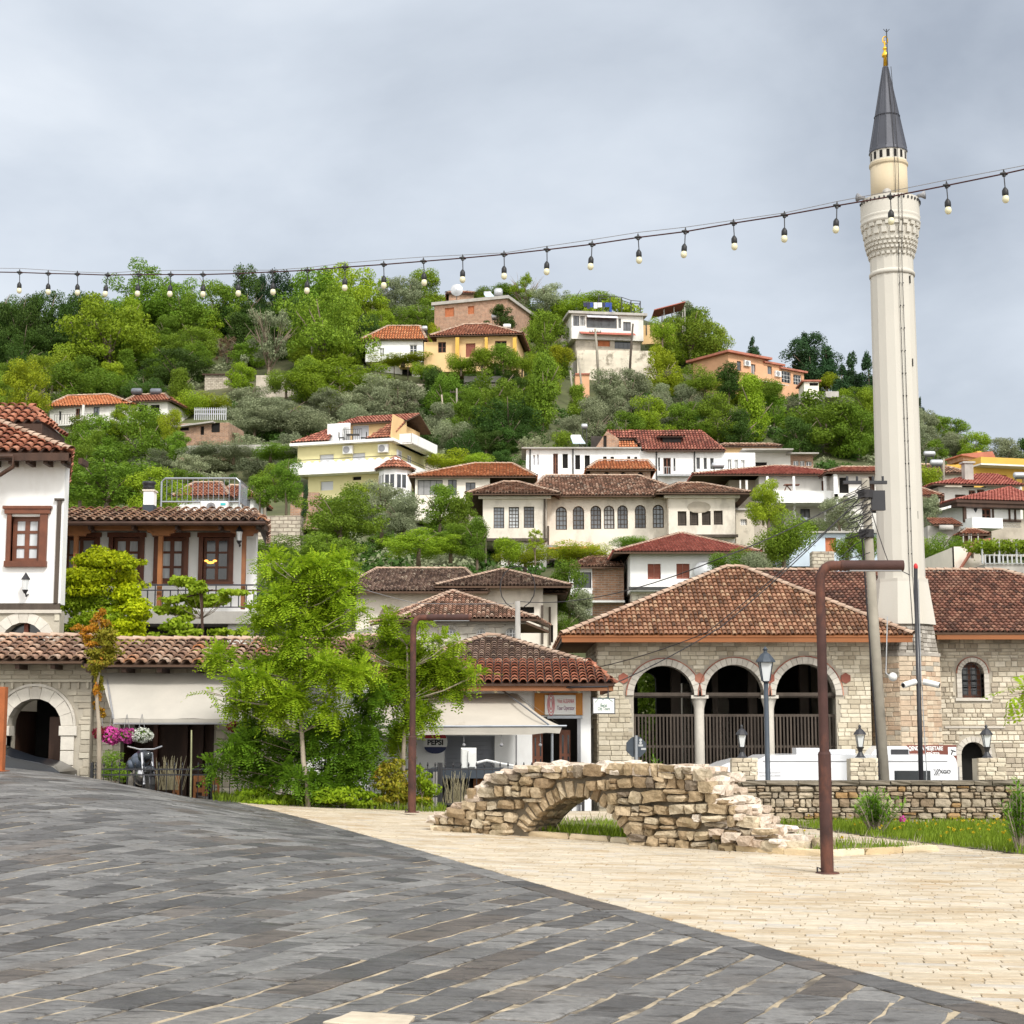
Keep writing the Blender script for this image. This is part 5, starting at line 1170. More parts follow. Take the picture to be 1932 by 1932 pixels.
# ---- right cluster beyond the minaret
t=dirhouse('hillside_house','bright yellow flat roofed house at the right edge','house',p1,(1110,800),Y=150,yaw=R_(14));f=ROOT[t.name]
V=Vol(t,p1,(1110,600,2100,860),'yellow',fr=f,D=8,wins=[(1530,708,1655,765,'s')]);h=V.hole((1115,482,2100,605));V.part(MB().box(h.x0,h.x1,-1.5,8,h.z0+.15,h.z1),'parapet','yellow');V.part(MB().box(h.x0,h.x1,-1.5,8,h.z0,h.z0+.15),'slab','white2')
V2=Vol(t,p1,(680,545,1005,700),'yellow',Y=152,D=5,clear=False)
h=V.hole((960,395,1400,482),0,3);V.part(MB().box(h.x0,(h.x0+h.x1)/2+.8,3,6,h.z0,h.z1-.1),'roof_room','bricksmall');V.part(MB().slab([(h.x0-.3,2.7,h.z1),(h.x0+3,2.7,h.z1+.4),(h.x1+.5,2.7,h.z0+.1),(h.x1+.5,6.3,h.z0+.1),(h.x0+3,6.3,h.z1+.4),(h.x0-.3,6.3,h.z1)],.12),'room_roof','tilehouse');V.part(MB().box((h.x0+h.x1)/2+.7,h.x1-1.2,3.3,6,h.z0,h.z0+1),'room_wall','yellow')
t=dirhouse('hillside_house','dark brown tiled roof left of the bright yellow house','house',p1,(230,700),Y=146)
V=Vol(t,p1,(150,690,1010,760),'plasterdirt',fr=ROOT[t.name],D=7,clear=True);V.hip('tileold',.3,(200,560),(560,560),.3)
tank_on_roof(p1,(432,370),22,5,140,'upper grey water tank right of the minaret',legs=2.0);tank_on_roof(p1,(545,512),25,6,138,'lower grey water tank on a rusty stand right of the minaret',legs=1.8);tank_on_roof(p1,(1850,712),22,6,132,'dark grey water tank at the right edge',legs=1.2)
t=dirhouse('hillside_house','white house with flat red roof and brown windows left of the yellow house','house',p1,(580,1440),Y=126,yaw=R_(6));f=ROOT[t.name]
V=Vol(t,p1,(580,900,1325,1320),'white2',fr=f,D=8,sink=.3,wins=[(595,1020,675,1165,'k'),(838,1015,1003,1140,'S'),(1055,950,1165,1060,'k'),(1185,935,1310,1035,'k')]);Vol(t,p1,(1325,880,1900,1200),'white2',fr=f,D=8,clear=False)
hipz=V.loc(1300,700,5);roof_faces(t,f,[[(V.loc(490,910,-1)[0],-1,V.z1+.05),(V.loc(1950,830,-1)[0],-1,V.z1+.05),(V.loc(1500,710,5)[0],5,hipz[1]),(V.loc(1210,700,5)[0],5,hipz[1])],[(V.loc(490,910,-1)[0],9,V.z1+.05),(V.loc(490,910,-1)[0],-1,V.z1+.05),(V.loc(1210,700,5)[0],5,hipz[1])]],'tilemaroon',.25)
h=V.hole((610,1160,1010,1320));mb=MB();mb.box(h.x0,h.x1,-1.5,-1.4,h.z0,h.z1);mb.box(h.x0,h.x1,-1.5,0,h.z0-.15,h.z0);V.part(mb,'balcony','white')
V2=Vol(t,p1,(590,1320,1000,1460),'white2',Y=127.5,D=6,wins=[(872,1360,990,1440,'x')],clear=False)
for x in(705,838):V2.rbox((x-10,1325,x+10,1450),-1.6,-1.4,'pillar','white')
x,z=V.loc(1060,640,1);V.part(MB().box(x-.35,x+.35,1,1.7,z-1.8,z+.6).box(x-.5,x+.5,.9,1.8,z+.6,z+.75),'chimney','concrete')
t=dirhouse('hillside_house','white house with long red roof and brown beams, lower right edge','house',p1,(1010,1600),Y=112,yaw=R_(12));f=ROOT[t.name]
V=Vol(t,p1,(1015,1170,1870,1440),'white',fr=f,D=8,sink=.4,wins=[(1265,1240,1415,1435,'k')])
a=V.loc(860,1150,-1)[0];b=V.x1+2;zz_=V.z1+.1;c=V.loc(1730,900,5)
roof_faces(t,f,[[(a,-1,zz_),(b,-1,zz_),(b,5,c[1]),(c[0],5,c[1])],[(a,9,zz_),(a,-1,zz_),(c[0],5,c[1])]],'tilemaroon',.23,th=.18,under='wooddark')
V.part(MB().box(a+.1,b,-.9,0,zz_-.45,zz_-.02),'eave_beams','wooddark');V.part(MB().box(V.x0-.5,V.x0-.3,-.6,-.4,V.z0-.2,V.z1),'post','wooddark')
mb=MB()
for x in(1430,1690,1780):q=V.loc(x,1250)[0];mb.box(q-.06,q+.06,-.08,0,V.z0,V.z1)
mb.box(V.loc(1430,1300)[0],V.x1,-.08,0,V.z0,V.z0+.12);V.part(mb,'timber','wooddark')
V2=Vol(t,p1,(1410,1400,1950,1700),'plasterdirt',fr=f,D=8,clear=True);h=V.hole((935,1430,1410,1590));V.part(MB().box(h.x0,h.x1,-1.6,0,h.z0,h.z1),'balcony','white')
for q in((1140,1260),(1530,1215),(1715,1205)):x,z=V.loc(*q);V.part(MB().lathe([(.02,0),(.13,.2),(.1,.35)],(x,-.2,z-.2),8),'wall_lamp','iron')
t=dirhouse('outbuilding','small concrete outbuilding with red tile strip right of the minaret','outbuilding',p1,(410,1760),Y=100);f=ROOT[t.name]
V=Vol(t,p1,(410,1510,930,1780),'concrete',fr=f,D=5);roof_faces(t,f,[[(V.loc(465,1505)[0],-.5,V.z1),(V.x1,-.5,V.z1),(V.x1,2,V.z1+.7),(V.loc(470,1450)[0]+.2,2,V.z1+.7)]],'tilered',.2)
h=V.hole((545,1520,755,1610));V.part(MB().tube([(h.x0,-.7,(h.z0+h.z1)/2),(h.x1,-.7,(h.z0+h.z1)/2)],(h.z1-h.z0)/2,12),'tank','concrete',True)
t=dirhouse('outbuilding','low red tiled porch with pale posts beneath the long red roof','outbuilding',p1,(930,1770),Y=99);f=ROOT[t.name]
V=Vol(t,p1,(960,1655,1290,1775),'woodbrown',fr=f,D=4,clear=False);V.hip('tilered',.2,(1000,1580),(1180,1580),.3)
for x in(970,1060,1095,1205):V.rbox((x-8,1640,x+8,1775),-.3,-.15,'post','concrete')
t=dirhouse('town_house','cream gabled house end with small blue framed window at the right','house',q1,(1490,1140),Y=84);f=ROOT[t.name]
V=Vol(t,q1,(1485,1010,1680,1140),'cream',fr=f,D=6,wins=[(1565,1030,1610,1085,'W')],top=None);hh=V.z1
x0,x1=V.x0,V.x1;V.part(MB().prism([(x0,hh-1.6),(x0+.9,hh),(x0,hh)],-.01,.3),'corner','cream')
V.part(MB().slab([(x0-.3,-.5,hh-1.9),(x0+1.2,-.5,hh+.3),(x1+.2,-.5,hh+.4),(x1+.2,5,hh+.4),(x0+1.2,5,hh+.3),(x0-.3,5,hh-1.9)],.12),'roof','tilehouse')
t=dirhouse('terrace','roof terrace with grey balusters and vine pergola at the right edge','terrace',q1,(1680,1145),Y=82);f=ROOT[t.name]
V=Vol(t,q1,(1680,1120,2100,1150),'concrete',fr=f,D=4,clear=True);mb=MB();h=V.hole((1680,1062,2050,1120));railing(h.x0,h.x1,-.1,h.z0,h.z1,mb,.22,.035);V.part(mb,'railing','railgrey')
mb=MB();h=V.hole((1660,955,2100,1120));
for k in range(5):x=h.x0+(h.x1-h.x0)*k/4;mb.tube([(x,-.1,h.z0),(x,-.1,h.z1-.2)],.05,6)
mb.each('pergola_post','railgrey',t,V.fr);crown_obj('vine',leafcloud(rng,[(0,0,0,1,1,1)],4,.1),'lfbright',t).data.vertices
pv=[(h.x0+(h.x1-h.x0)*k/8,.5,h.z1-.35-.1*(k%2),.8,.9,.35)for k in range(9)];crown_obj('vine',leafcloud(rng,pv,4200,.15),'lfbright',t)
CLEAR.append((*q1(1660,950),*q1(1932,1150),q1(1680,1145)[1]))
t=dirhouse('town_house','red roof corner and stone wall just right of the minaret shaft','house',q1,(1250,800),Y=118)
V=Vol(t,q1,(1200,690,1360,830),'plasterdirt',fr=ROOT[t.name],D=5,wins=[(1362,700,1370,760,'x')]);V.hip('tilered',.24,(1220,645),(1290,648),.5)
pole(r3,(1335,1105),(1355,1335),185,'pale wooden pole leaning left, on the slope below the warm yellow house',.12,'barkpale')
pole(r3,(1440,1060),(1443,1290),185,'grey utility pole standing right of the pale leaning pole',.12,arm=True)
pole(r5,(665,550),(690,860),214-3,'tall concrete utility pole before the peeling cream wall',.17,arm=True)
pole(r5,(928,515),(900,860),210,'dark leaning wooden pole at the right of the peeling cream wall',.15,'woodgrey')
pole(r5,(550,760),(585,1095),200,'slanting pole in front of the orange plastered wall',.13)
pole(r5,(492,840),(515,1090),199,'grey pole left of the orange plastered wall',.13)
pole(r3,(100,1730),(105,1960),110,'short wooden pole right of the small red roofed house',.11,'barkpale')
pole(r3,(430,770),(432,880),210,'thin pole between the trees on the upper left slope',.1)
pole(p1,(660,450),(650,835),134,'thin concrete pole right of the minaret tanks',.1)
pole(q1,(1418,460),(1415,610),140,'slim pole beside the bright yellow house',.08)
# ---------------------------------------------------------------- trees on the slope
PROTO={}
def crown_lobes(rng,kind):
 lb=[]
 if kind=='round':
  for _ in range(34):
   a=rng.random()*6.283;r=0.44*math.sqrt(rng.random());z=0.16+0.76*rng.random();k=1.08-abs(z-.45)*1.25
   q=.055+.085*rng.random();lb.append((r*k*math.cos(a),r*k*math.sin(a),z,q*1.2,q*1.2,q*(.7+.5*rng.random())))
  lb.append((.03,0,.45,.24,.24,.25))
 elif kind=='broad':
  for _ in range(44):
   a=rng.random()*6.283;r=0.48*math.sqrt(rng.random());z=0.22+0.70*rng.random()*(1.12-r)
   q=.05+.08*rng.random();lb.append((r*math.cos(a),r*math.sin(a),z,q*1.3,q*1.3,q*.85))
  lb.append((0,.03,.42,.28,.28,.22))
 elif kind=='tall':
  for _ in range(18):
   a=rng.random()*6.283;z=0.18+0.74*rng.random();r=0.25*math.sqrt(rng.random())*(1.1-z*.8)
   lb.append((r*math.cos(a),r*math.sin(a),z,.12+.08*rng.random(),.12+.08*rng.random(),.09+.08*rng.random()))
  lb.append((0,0,.5,.22,.22,.38))
 elif kind=='conifer':
  for _ in range(26):
   z=0.08+0.88*rng.random();a=rng.random()*6.283;r=0.26*(1-z)+.02
   lb.append((r*math.cos(a),r*math.sin(a),z,.05+.12*(1-z),.05+.12*(1-z),.06+.04*rng.random()))
  lb.append((0,0,.35,.17,.17,.34))
 elif kind=='bush':
  for _ in range(14):
   a=rng.random()*6.283;r=0.34*math.sqrt(rng.random());z=0.2+0.55*rng.random()
   lb.append((r*math.cos(a),r*math.sin(a),z,.16+.1*rng.random(),.16+.1*rng.random(),.16+.1*rng.random()))
 elif kind=='sparse':
  for _ in range(26):
   a=rng.random()*6.283;z=0.35+0.6*rng.random();r=0.42*math.sqrt(rng.random())*(1.2-z*.6)
   lb.append((r*math.cos(a),r*math.sin(a),z,.07+.05*rng.random(),.07+.05*rng.random(),.06+.03*rng.random()))
 return lb
def proto(kind,col,fine,var):
 key=(kind,col,fine,var)
 if key in PROTO:return PROTO[key]
 rng=np.random.default_rng(abs(hash(('k',kind,'abc'.find('a'))))%1000+var*17+len(kind)*31+(5 if fine else 0)if False else(sum(map(ord,kind))*7+var*101+(5 if fine else 0)))
 lb=crown_lobes(rng,kind);n,sz=(12500,.028)if fine else(8000,.037)
 if kind=='sparse':n=int(n*.42)
 if kind=='conifer':n=int(n*.8)
 V=leafcloud(rng,lb,n,sz,shell=.5 if kind!='sparse' else .1,asp=.6)
 if col=='lfolive':V=V
 PROTO[key]=np_mesh('crown',V,4,col)
 return PROTO[key]
TRM={}
def trunkmesh(kind,var):
 if(kind,var)in TRM:return TRM[kind,var]
 rnd=random.Random(var*7+len(kind));mb=MB();h=.5 if kind!='conifer' else .9
 pts=[(0,0,-.12),(rnd.uniform(-.02,.02),0,.15),(rnd.uniform(-.04,.04),rnd.uniform(-.03,.03),.3),(0,0,h)]
 mb.tube(pts,[.035,.028,.022,.008],7)
 if kind!='conifer':
  for k in range(9 if kind=='sparse' else 6):
   a=rnd.random()*6.28;z=.2+.25*rnd.random();l=.25+.12*rnd.random();p=Vector((0,0,z));q=Vector((math.cos(a)*l,math.sin(a)*l,z+.25+.2*rnd.random()))
   m=(p+q)/2+Vector((0,0,.04));mb.tube([p,m,q],[.014,.009,.003],5)
   if kind=='sparse':
    for _ in range(4):d=Vector((rnd.uniform(-.15,.15),rnd.uniform(-.15,.15),rnd.uniform(.03,.2)));mb.tube([m,m+(q-m)*.4+d*.5,q+d],[.006,.004,.0015],4)
 o=mb.build('trunk','bark',None,None,True);me=o.data;bpy.data.objects.remove(o);TRM[kind,var]=me;return me
LAND=[('the crest brick house',888,600),('the orange roofed white house',745,670),('the warm yellow house',900,650),('the glazed veranda house',1145,610),('the peeling cream wall',1160,685),('the peach house',1450,700),
('the low white house',200,775),('the brick shed',385,815),('the pale yellow house',680,850),('the orange roofed cream house',900,900),('the long white house',1180,865),
('the long ottoman house',1150,970),('the columned house',1480,920),('the pale blue house',1580,1030),('the brown shuttered house',1290,1070),('the bright yellow house',1850,880),('the long red roof',1870,950),
('the roof railing',380,920),('the old rubble wall',530,1000),('the minaret shaft',1690,800),('the balcony house',300,1020),('the ruined stone hut',408,728),('the two dark water tanks',275,738),('the brick annex',1120,1080),('the dark old tiled roofs',800,1090)]
CNAME={'lfbright':'bright green','lfmid':'mid green','lfdark':'dark green','lfolive':'grey green','lfyellow':'yellow green','lfbrown':'brownish','lfconifer':'blackish green'}
KNAME={'round':'round tree','broad':'spreading tree','tall':'upright tree','conifer':'pointed tree','bush':'bush','sparse':'thin crowned tree'}
TREES=[]
def relname(u,v):
 L_=sorted(LAND,key=lambda a:(a[1]-u)**2+((a[2]-v)*1.3)**2)[0];du=u-L_[1];dv=v-L_[2]
 if abs(du)<45 and abs(dv)<28:w_='close beside'
 else:
  h='' if abs(du)<35 else('right of' if du>0 else 'left of');q='' if abs(dv)<22 else('below' if dv>0 else 'above')
  w_={('',''):'close beside'}.get((h,q))or(f"{q} and {h}" if h and q else(h or q))
 far='just ' if math.hypot(du,dv)<70 and w_!='close beside' else ''
 return far+w_+' '+L_[0]
def tree(u,vb,w,h,kind,col,Y=None,lab=None):
 Y=hillY(u,vb-h*.1)if Y is None else Y
 base=P(u,vb,Y);m=Y/F;W_,H_=w*m,h*m;var=random.randrange(3)
 if kind=='conifer':W_*=1.7
 TREES.append(dict(u=u,v=vb-h*.5,W=W_,H=H_,kind=kind,col=col,base=base,var=var,lab=lab,fine=w>62))
M3=[
(-15,690,110,140,'broad','lfdark'),(30,700,110,150,'broad','lfdark'),(85,690,90,140,'round','lfdark'),(145,680,100,120,'round','lfdark'),(262,640,115,143,'broad','lfmid'),
(205,725,175,175,'broad','lfbright'),(345,640,100,115,'broad','lfmid'),(408,650,110,130,'broad','lfmid'),(465,640,80,130,'round','lfdark'),(490,620,42,100,'tall','lfconifer'),(530,640,85,120,'round','lfconifer'),
(585,640,130,142,'broad','lfmid'),(660,630,120,143,'broad','lfbright'),(610,720,165,185,'broad','lfmid'),(690,690,70,90,'round','lfdark'),(560,690,90,120,'round','lfdark'),(720,660,70,70,'round','lfbright'),
(768,610,75,82,'round','lfolive'),(745,640,90,60,'bush','lfmid'),(800,640,80,75,'broad','lfmid'),(785,600,60,45,'bush','lfmid'),(830,590,60,35,'bush','lfbright'),(815,668,36,55,'tall','lfyellow'),(824,730,46,105,'tall','lfyellow'),
(925,590,60,50,'bush','lfmid',242),(990,600,70,80,'sparse','lfbright',238),(1030,600,90,65,'broad','lfolive',238),(1080,600,100,50,'bush','lfbright',236),(1130,590,90,40,'bush','lfbright',236),(955,570,60,34,'bush','lfmid',243),
(1000,650,60,60,'round','lfmid'),(1030,690,85,100,'round','lfmid'),(945,630,60,50,'round','lfdark',214),(1050,720,60,60,'bush','lfmid'),(1060,690,50,40,'bush','lfyellow',213),
(505,740,115,145,'sparse','lfolive'),(428,700,45,60,'sparse','lfbrown'),(370,690,90,80,'broad','lfmid'),(330,740,110,90,'broad','lfdark'),(150,790,120,110,'round','lfmid'),(95,760,110,100,'broad','lfbright'),
(48,800,110,110,'round','lfyellow',180),(10,830,90,110,'round','lfmid'),(205,760,90,60,'bush','lfmid'),(270,760,70,50,'bush','lfdark',195),(455,750,60,60,'round','lfbright'),(350,800,90,60,'bush','lfbright'),(400,790,70,50,'bush','lfyellow'),
(640,760,170,80,'broad','lfbright'),(580,770,90,90,'round','lfmid'),(700,790,110,75,'round','lfolive'),(750,800,110,80,'round','lfolive'),(620,800,90,60,'round','lfolive'),(470,800,100,70,'round','lfolive'),(530,830,130,75,'broad','lfolive'),
(480,835,100,80,'broad','lfolive'),(580,830,100,60,'bush','lfolive'),(560,790,40,25,'bush','lfyellow'),(620,790,50,25,'bush','lfyellow'),(840,800,80,90,'round','lfmid'),(815,780,60,80,'round','lfdark'),
(870,705,60,40,'bush','lfbright',198),(910,702,60,45,'bush','lfbright',198),(950,700,60,50,'bush','lfmid',198),(985,705,50,45,'bush','lfbright',198),(800,715,50,35,'bush','lfbright',199),(760,690,120,22,'bush','lfyellow',206),
(1025,830,110,150,'tall','lfmid'),(1020,760,90,85,'round','lfbright'),(930,830,110,130,'broad','lfmid'),(960,860,120,110,'broad','lfdark'),(880,850,90,110,'round','lfmid'),
(1140,800,90,95,'round','lfolive'),(1120,850,90,90,'round','lfolive'),(1190,790,80,90,'round','lfolive'),(1245,760,85,100,'round','lfyellow'),(1255,700,70,60,'bush','lfbright'),(1300,720,120,145,'broad','lfmid'),(1310,700,80,110,'tall','lfdark'),
(1345,700,80,90,'round','lfbright'),(1250,650,50,55,'bush','lfbright',221),(1375,760,60,70,'round','lfdark',198),(1422,690,26,52,'conifer','lfconifer'),(1225,850,90,95,'round','lfbright'),(1180,860,80,80,'round','lfmid'),(1345,790,70,55,'bush','lfolive'),
(1295,840,90,80,'round','lfmid'),(1290,790,70,60,'round','lfolive'),(1355,850,95,100,'round','lfmid'),(1420,850,110,130,'tall','lfbright'),(1460,820,80,90,'round','lfmid'),(1400,860,90,80,'round','lfdark'),(1560,870,170,130,'broad','lfmid'),(1620,880,100,110,'round','lfmid'),
(1510,880,90,90,'round','lfdark'),(1500,800,90,50,'bush','lfolive'),(1560,790,100,45,'bush','lfolive'),(1640,820,60,80,'round','lfbright'),(1532,735,108,100,'round','lfconifer'),(1520,735,50,98,'conifer','lfconifer'),(1560,735,40,80,'conifer','lfconifer'),(1610,765,42,95,'conifer','lfconifer'),(1640,775,42,105,'conifer','lfconifer'),(1590,765,40,70,'conifer','lfconifer'),
(1560,745,60,40,'bush','lfyellow'),(1590,765,50,30,'bush','lfbright'),(1738,800,16,48,'conifer','lfconifer'),(1745,850,70,70,'round','lfolive'),(1790,850,80,60,'round','lfmid'),(1840,880,80,60,'round','lfbright'),(1890,900,90,70,'round','lfolive'),(1935,900,60,70,'round','lfdark'),(1770,820,50,40,'bush','lfmid'),(1755,880,60,50,'round','lfmid'),(1750,930,60,60,'bush','lfbright',135),
(1755,1010,50,70,'round','lfolive',112),(1780,1065,75,62,'bush','lfmid',92),(1738,1060,50,45,'bush','lfbright',93),(1480,1080,120,110,'bush','lfmid',88),(1450,1000,80,85,'round','lfbright',104),(1440,985,60,50,'round','lfmid',106),(1600,1060,60,55,'bush','lfmid',96),(1640,1065,55,55,'bush','lfmid',94),(1585,1010,95,70,'round','lfolive',110),(1540,1010,50,30,'bush','lfmid',117),
(1385,1085,90,50,'bush','lfmid',78),(1425,1090,60,50,'bush','lfolive',77),
(270,900,130,125,'round','lfmid'),(240,830,80,60,'round','lfbright',168),(180,880,110,90,'round','lfmid'),(285,830,90,50,'round','lfbright'),(150,850,70,60,'round','lfmid'),(320,830,45,60,'bush','lfyellow',155),
(200,980,190,130,'broad','lfmid',98),(290,980,120,90,'round','lfbright',96),(150,960,100,110,'round','lfmid',104),(340,960,110,70,'round','lfmid',112),(390,900,110,60,'round','lfolive'),(360,925,90,60,'round','lfolive',126),(450,890,130,70,'broad','lfolive'),(500,910,100,70,'round','lfolive'),(520,940,80,60,'round','lfmid',115),(545,880,60,60,'round','lfolive'),(490,960,60,60,'round','lfmid',106),(540,960,70,90,'round','lfmid',105),(575,990,20,70,'tall','lfconifer',112),
(855,890,95,42,'bush','lfyellow',150),(905,890,60,38,'bush','lfbright',148),(1000,890,60,60,'sparse','lfolive',148),
(640,1040,150,120,'broad','lfmid',92),(720,1010,110,105,'broad','lfolive',98),(760,1020,90,80,'round','lfolive',96),(690,960,90,50,'bush','lfbright',112),(830,1010,100,90,'round','lfmid',100),(790,1060,130,60,'broad','lfbright',84),(850,1055,110,60,'round','lfmid',85),(900,1065,75,80,'tall','lfmid',84),(870,1030,60,90,'round','lfmid',98),
(560,1090,180,70,'broad','lfmid',80),(620,1090,130,80,'broad','lfmid',78),(520,1060,110,50,'bush','lfmid',84),(990,1075,100,50,'bush','lfyellow',88),(1090,1065,120,42,'bush','lfyellow',92),(1075,1180,90,110,'round','lfmid',76),(1100,1190,60,70,'round','lfolive',74),(1190,1040,70,30,'bush','lfmid',96),(1070,1215,70,60,'bush','lfmid',72),
(960,1060,60,45,'bush','lfbright',86),(1010,1060,40,55,'sparse','lfbright',85),
]
M3+=[(380,868,80,34,'bush','lfolive',148),(440,872,90,36,'bush','lfolive',148),(510,868,90,34,'bush','lfmid',148),(550,862,60,30,'bush','lfolive',149),(1330,745,90,60,'bush','lfmid',204),(1395,765,90,60,'round','lfbright',202),(1440,760,70,50,'bush','lfmid',200),(465,700,90,60,'round','lfmid'),(540,745,70,50,'bush','lfmid',196),(600,870,40,40,'bush','lfmid',150),(335,870,60,50,'round','lfmid',150),(1060,880,60,60,'round','lfmid',150),(1090,800,60,70,'tall','lfmid',185),(1075,850,70,60,'round','lfolive',165)]
for q in M3:tree(*q[:6],Y=q[6]if len(q)>6 else None)
def patchcol(u,v):
 P_=[(540,790,'lfolive'),(720,770,'lfolive'),(430,890,'lfolive'),(1170,780,'lfolive'),(1530,790,'lfolive'),(1780,830,'lfolive'),(300,700,'lfmid'),(100,640,'lfdark'),(470,620,'lfdark'),(250,640,'lfbright'),(640,730,'lfbright'),(1350,780,'lfbright'),(960,820,'lfdark'),(1000,700,'lfmid'),(1600,840,'lfmid'),(1450,830,'lfbright'),(150,850,'lfmid'),(620,980,'lfmid'),(1890,870,'lfolive'),(1250,860,'lfmid')]
 b=min(P_,key=lambda p:math.hypot(p[0]-u,p[1]-v)*random.uniform(.6,1.4));return b[2]
auto=0;rr_=random.Random(11);v=600
while v<1060 and auto<150:
 u=-20+rr_.random()*50
 while u<1960:
  uu=u+rr_.uniform(-15,15);vv=v+rr_.uniform(-9,9);u+=54-(1060-v)*.02
  if vv<interp(uu,CREST)+12:continue
  w_=rr_.uniform(58,92);h_=w_*rr_.uniform(.7,1.0)
  if any(a-w_*.4<uu<c+w_*.4 and vv>vb_-3 and vv-h_<vb_-2 and vv-h_<d for a,b,c,d,vb_ in CLEAR):continue
  if any(a-w_*.2<uu<c+w_*.2 and b<vv<vb_+4 for a,b,c,d,vb_ in CLEAR):continue
  if any(abs(tt['u']-uu)<22 and abs(tt['v']-(vv-h_/2))<18 for tt in TREES):continue
  tree(uu,vv,w_,h_,rr_.choice(['round','broad','bush','round','tall']),patchcol(uu,vv));auto+=1
 v+=26
labs={}
for q in TREES:
 q['lab']=f"{'large ' if q['H'] > 8.5 else ('small ' if q['H'] < 3.6 else '')}{CNAME[q['col']]} {KNAME[q['kind']]} {relname(q['u'], q['v'])}"
 labs.setdefault(q['lab'],[]).append(q)
ORD=['leftmost','second','third','fourth','fifth','sixth','seventh']
for k,l in labs.items():
 if len(l)>1:
  l.sort(key=lambda q:q['u'])
  for i,q in enumerate(l):q['lab']=k+', '+(('left one' if i==0 else 'right one')if len(l)==2 else(ORD[min(i,6)]+(' from left' if i else '')))
for q in TREES:
 o=bpy.data.objects.new('tree' if q['kind']!='bush' else 'bush',None);COL.objects.link(o);o.location=q['base'];o.rotation_euler=(0,0,random.random()*6.28)
 o.scale=(q['W']*1.12,q['W']*1.12,q['H']*1.12);o['label']=q['lab'];o['category']='tree' if q['kind']!='bush' else 'bush';o['group']='trees and bushes on the hillside'
 for nm,me in(('crown',proto(q['kind'],q['col'],q['fine'],q['var'])),('trunk' if q['kind']!='bush' else 'stem',trunkmesh(q['kind'],q['var']))):
  c=bpy.data.objects.new(nm,me);COL.objects.link(c);c.parent=o
print('trees',len(TREES),max(len(q['lab'].split())for q in TREES),len(TREES)-len(set(q['lab']for q in TREES)))
rng=np.random.default_rng(5);parts=[];part2=[]
B0=leafcloud(rng,[(0,0,.5,.8,.8,.6),(.7,.3,.4,.6,.6,.45),(-.6,-.2,.4,.6,.6,.5),(0,-.7,.35,.6,.6,.4)],420,.26,shell=.6)
n=0
while n<1350:
 u=random.uniform(-60,2000);vc=interp(u,CREST);v=vc+3+(1150-vc)*random.random()**1.25
 if any(a-6<u<c+6 and b<v<vb_+8 for a,b,c,d,vb_ in CLEAR):continue
 p=HP(u,v);s=random.uniform(.7,1.5);a=random.random()*6.28;R=np.array([[math.cos(a),-math.sin(a),0],[math.sin(a),math.cos(a),0],[0,0,1]])
 (parts if n%3 else part2).append((B0*s)@R.T+np.array([p.x,p.y,p.z-.5]));n+=1
o=crown_obj('scrub',np.concatenate(part2),'lfolive');o['kind']='stuff';o['label']='grey green scrub scattered over the hillside';o['category']='undergrowth'
o=crown_obj('undergrowth',np.concatenate(parts),'lfdark');o['kind']='stuff';o['label']='low shrubs and scrub covering the hillside between trees';o['category']='undergrowth'  # leaf colour kept dark to stand for deep shadow gaps between trees
def SL(pts,z0,z1):
 n=len(pts);return MB().add([(x,y,z0)for x,y in pts]+[(x,y,z1)for x,y in pts],[tuple(range(n-1,-1,-1)),tuple(range(n,2*n))]+[(i,(i+1)%n,n+(i+1)%n,n+i)for i in range(n)])
# ---------------------------------------------------------------- mosque porch, mosque and minaret
YP=45.0
t=thing('mosque_porch','stone arcade porch with three pointed arches and pyramid tile roof','porch',Fr((P(*q2(490,700),YP).x,YP,STREET)));f=ROOT[t.name]
def HO(reg,q,arch=0,c=0.0,fr=None,rise=None):
 fr=fr or f;(a,b),(c_,d)=reg(q[0],q[1]),reg(q[2],q[3]);um,vm=(a+c_)/2,(b+d)/2
 h=Hole(fr.xz(a,vm,c)[0],fr.xz(c_,vm,c)[0],fr.xz(um,d,c)[1],fr.xz(um,b,c)[1],0);w_=(h.x1-h.x0)/2
 if arch:h.rise=min(w_*(rise or 1.0),h.z1-h.z0);h.zs=h.z1-h.rise
 return h
zsp=f.xz(*q2(940,885))[1];XR=f.xz(*q3(835,400))[0];ztop=f.xz(*q2(940,478))[1]
A1,A2,A3=HO(q2,(738,672,1160,885),1),HO(q2,(1237,665,1645,885),1),HO(q3,(180,465,598,690),1)
for a in(A1,A2,A3):a.z0=zsp;a.rise=a.z1-zsp-.02;a.zs=zsp+.02
big=Hole(A1.x0,A3.x1,0.3,zsp)
mb=wall(MB(),0,XR,0,ztop,0,.5,[big,A1,A2,A3]);wl=mb.build('wall','mortar',t)
mb=MB();blocks(mb,0,XR,1.0,ztop,0,[big]+[Hole(a.x0-.21,a.x1+.21,zsp,a.z1+.21,a.rise+.21)for a in(A1,A2,A3)],.10,.15,.16,.36,bev=.008);mb.build('facing_stones','blocks',wl)
mb=MB();m2=MB()
for a in(A1,A2,A3):voussoirs(mb,a,-.045,.5,.185,19);strip_arch(m2,a,-.055,.02,.19,.215)
for c in((A1.x1+A2.x0)/2,(A2.x1+A3.x0)/2,A1.x0-.28,A3.x1+.28):z=f.xz(*q2(700,760))[1];m2.prism([(c+.15*math.cos(k*math.pi/3+.52),z+.15*math.sin(k*math.pi/3+.52))for k in range(6)],-.05,.01)
mb.build('arch_stones','dress',wl);m2.build('brick_trim','tilehouse',wl)
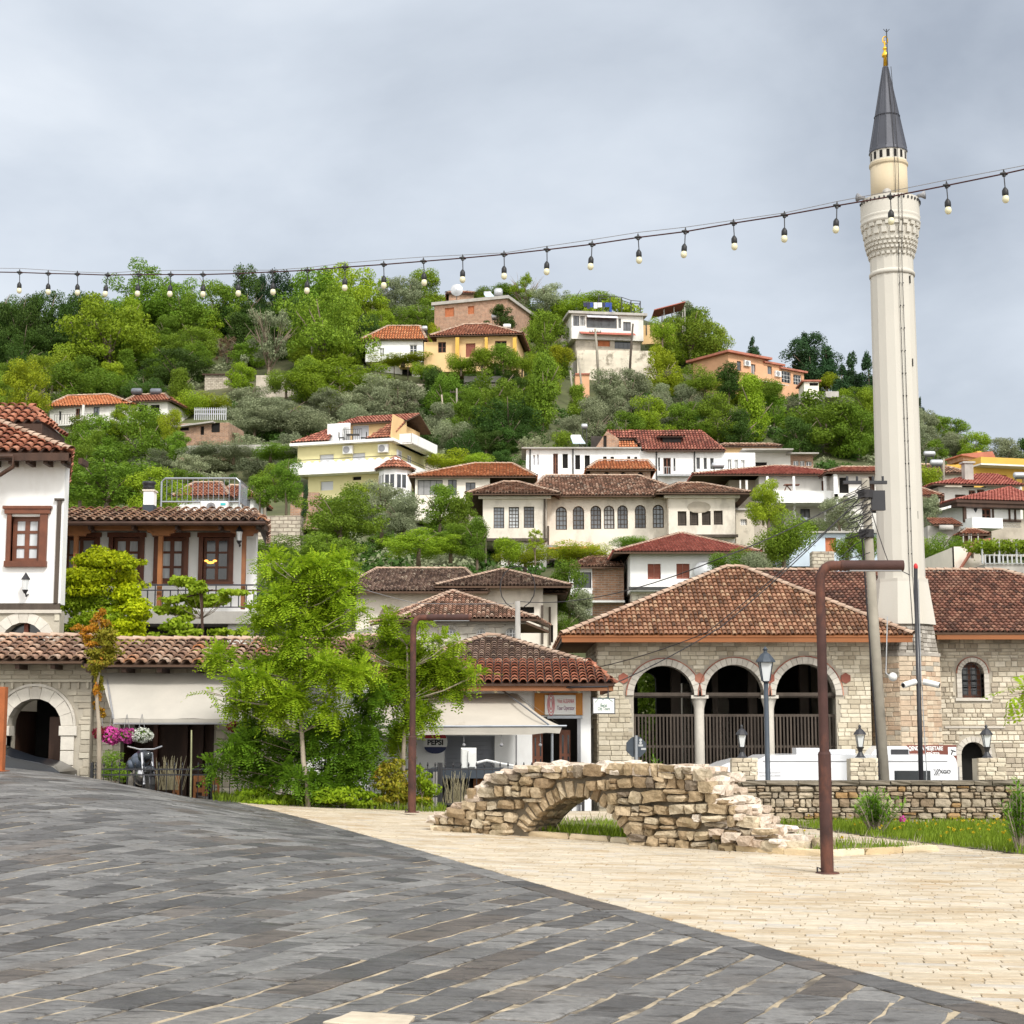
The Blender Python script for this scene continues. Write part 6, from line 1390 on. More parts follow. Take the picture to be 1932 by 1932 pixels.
for c in((A1.x1+A2.x0)/2,(A2.x1+A3.x0)/2):
 MB().lathe([(.17,.2),(.15,.4),(.14,zsp-.35),(.15,zsp-.3),(.22,zsp-.05)],(c,.25,0),16).box(c-.24,c+.24,0,.5,zsp-.06,zsp+.03).build('column','dress',t,None,R_(30))
for a in(A1,A2,A3):
 MB().box(a.x0-.03,a.x1+.03,.1,.28,zsp-.04,zsp+.1).build('tie_beam','woodgrey',t)
 zr=f.xz(*q2(940,1015),.25)[1];mb=MB();mb.box(a.x0-.02,a.x1+.02,.2,.3,zr-.05,zr+.02);zl=f.xz(*q2(940,1235),.25)[1];mb.box(a.x0,a.x1,.22,.3,zl-.03,zl+.03)
 n=int((a.x1-a.x0)/.095)
 for k in range(n):x=a.x0+(k+.5)*(a.x1-a.x0)/n;mb.box(x-.022,x+.022,.2,.26,.5,zr-.05+random.uniform(-.0,.0))
 mb.build('wooden_screen','woodgrey',t)
B1=Hole(*[0]*4);bh=[HO(q2,(770,720,900,1500),1,6.2),HO(q2,(1050,790,1150,1500),1,6.2),HO(q2,(1330,880,1420,1500),1,6.2)]
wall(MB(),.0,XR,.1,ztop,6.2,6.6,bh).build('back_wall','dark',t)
MB().box(0,.5,.5,2.2,0,ztop).box(0,.5,4.6,6.2,0,ztop).box(0,.5,2.2,4.6,3.6,ztop).box(XR-.5,XR,.5,6.2,0,ztop).build('side_wall','mortar',t)
mb=MB()
for(ya,yb)in((.5,2.2),(4.6,6.2)):pass
fs_=Fr(f.M@Vector((0,6.6,0)),-math.pi/2);mb=MB();blocks(mb,0,6.6,1.0,ztop,0,[Hole(2.0,4.4,0,3.6)],.10,.15,.16,.36,bev=.008);mb.build('side_facing_stones','blocks',wl,fs_)
MB().box(.5,XR-.5,.5,6.2,ztop-.1,ztop-.02).build('ceiling','wooddark',t);MB().box(0,XR,0,6.6,0,.3).build('floor','concrete',t)
for q in((1000,1070),(1290,1330),(1540,1600),(1900,1960)):
 h=HO(q2,(q[0],900,q[1],1400),0,3.0);MB().box(h.x0,h.x1,2.9,3.15,.3,ztop-.1).build('post','woodgrey',t)
ez=f.xz(*q2(1000,460),-.9)[1];ax_,az_=f.xz(1385,1072,3.2);ex0=f.xz(*q2(235,470),-.9)[0];ex1=f.xz(1723,1190,-.9)[0]
hip(t,f,ex0,ex1,-.9,7.3,ez,ax_-.25,ax_+.25,3.2,az_,'tilemosque',.132,L=.25,th=.05,under='fascia',rr=.10)
MB().box(ex0+.02,ex1-.02,-.88,-.80,ez-.19,ez-.05).build('fascia','fascia',t);MB().box(ex0+.02,ex0+.1,-.8,7.2,ez-.17,ez-.05).build('side_fascia','woodgrey',t)
MB().box(ex0+.1,ex1-.1,-.8,7,ez-.12,ez-.06).build('soffit','rafter',t)
YM=47.2
t=thing('mosque','old stone mosque with long red brown tile roof at the right','mosque',Fr((P(1650,1400,YM).x,YM,STREET)));f=ROOT[t.name]
X1=9.5;zt=f.xz(1850,1205)[1];WH=HO(q3,(1475,452,1632,703),1,0,f,1.02);DH=HO(q3,(1478,1010,1655,1500),1,0,f)
wl=wall(MB(),-.25,X1,0,zt,0,.6,[WH,DH]).build('wall','mortar',t)
MB().box(-.25,X1,.6,11,0,zt-.01).box(-5,-.26,4.9,11,0,zt-.01).build('back_mass','mortar',t)
mb=MB();blocks(mb,1.7,X1,.9,zt,0,[Hole(h.x0-.17,h.x1+.17,h.z0-.1,h.z1+.15,h.rise+.17)for h in(WH,DH)],.07,.17,.12,.4,d=.035,bev=.012,gap=.009)
mb.build('rubble_stones','blocksr',wl)
mb=MB();voussoirs(mb,WH,-.05,.5,.12,13);voussoirs(mb,DH,-.05,.5,.16,11)
for h,z0 in((WH,WH.z0),(DH,DH.z0)):
 for k in range(5):
  for x0,x1 in((h.x0-.14,h.x0),(h.x1,h.x1+.14)):zz0=z0+(h.zs-z0)*k/5;mb.box(x0,x1,-.048,.5,zz0+.005,zz0+(h.zs-z0)/5-.005)
q=HO(q3,(1360,905,1780,915),0,-.05,f);mb.box(q.x0,q.x1,-.06,0,q.z0,q.z1+.02);mb.box(WH.x0-.2,WH.x1+.2,-.06,.4,WH.z0-.09,WH.z0-.004);mb.build('dressed_stones','dress',wl)
strip_arch(m3:=MB(),WH,-.055,.02,.13,.15);m3.build('brick_trim','tilehouse',wl)
w_=MB().poly([(x,.35,z)for x,z in WH.outline()]).build('window','woodbrown',t);mb=MB();c=(WH.x0+WH.x1)/2
for k in range(7):z=WH.z0+(WH.z1-WH.z0)*(k+.5)/7;hw=(WH.x1-WH.x0)/2*(1 if z<WH.zs else math.sqrt(max(0,1-((z-WH.zs)/WH.rise)**2)));mb.tube([(c-hw,.1,z),(c+hw,.1,z)],.008,5)
for k in range(5):x=WH.x0+(WH.x1-WH.x0)*(k+.5)/5;mb.tube([(x,.1,WH.z0),(x,.1,WH.top(x))],.008,5)
mb.build('iron_grille','iron',w_);mb=MB()
for x in(-.14,.06):
 for k in range(4):z=WH.z0+.1+k*(WH.z1-WH.z0-.3)/4;mb.poly([(c+x*1.3-.04,.34,z),(c+x*1.3+.14,.34,z),(c+x*1.3+.14,.34,z+.22),(c+x*1.3-.04,.34,z+.22)])
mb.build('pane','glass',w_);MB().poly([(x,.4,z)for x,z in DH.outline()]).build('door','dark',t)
ez=f.xz(1850,1193,-.9)[1];rz=f.xz(1800,1078,5.5)[1]
xa=f.xz(1768,1193,-.9)[0]
roof_faces(t,f,[[(-5.8,-.9,ez),(X1+.8,-.9,ez),(X1-4,5.5,rz),(f.xz(1425,1075,5.5)[0],5.5,rz)],[(X1+.8,-.9,ez),(X1+.8,12,ez),(X1-4,5.5,rz)],[(-5.8,12,ez),(-5.8,-.9,ez),(f.xz(1425,1075,5.5)[0],5.5,rz)]],'tilemosque2',.148,L=.29,ridges=[((-3,5.5,rz),(X1-4,5.5,rz)),((X1+.8,-.9,ez),(X1-4,5.5,rz))],tile=(0,1),th=.05,rr=.1)
MB().box(xa,X1+.7,-.88,-.8,ez-.2,ez-.06).build('fascia','fascia',t);MB().box(-.2,X1+.6,-.8,.1,ez-.14,ez-.07).build('soffit','rafter',t)
YN=46.1;pc=P(1703,1150,YN)
t=thing('minaret','tall cream minaret with balcony, grey lead cone and gold finial','minaret',Fr((pc.x,YN,STREET)));f=ROOT[t.name]
def vz(v):return P(1700,v,YN).z-STREET
def pr(v,hw):p=P(1700,v,YN);return hw*((p.y)*ct+(p.z-CAMH)*st)/F
def prof(l):return[(pr(v,h),vz(v))for v,h in l]
n8=math.pi/8
def octa(l,name,mat,n=8,ph=n8,ca=True,sm=False):
 k=1/math.cos(math.pi/n)if n<=16 else 1;return MB().lathe([(r*k,z)for r,z in prof(l)],(0,0,0),n,ph,ca).build(name,mat,t,None,sm)
rb=pr(1400,61);bt=vz(1240);b0=MB().lathe([(rb/math.cos(n8)-.02,0),(rb/math.cos(n8)-.02,bt)],(0,0,0),8,n8).build('base','mortar',t)
for k in(-2,-1,0,1,2):
 a=-math.pi/2+k*math.pi/4;hw=rb*math.tan(n8);f2=Fr(f.M@Vector(((rb-.02)*math.cos(a)-hw*math.cos(a+math.pi/2),(rb-.02)*math.sin(a)-hw*math.sin(a+math.pi/2),0)),a+math.pi/2)
 mb=MB();blocks(mb,0,2*hw,.8,bt,0,[],.11,.16,.18,.4,d=.03,bev=.01);mb.build('base_stones','minbase',b0,f2)
 r1_,r0_=pr(1178,50),pr(1236,58);mb=MB();hw0=r0_*math.tan(n8);f3=Fr(f.M@Vector((r0_*math.cos(a)-hw0*math.cos(a+math.pi/2),r0_*math.sin(a)-hw0*math.sin(a+math.pi/2),0)),a+math.pi/2)
 z=bt+.03;zt_=vz(1178)
 blocks(mb,0,2*hw0,z,zt_,0,[],.10,.14,.15,.3,d=.02)
 mb.v=[((x-hw0)*(1+(r1_/r0_-1)*(zq-z)/(zt_-z))+hw0,y+(r0_-r1_)*(zq-z)/(zt_-z),zq)for x,y,zq in mb.v];mb.build('transition_stones','minbasetop',b0,f3)
octa([(1240,62),(1234,62)],'ledge','minbasetop');octa([(1236,57),(1178,49)],'transition','mortardark')
octa([(1180,56),(1172,55),(1100,45),(1094,45)],'flare','minaret',8);octa([(1100,43),(520,39.5)],'shaft','minaret',16,math.pi/16)
mb=MB();rs=pr(700,40.5)
octa([(1099,44.5),(1092,44.5)],'shaft_ring','minaret',16,math.pi/16);octa([(524,42),(518,42.5),(515,40)],'neck_ring','minaret',32,0,True,True);octa([(520,39),(455,39.5)],'neck','minaret',16,math.pi/16)
octa([(490,39),(478,42),(462,46),(440,50),(428,52)],'corbel','minaret',32,0,True,True)
mb=MB()
for v,hw,n,hh,dp in((487,41.5,26,7,.10),(477,44.5,34,6,.10),(469,46.5,34,6,.10),(461,48,34,6,.10),(447,50,20,15,.10),(434,52.5,20,9,.12)):
 r=pr(v,hw);z=vz(v);h_=pr(v,hh)
 for k in range(n):
  a=2*math.pi*(k+(.5 if v in(477,461,447)else 0))/n;wq=math.pi*r/n*.62;c,s_=math.cos(a),math.sin(a);tx,ty=-s_,c;ro=r+dp*.3;ri=r-.12
  P8=[(ri*c+tx*wq*q_,ri*s_+ty*wq*q_)for q_ in(-1,1)]+[(ro*c+tx*wq*q_,ro*s_+ty*wq*q_)for q_ in(-1,1)]
  lo=[(x,y,z-h_/2)for x,y in P8[:2]]+[((x*.9+P8[0][0]*.1),y,z-h_*.25)for x,y in P8[2:]];hi=[(x,y,z+h_/2)for x,y in P8]
  mb.add(lo+hi,[(0,1,3,2),(4,6,7,5),(2,3,7,6),(0,2,6,4),(1,5,7,3)])
mb.build('corbel_blocks','minaret',t)
octa([(430,53),(426,55.5),(424,55.5),(422,54),(417,54.5),(414,55.5),(412,54)],'balcony_moulding','minaret',40,0,True,True)
octa([(414,54.5),(381,54.5),(381,51),(395,51)],'balcony_parapet','minaret',32,0,True,R_(25));octa([(400,34.5),(313,34)],'upper_shaft','minaretyellow',32,0,True,True)
octa([(318,34),(315,36),(311,36),(308,34)],'collar','minaretyellow',32,0,True,R_(20));octa([(311,33.8),(288,33.8)],'drum','minaret',32,0,True,R_(20))
mb=MB();r=pr(298,33.8)
for k in range(16):
 a=2*math.pi*(k+.4)/16;c,s_=math.cos(a),math.sin(a);w2=.045;q=[(r*1.006*c-s_*w2*d,r*1.006*s_+c*w2*d)for d in(-1,1)]
 mb.add([(q[0][0],q[0][1],vz(306)),(q[1][0],q[1][1],vz(306)),(q[1][0],q[1][1],vz(292)),(q[0][0],q[0][1],vz(292))],[(0,1,2,3)])
mb.build('drum_windows','dark',t);cone=octa([(290,34.8),(288,34.8),(282,33),(126,4.2)],'lead_cone','lead',12,0.2)
mb=MB()
for k in range(12):a=.2+k*math.pi/6;r0,r1_=pr(283,34.2),pr(127,4.6);mb.tube([(r0*math.cos(a),r0*math.sin(a),vz(283)),(r1_*math.cos(a),r1_*math.sin(a),vz(127))],.018,5)
r_=pr(221,23.2);mb.tube([(r_*math.cos(k*.2618+.2)*1.02,r_*math.sin(k*.2618+.2)*1.02,vz(221))for k in range(25)],.012,4);mb.build('lead_seams','lead',cone)
octa([(126,4),(109,3),(107,5.6),(103,6),(98,3),(95,2),(93,4),(90,3.6),(88,1.5),(84,1.2),(82,2),(76,.8)],'finial','gold',14,0,True,True)
mb=MB();R0=pr(1,6)
for k in range(12):a,b=-1.0+k*.44,-1.0+(k+1)*.44;zc=vz(76);mb.tube([(.02+.075*math.cos(a-.5),0,zc+.12*math.sin(a-.5)),(.02+.075*math.cos(b-.5),0,zc+.12*math.sin(b-.5))],.02,5)
mb.build('crescent','gold',t);x_=pr(80,3);mb=MB().tube([(x_,-.1,vz(126)),(x_,-.08,vz(57))],.017,5)
for d in(-.09,.09):mb.tube([(x_,-.08,vz(63)),(x_+d,-.08,vz(57))],.01,4)
mb.build('lightning_rod','iron',t)
mb=MB()
for dx in(4,10):
 ps=[(pr(v,dx+(0 if v>520 else-1)),-pr(v,h_)*.995-.02,vz(v))for v,h_ in((1240,60),(1172,55),(1100,44),(800,41.5),(520,42),(492,42),(430,55),(383,56),(380,35),(320,36.5),(290,35.5),(200,19.5),(128,5))]
 mb.tube(ps,.009,4)
for v in range(545,1090,42):
 for dx in(4,10):mb.ball((pr(v,dx),-pr(v,41.5)-.01,vz(v)),.022,5,4)
mb.build('lightning_cable','cable',t)
for i,(dx,a)in enumerate(((-17,-1.9),(48,-.5),(-52,3.4))):
 r=.52 if i==0 else .8;c=Vector((r*math.cos(a),r*math.sin(a),vz(378)));d=Vector((math.cos(a),math.sin(a),0));mb=MB().tube([c,c+d*.12,c+d*.24],[.04,.06,.13],10).tube([c,c-Vector((0,0,.2))],.03,5);mb.build('loudspeaker','plasticgrey' if i else 'concrete',t,None,True)
mb=MB()
for k in range(20):a=math.pi+k*math.pi/19;r=pr(384,55.5);mb.ball((r*math.cos(a),r*math.sin(a),vz(387)),.028,5,4,(1,1,1.8))
mb.each('rim_light','iron',t);mb=MB()
for v in(535,690,975,1125):a=-.9;r=pr(v,41)*1.005;mb.box(r*math.cos(a)-.012,r*math.cos(a)+.012,r*math.sin(a)-.03,r*math.sin(a)+.03,vz(v+8),vz(v-6))
mb.build('slit_windows','dark',t)
# ---------------------------------------------------------------- old tiled buildings in the middle
t=thing('old_house','old white walled building with wide dark sagging tile roof','house',Fr(P(*r4(735,485),70)));f=ROOT[t.name]
V=Vol(t,r4,(737,165,1500,485),'creamold',fr=f,D=9,sink=6,arch=[(900,262,1022,400,None)])
MB().poly([(x,.28,z)for x,z in V.hole((900,262,1022,400),1).outline()]).build('blind_arch','peel',t,f);V.hip('tiledark',.16,(880,2),(1500,-30),(.8,1.0),ry=4.5)
V2=Vol(t,r6,(135,1082,626,1450),'creamold',fr=f,D=8,sink=6,wins=[(482,1205,570,1245,'x')]);V2.hip('tiledark',.16,(370,972),None,(1.3,1.2),ry=4)
V3=Vol(t,r6,(626,1120,716,1450),'cream',Y=71,D=6,sink=5,wins=[(672,1320,690,1430,'x')]);V3.hip('tiledark',.16,(640,1090),(700,1090),.4,ry=2);mb=MB()
for x in(618,668):a=V3.loc(x,1200)[0];mb.tube([(a,-1.1 if x<640 else-.1,V3.z0),(a,-1.1 if x<640 else-.1,V3.z1-.6)],.05,6)
V3.part(mb,'drainpipe','woodgrey')
t=thing('tekke','low cream stone hall with hexagonal tile roof and white lattice arched windows','hall',Fr(P(*r4(850,560),60)));f=ROOT[t.name]
V=Vol(t,r4,(1135,352,1885,560),'ashlarw',fr=f,D=7,sink=5,rev=.1,arch=[(1365,412,1435,465,'W',.5),(1575,412,1645,465,'W',.5),(1780,410,1852,522,'W',.5)])
Vl=Vol(t,r4,(850,400,1135,560),'ashlarw',Y=61.5,yaw=R_(18),D=5,sink=5)
z1=V.z1;ap=V.loc(1410,158,3.5);x0=V.x0-.5;x1=V.x1+.6;xl=V.loc(830,385,2.2)[0]
roof_faces(t,f,[[(x0,-.5,z1),(x1,-.5,z1),(ap[0],3.5,ap[1])],[(xl,2.5,z1),(x0,-.5,z1),(ap[0],3.5,ap[1])],[(x1,-.5,z1),(x1+.6,4,z1),(ap[0],3.5,ap[1])],[(x1+.6,7,z1),(xl,7,z1),(ap[0],3.5,ap[1])]],'tileold',.16,ridges=[((x0,-.5,z1),(ap[0],3.5,ap[1])),((x1,-.5,z1),(ap[0],3.5,ap[1])),((xl,2.5,z1),(ap[0],3.5,ap[1]))],tile=(0,1,2),rr=.09)
MB().box(V.x0-.12,V.x1+.2,-.14,.0,z1-.16,z1-.05).build('cornice','dress',t,f);mb=MB()
for h,s_ in V.holes:voussoirs(mb,h,-.04,.02,.16,13)
mb.each('arch_stone','dress',V.wall,f)
t=thing('shop_building','shop building with dark mossy tile roof behind the red tiled shop front','shop',Fr(P(*r4(1430,700),43)));f=ROOT[t.name]
V=Vol(t,r4,(1200,672,2180,800),'plasterdirt',fr=f,D=6,sink=2,clear=False);V.hip('tiledark',.165,(1640,474),(1720,478),(.5,.7),ry=3.2,L=.30)
V=Vol(t,r4,(560,560,1100,800),'plasterdirt',Y=44,D=5,sink=2,clear=False);V.hip('tiledark',.165,(700,478),(950,486),(.3,.3),ry=2.5,L=.30)
# ---------------------------------------------------------------- shop front with awning
YS=38.4
t=thing('shop','white shop front with red tile roof, roller shutter and open doorway','shop',Fr((P(700,1400,YS).x,YS,STREET)));f=ROOT[t.name]
def hs(q,c=0.0):return HO(p6,q,0,c,f)
D1=hs((1003,500,1355,1000));zt=hs((400,290,500,400)).z1;xr=hs((1375,300,1455,400)).x1
wall(MB(),-3.6,xr,0,zt,0,.3,[D1,hs((325,645,712,960))]).build('wall','white',t);MB().box(-3.6,D1.x0-.1,.3,4,0,zt-.01).box(D1.x0-.1,xr,2.6,4,0,zt-.01).box(D1.x1+.1,xr,.3,2.6,0,zt-.01).build('back_mass','interior',t)
window(t,f,hs((325,645,712,960)),.08,'m')
for q in((1003,620,1085,1000),(1215,600,1300,1000)):
 h=hs(q,.2);w_=MB().box(h.x0,h.x1,.3,.36,0,h.z1).build('door','woodbrown',t);mb=MB()
 for a in range(2):
  for b in range(4):mb.poly([(h.x0+.06+a*(h.x1-h.x0)/2,.29,h.z1-.55-b*.5),(h.x0-.03+(a+1)*(h.x1-h.x0)/2,.29,h.z1-.55-b*.5),(h.x0-.03+(a+1)*(h.x1-h.x0)/2,.29,h.z1-.12-b*.5),(h.x0+.06+a*(h.x1-h.x0)/2,.29,h.z1-.12-b*.5)])
 mb.build('pane','glass',w_)
h=hs((1120,490,1390,512),-.06);MB().box(h.x0,h.x1,-.08,0,h.z0,h.z1).build('lintel','steel',t);h=hs((1352,500,1378,900));MB().box(h.x0,h.x1,-.05,.1,0,h.z1).build('door_jamb','plasticgrey',t)
h=hs((878,640,886,900));MB().box(h.x0,h.x1,-.02,0,h.z0,h.z1).build('joint','plasticgrey',t)
ez=hs((600,240,700,300),-.8).z1;x0=hs((60,235,100,300),-.8).x0;x1=hs((1500,200,1640,300),-.8).x1;rz=hs((1000,66,1100,100),1.7);r1x=hs((1430,60,1440,90),1.7).x0
roof_faces(t,f,[[(x0-1.5,-.8,ez),(x1,-.8,ez),(r1x,1.7,rz.z1),(x0-1.5,1.7,rz.z1)],[(x1,-.8,ez),(x1+.1,4,ez),(r1x,1.7,rz.z1)]],'tilered',.20,L=.33,under='wooddark',th=.05)
MB().box(x0-1.5,x1-.05,-.75,-.66,ez-.17,ez-.05).build('fascia','rafter',t);MB().box(x0-1.5,x1-.1,-.66,.1,ez-.1,ez-.06).build('soffit','rafter',t);MB().box(x1-.1,x1-.02,-.66,3.8,ez-.17,ez-.05).build('side_fascia','rafter',t)
mb=MB()
for x in(310,720,1050,1365):a,z=f.xz(*p6(x,300),-.4);mb.ball((a,-.4,z),.05,8,6)
mb.build('soffit_lamps','bulbglass',t)
s_=thing('shop_sign','white tour operator sign on an orange board over the shop doorway','sign',Fr(f.M@Vector((hs((1020,315,1390,485)).x0,-.05,hs((1020,315,1390,485)).z0))));g=ROOT[s_.name]
a=HO(p6,(1020,315,1392,485),0,0,g);MB().box(a.x0,a.x1,-.03,.05,a.z0,a.z1).build('board','signorange',s_);b=HO(p6,(1100,330,1340,483),0,-.05,g);MB().bbox(b.x0,b.x1,-.08,-.03,b.z0,b.z1,.01).build('panel','signwhite',s_)
x,z=g.xz(*p6(1262,379));text('Visit ALBANIA',.14,'lettering','signpink',s_,g,x,z,-.085,sx=.46);x,z=g.xz(*p6(1262,432));text('Tour Operator',.14,'lettering','signpurple',s_,g,x,z,-.085,sx=.47)
x,z=g.xz(*p6(1148,403));mb=MB()
for rx,rz_ in((.08,.26),(.055,.2),(.03,.12)):mb.tube([(x+rx*math.cos(k*.35),-.083,z+rz_*math.sin(k*.35))for k in range(19)],.009,4)
mb.build('emblem','signpink',s_)
s_=thing('hanging_sign','small white hanging sign with mountain logo beside the shop corner','sign',Fr(P(*p6(1470,478),37.2)));g=ROOT[s_.name]
a=HO(p6,(1468,352,1645,478),0,0,g);MB().bbox(a.x0,a.x1,-.03,.03,a.z0,a.z1,.01).build('frame','textgrey',s_);MB().box(a.x0+.025,a.x1-.025,-.034,.0,a.z0+.025,a.z1-.025).build('panel','signwhite',s_)
c=(a.x0+a.x1)/2;x,z=g.xz(*p6(1555,410));text('Berat',.12,'lettering','signgreen',s_,g,c,z,-.038,sx=.6);x,z=g.xz(*p6(1555,436));text('City Tours',.11,'lettering','signgreen',s_,g,c,z,-.038,sx=.58)
z0=g.xz(*p6(1550,388))[1];MB().tube([(c-.2,-.037,z0),(c-.08,-.037,z0+.13),(c-.02,-.037,z0+.06),(c+.06,-.037,z0+.12),(c+.2,-.037,z0+.02)],.007,4).build('logo','signgreen',s_)
MB().tube([(c+.1,0,a.z1),(c+.1,0,a.z1+.25),(c-.9,.5,a.z1+.25)],.02,5).build('bracket','iron',s_)
s_=thing('drinks_sign','square dark sign with round red, white and blue drinks emblem on the shop wall','sign',Fr(f.M@Vector((hs((205,645,305,745)).x0,-.12,hs((205,645,305,745)).z0))));g=ROOT[s_.name]
a=HO(p6,(205,645,303,745),0,0,g);MB().bbox(a.x0,a.x1,0,.1,a.z0,a.z1,.01).build('panel','signblue',s_);c,z=(a.x0+a.x1)/2,(a.z0+a.z1)/2;R=.285
n=24;MB().prism([(c+R*math.cos(k*2*math.pi/n),z+R*math.sin(k*2*math.pi/n))for k in range(n)],-.006,0).build('disc','signwhite',s_)
MB().prism([(c+R*.9*math.cos(math.pi*k/12),z+.09+(R*.9-.08)*math.sin(math.pi*k/12))for k in range(13)],-.01,-.006).build('emblem_top','signred',s_);MB().prism([(c+R*.9*math.cos(-math.pi*k/12),z-.11+(R*.9-.1)*math.sin(-math.pi*k/12))for k in range(13)],-.01,-.006).build('emblem_bottom','signblue',s_)
text('PEPSI',.17,'lettering','signblack',s_,g,c,z-.01,-.008,bold=.006)
s_=thing('awning','stained cream awning on a steel frame over the roller shutter','awning',Fr(f.M@Vector((0,0,0))));f_=f
def pp(x,y,c):a=f_.xz(*p6(x,y),c);return Vector((a[0],c,a[1]))
TL,TR,BL,BR=pp(-500,330,-.05),pp(880,318,-.05),pp(-400,575,-2.1),pp(1235,572,-2.1)
mb=MB();N_=14;g_=[]
for i in range(N_+1):
 for j in range(7):
  s1,t1=i/N_,j/6;p=(TL*(1-s1)+TR*s1)*(1-t1)+(BL*(1-s1)+BR*s1)*t1;p.z-=.10*math.sin(math.pi*t1)*(1+.2*math.sin(s1*9));g_.append(p)
mb.add(g_,[(i*7+j,i*7+j+1,(i+1)*7+j+1,(i+1)*7+j)for i in range(N_)for j in range(6)])
mb.add([TR,pp(890,330,-.05),BR,pp(1100,560,-.1)],[(0,1,2)]);mb.build('canopy','awningb',s_,None,True)
VL_=pp(-400,640,-2.12);v2=pp(1000,636,-2.12);v3=pp(1110,622,-2.12);v4=pp(1215,628,-2.12);MB().add([BL,pp(1000,578,-2.12),v2,VL_,pp(1110,578,-2.12),v3,BR,v4],[(0,1,2,3),(1,4,5,2),(4,6,7,5)]).build('valance','awning',s_)
MB().tube([BL,pp(1270,570,-2.12)],.025,6).tube([pp(770,292,-.05),pp(1130,560,-2.1)],.02,6).tube([pp(1157,570,-2.05),pp(1157,1000,-2.05)],.03,8).build('frame','steel',s_)
mb=MB()
for x in(475,765,1065):q=pp(x,590,-2.05);mb.tube([q,q-Vector((0,0,.3))],.006,4);mb.ball(q-Vector((0,0,.36)),.04,8,6)
mb.build('hanging_bulbs','plasticgrey',s_)
s_=thing('air_conditioner','white outdoor air conditioner standing before the roller shutter','air conditioner',Fr(P(*p6(435,905),36.2)));g=ROOT[s_.name];a=HO(p6,(455,738,572,900),0,0,g)
MB().bbox(a.x0,a.x1,-.35,.05,a.z0,a.z1,.03).build('casing','acwhite',s_);MB().box(a.x0-.01,a.x0,-.3,0,a.z0+.1,a.z1-.1).build('grille','plasticgrey',s_);q=HO(p6,(508,760,535,800),0,-.36,g);MB().bbox(q.x0,q.x1,-.39,-.35,q.z0,q.z1,.01).box(q.x0,q.x1+.1,-.4,-.35,a.z0+.05,a.z0+.35).build('valve_cover','acwhite',s_);MB().box(a.x0,a.x1,-.3,0,a.z0-.3,a.z0).build('bracket','metaldark',s_)
MB().tube([g.pt(*p6(570,855),0),g.pt(*p6(650,835),0),g.pt(*p6(760,860),.3),g.pt(*p6(900,885),.5)],.03,6).build('pipe','acwhite',s_)
s_=thing('counter_hut','dark kiosk counter with pale post behind the black railing','kiosk',Fr(P(*p6(200,1200),35.2)));g=ROOT[s_.name]
a=HO(p6,(280,965,640,1200),0,0,g);MB().box(a.x0,a.x1,.5,1.6,a.z0-1,a.z1).build('body','dark',s_);a=HO(p6,(200,905,780,975),0,-.1,g);MB().box(a.x0,a.x1,-.1,1.6,a.z0,a.z1).build('counter_top','signback',s_);a=HO(p6,(236,925,283,1205),0,-.2,g);MB().box(a.x0,a.x1,-.2,0,a.z0-1,a.z1).build('post','concrete',s_);a=HO(p6,(548,978,625,1060),0,.4,g);MB().box(a.x0,a.x1,.4,.45,a.z0,a.z1).build('board','woodorange',s_)
# ---------------------------------------------------------------- gate wall with the low tiled roof
YG=36.4
t=thing('gatehouse','low stone gatehouse with barrel tile roof and dark arched gateway','gatehouse',Fr((P(0,1400,YG).x,YG,STREET)));f=ROOT[t.name]
def g7(q,arch=0,c=0.0):return HO(p7,q,arch,c,f)
AG=g7((66,598,604,1500),1);zt=g7((100,250,200,400)).z1;xe=g7((0,0,930,10)).x1
wl=wall(MB(),-4,xe,0,zt,0,.6,[AG]).build('wall','mortar',t);OP=HO(r2,(832,900,1485,1700),0,.25,f);x2=HO(r2,(0,0,1640,10),0,.25,f).x1
w2=wall(MB(),xe,x2+1.6,0,zt-.1,.25,.6,[OP]).build('wall','mortar',t)
mb=MB();blocks(mb,-4,xe,.6,zt-.62,0,[Hole(AG.x0-.36,AG.x1+.36,0,AG.z1+.34,AG.rise+.34)],.08,.2,.16,.42,d=.03,bev=.006,gap=.006);blocks(mb,-4,xe,zt-.35,zt,0,[],.1,.14,.2,.4,d=.02)
for k in range(60):
 x=-4+k*.21
 if x<xe:mb.bbox(x,x+.06,-.05,0,zt-.56,zt-.42,.006)
mb.box(-4,xe,-.07,0,zt-.41,zt-.36);mb.build('facing_stones','gateblocks',wl)
mb=MB();blocks(mb,xe,x2,.6,zt-.1,.25,[Hole(OP.x0,OP.x1,0,OP.z1)],.12,.2,.2,.42,d=.03,bev=.006);mb.build('facing_stones','gateblocks',w2)
mb=MB();voussoirs(mb,AG,-.04,.3,.27,9,.004);strip_arch(mb,AG,-.06,0,.275,.33,24)
for x0,x1 in((AG.x0-.3,AG.x0),(AG.x1,AG.x1+.3)):
 z=AG.zs-.22;mb.bbox(x0-.04-(.2 if x0>0 else 0)*0,x1+.06,-.07,.3,z,AG.zs-.005,.01)
 while z>.8:mb.bbox(x0,x1,-.04,.3,z-.32,z-.006,.01);z-=.33
mb.build('arch_stones','dress',wl);MB().box(AG.x0,AG.x1,2.2,2.3,0,AG.z1+.1).build('inner_wall','dark',t);MB().box(AG.x0-.2,AG.x0,.6,2.2,0,4).box(AG.x1,AG.x1+.2,.6,2.2,0,4).box(AG.x0-.2,AG.x1+.2,.6,2.3,AG.z1,AG.z1+.1).build('passage','wooddark',t)
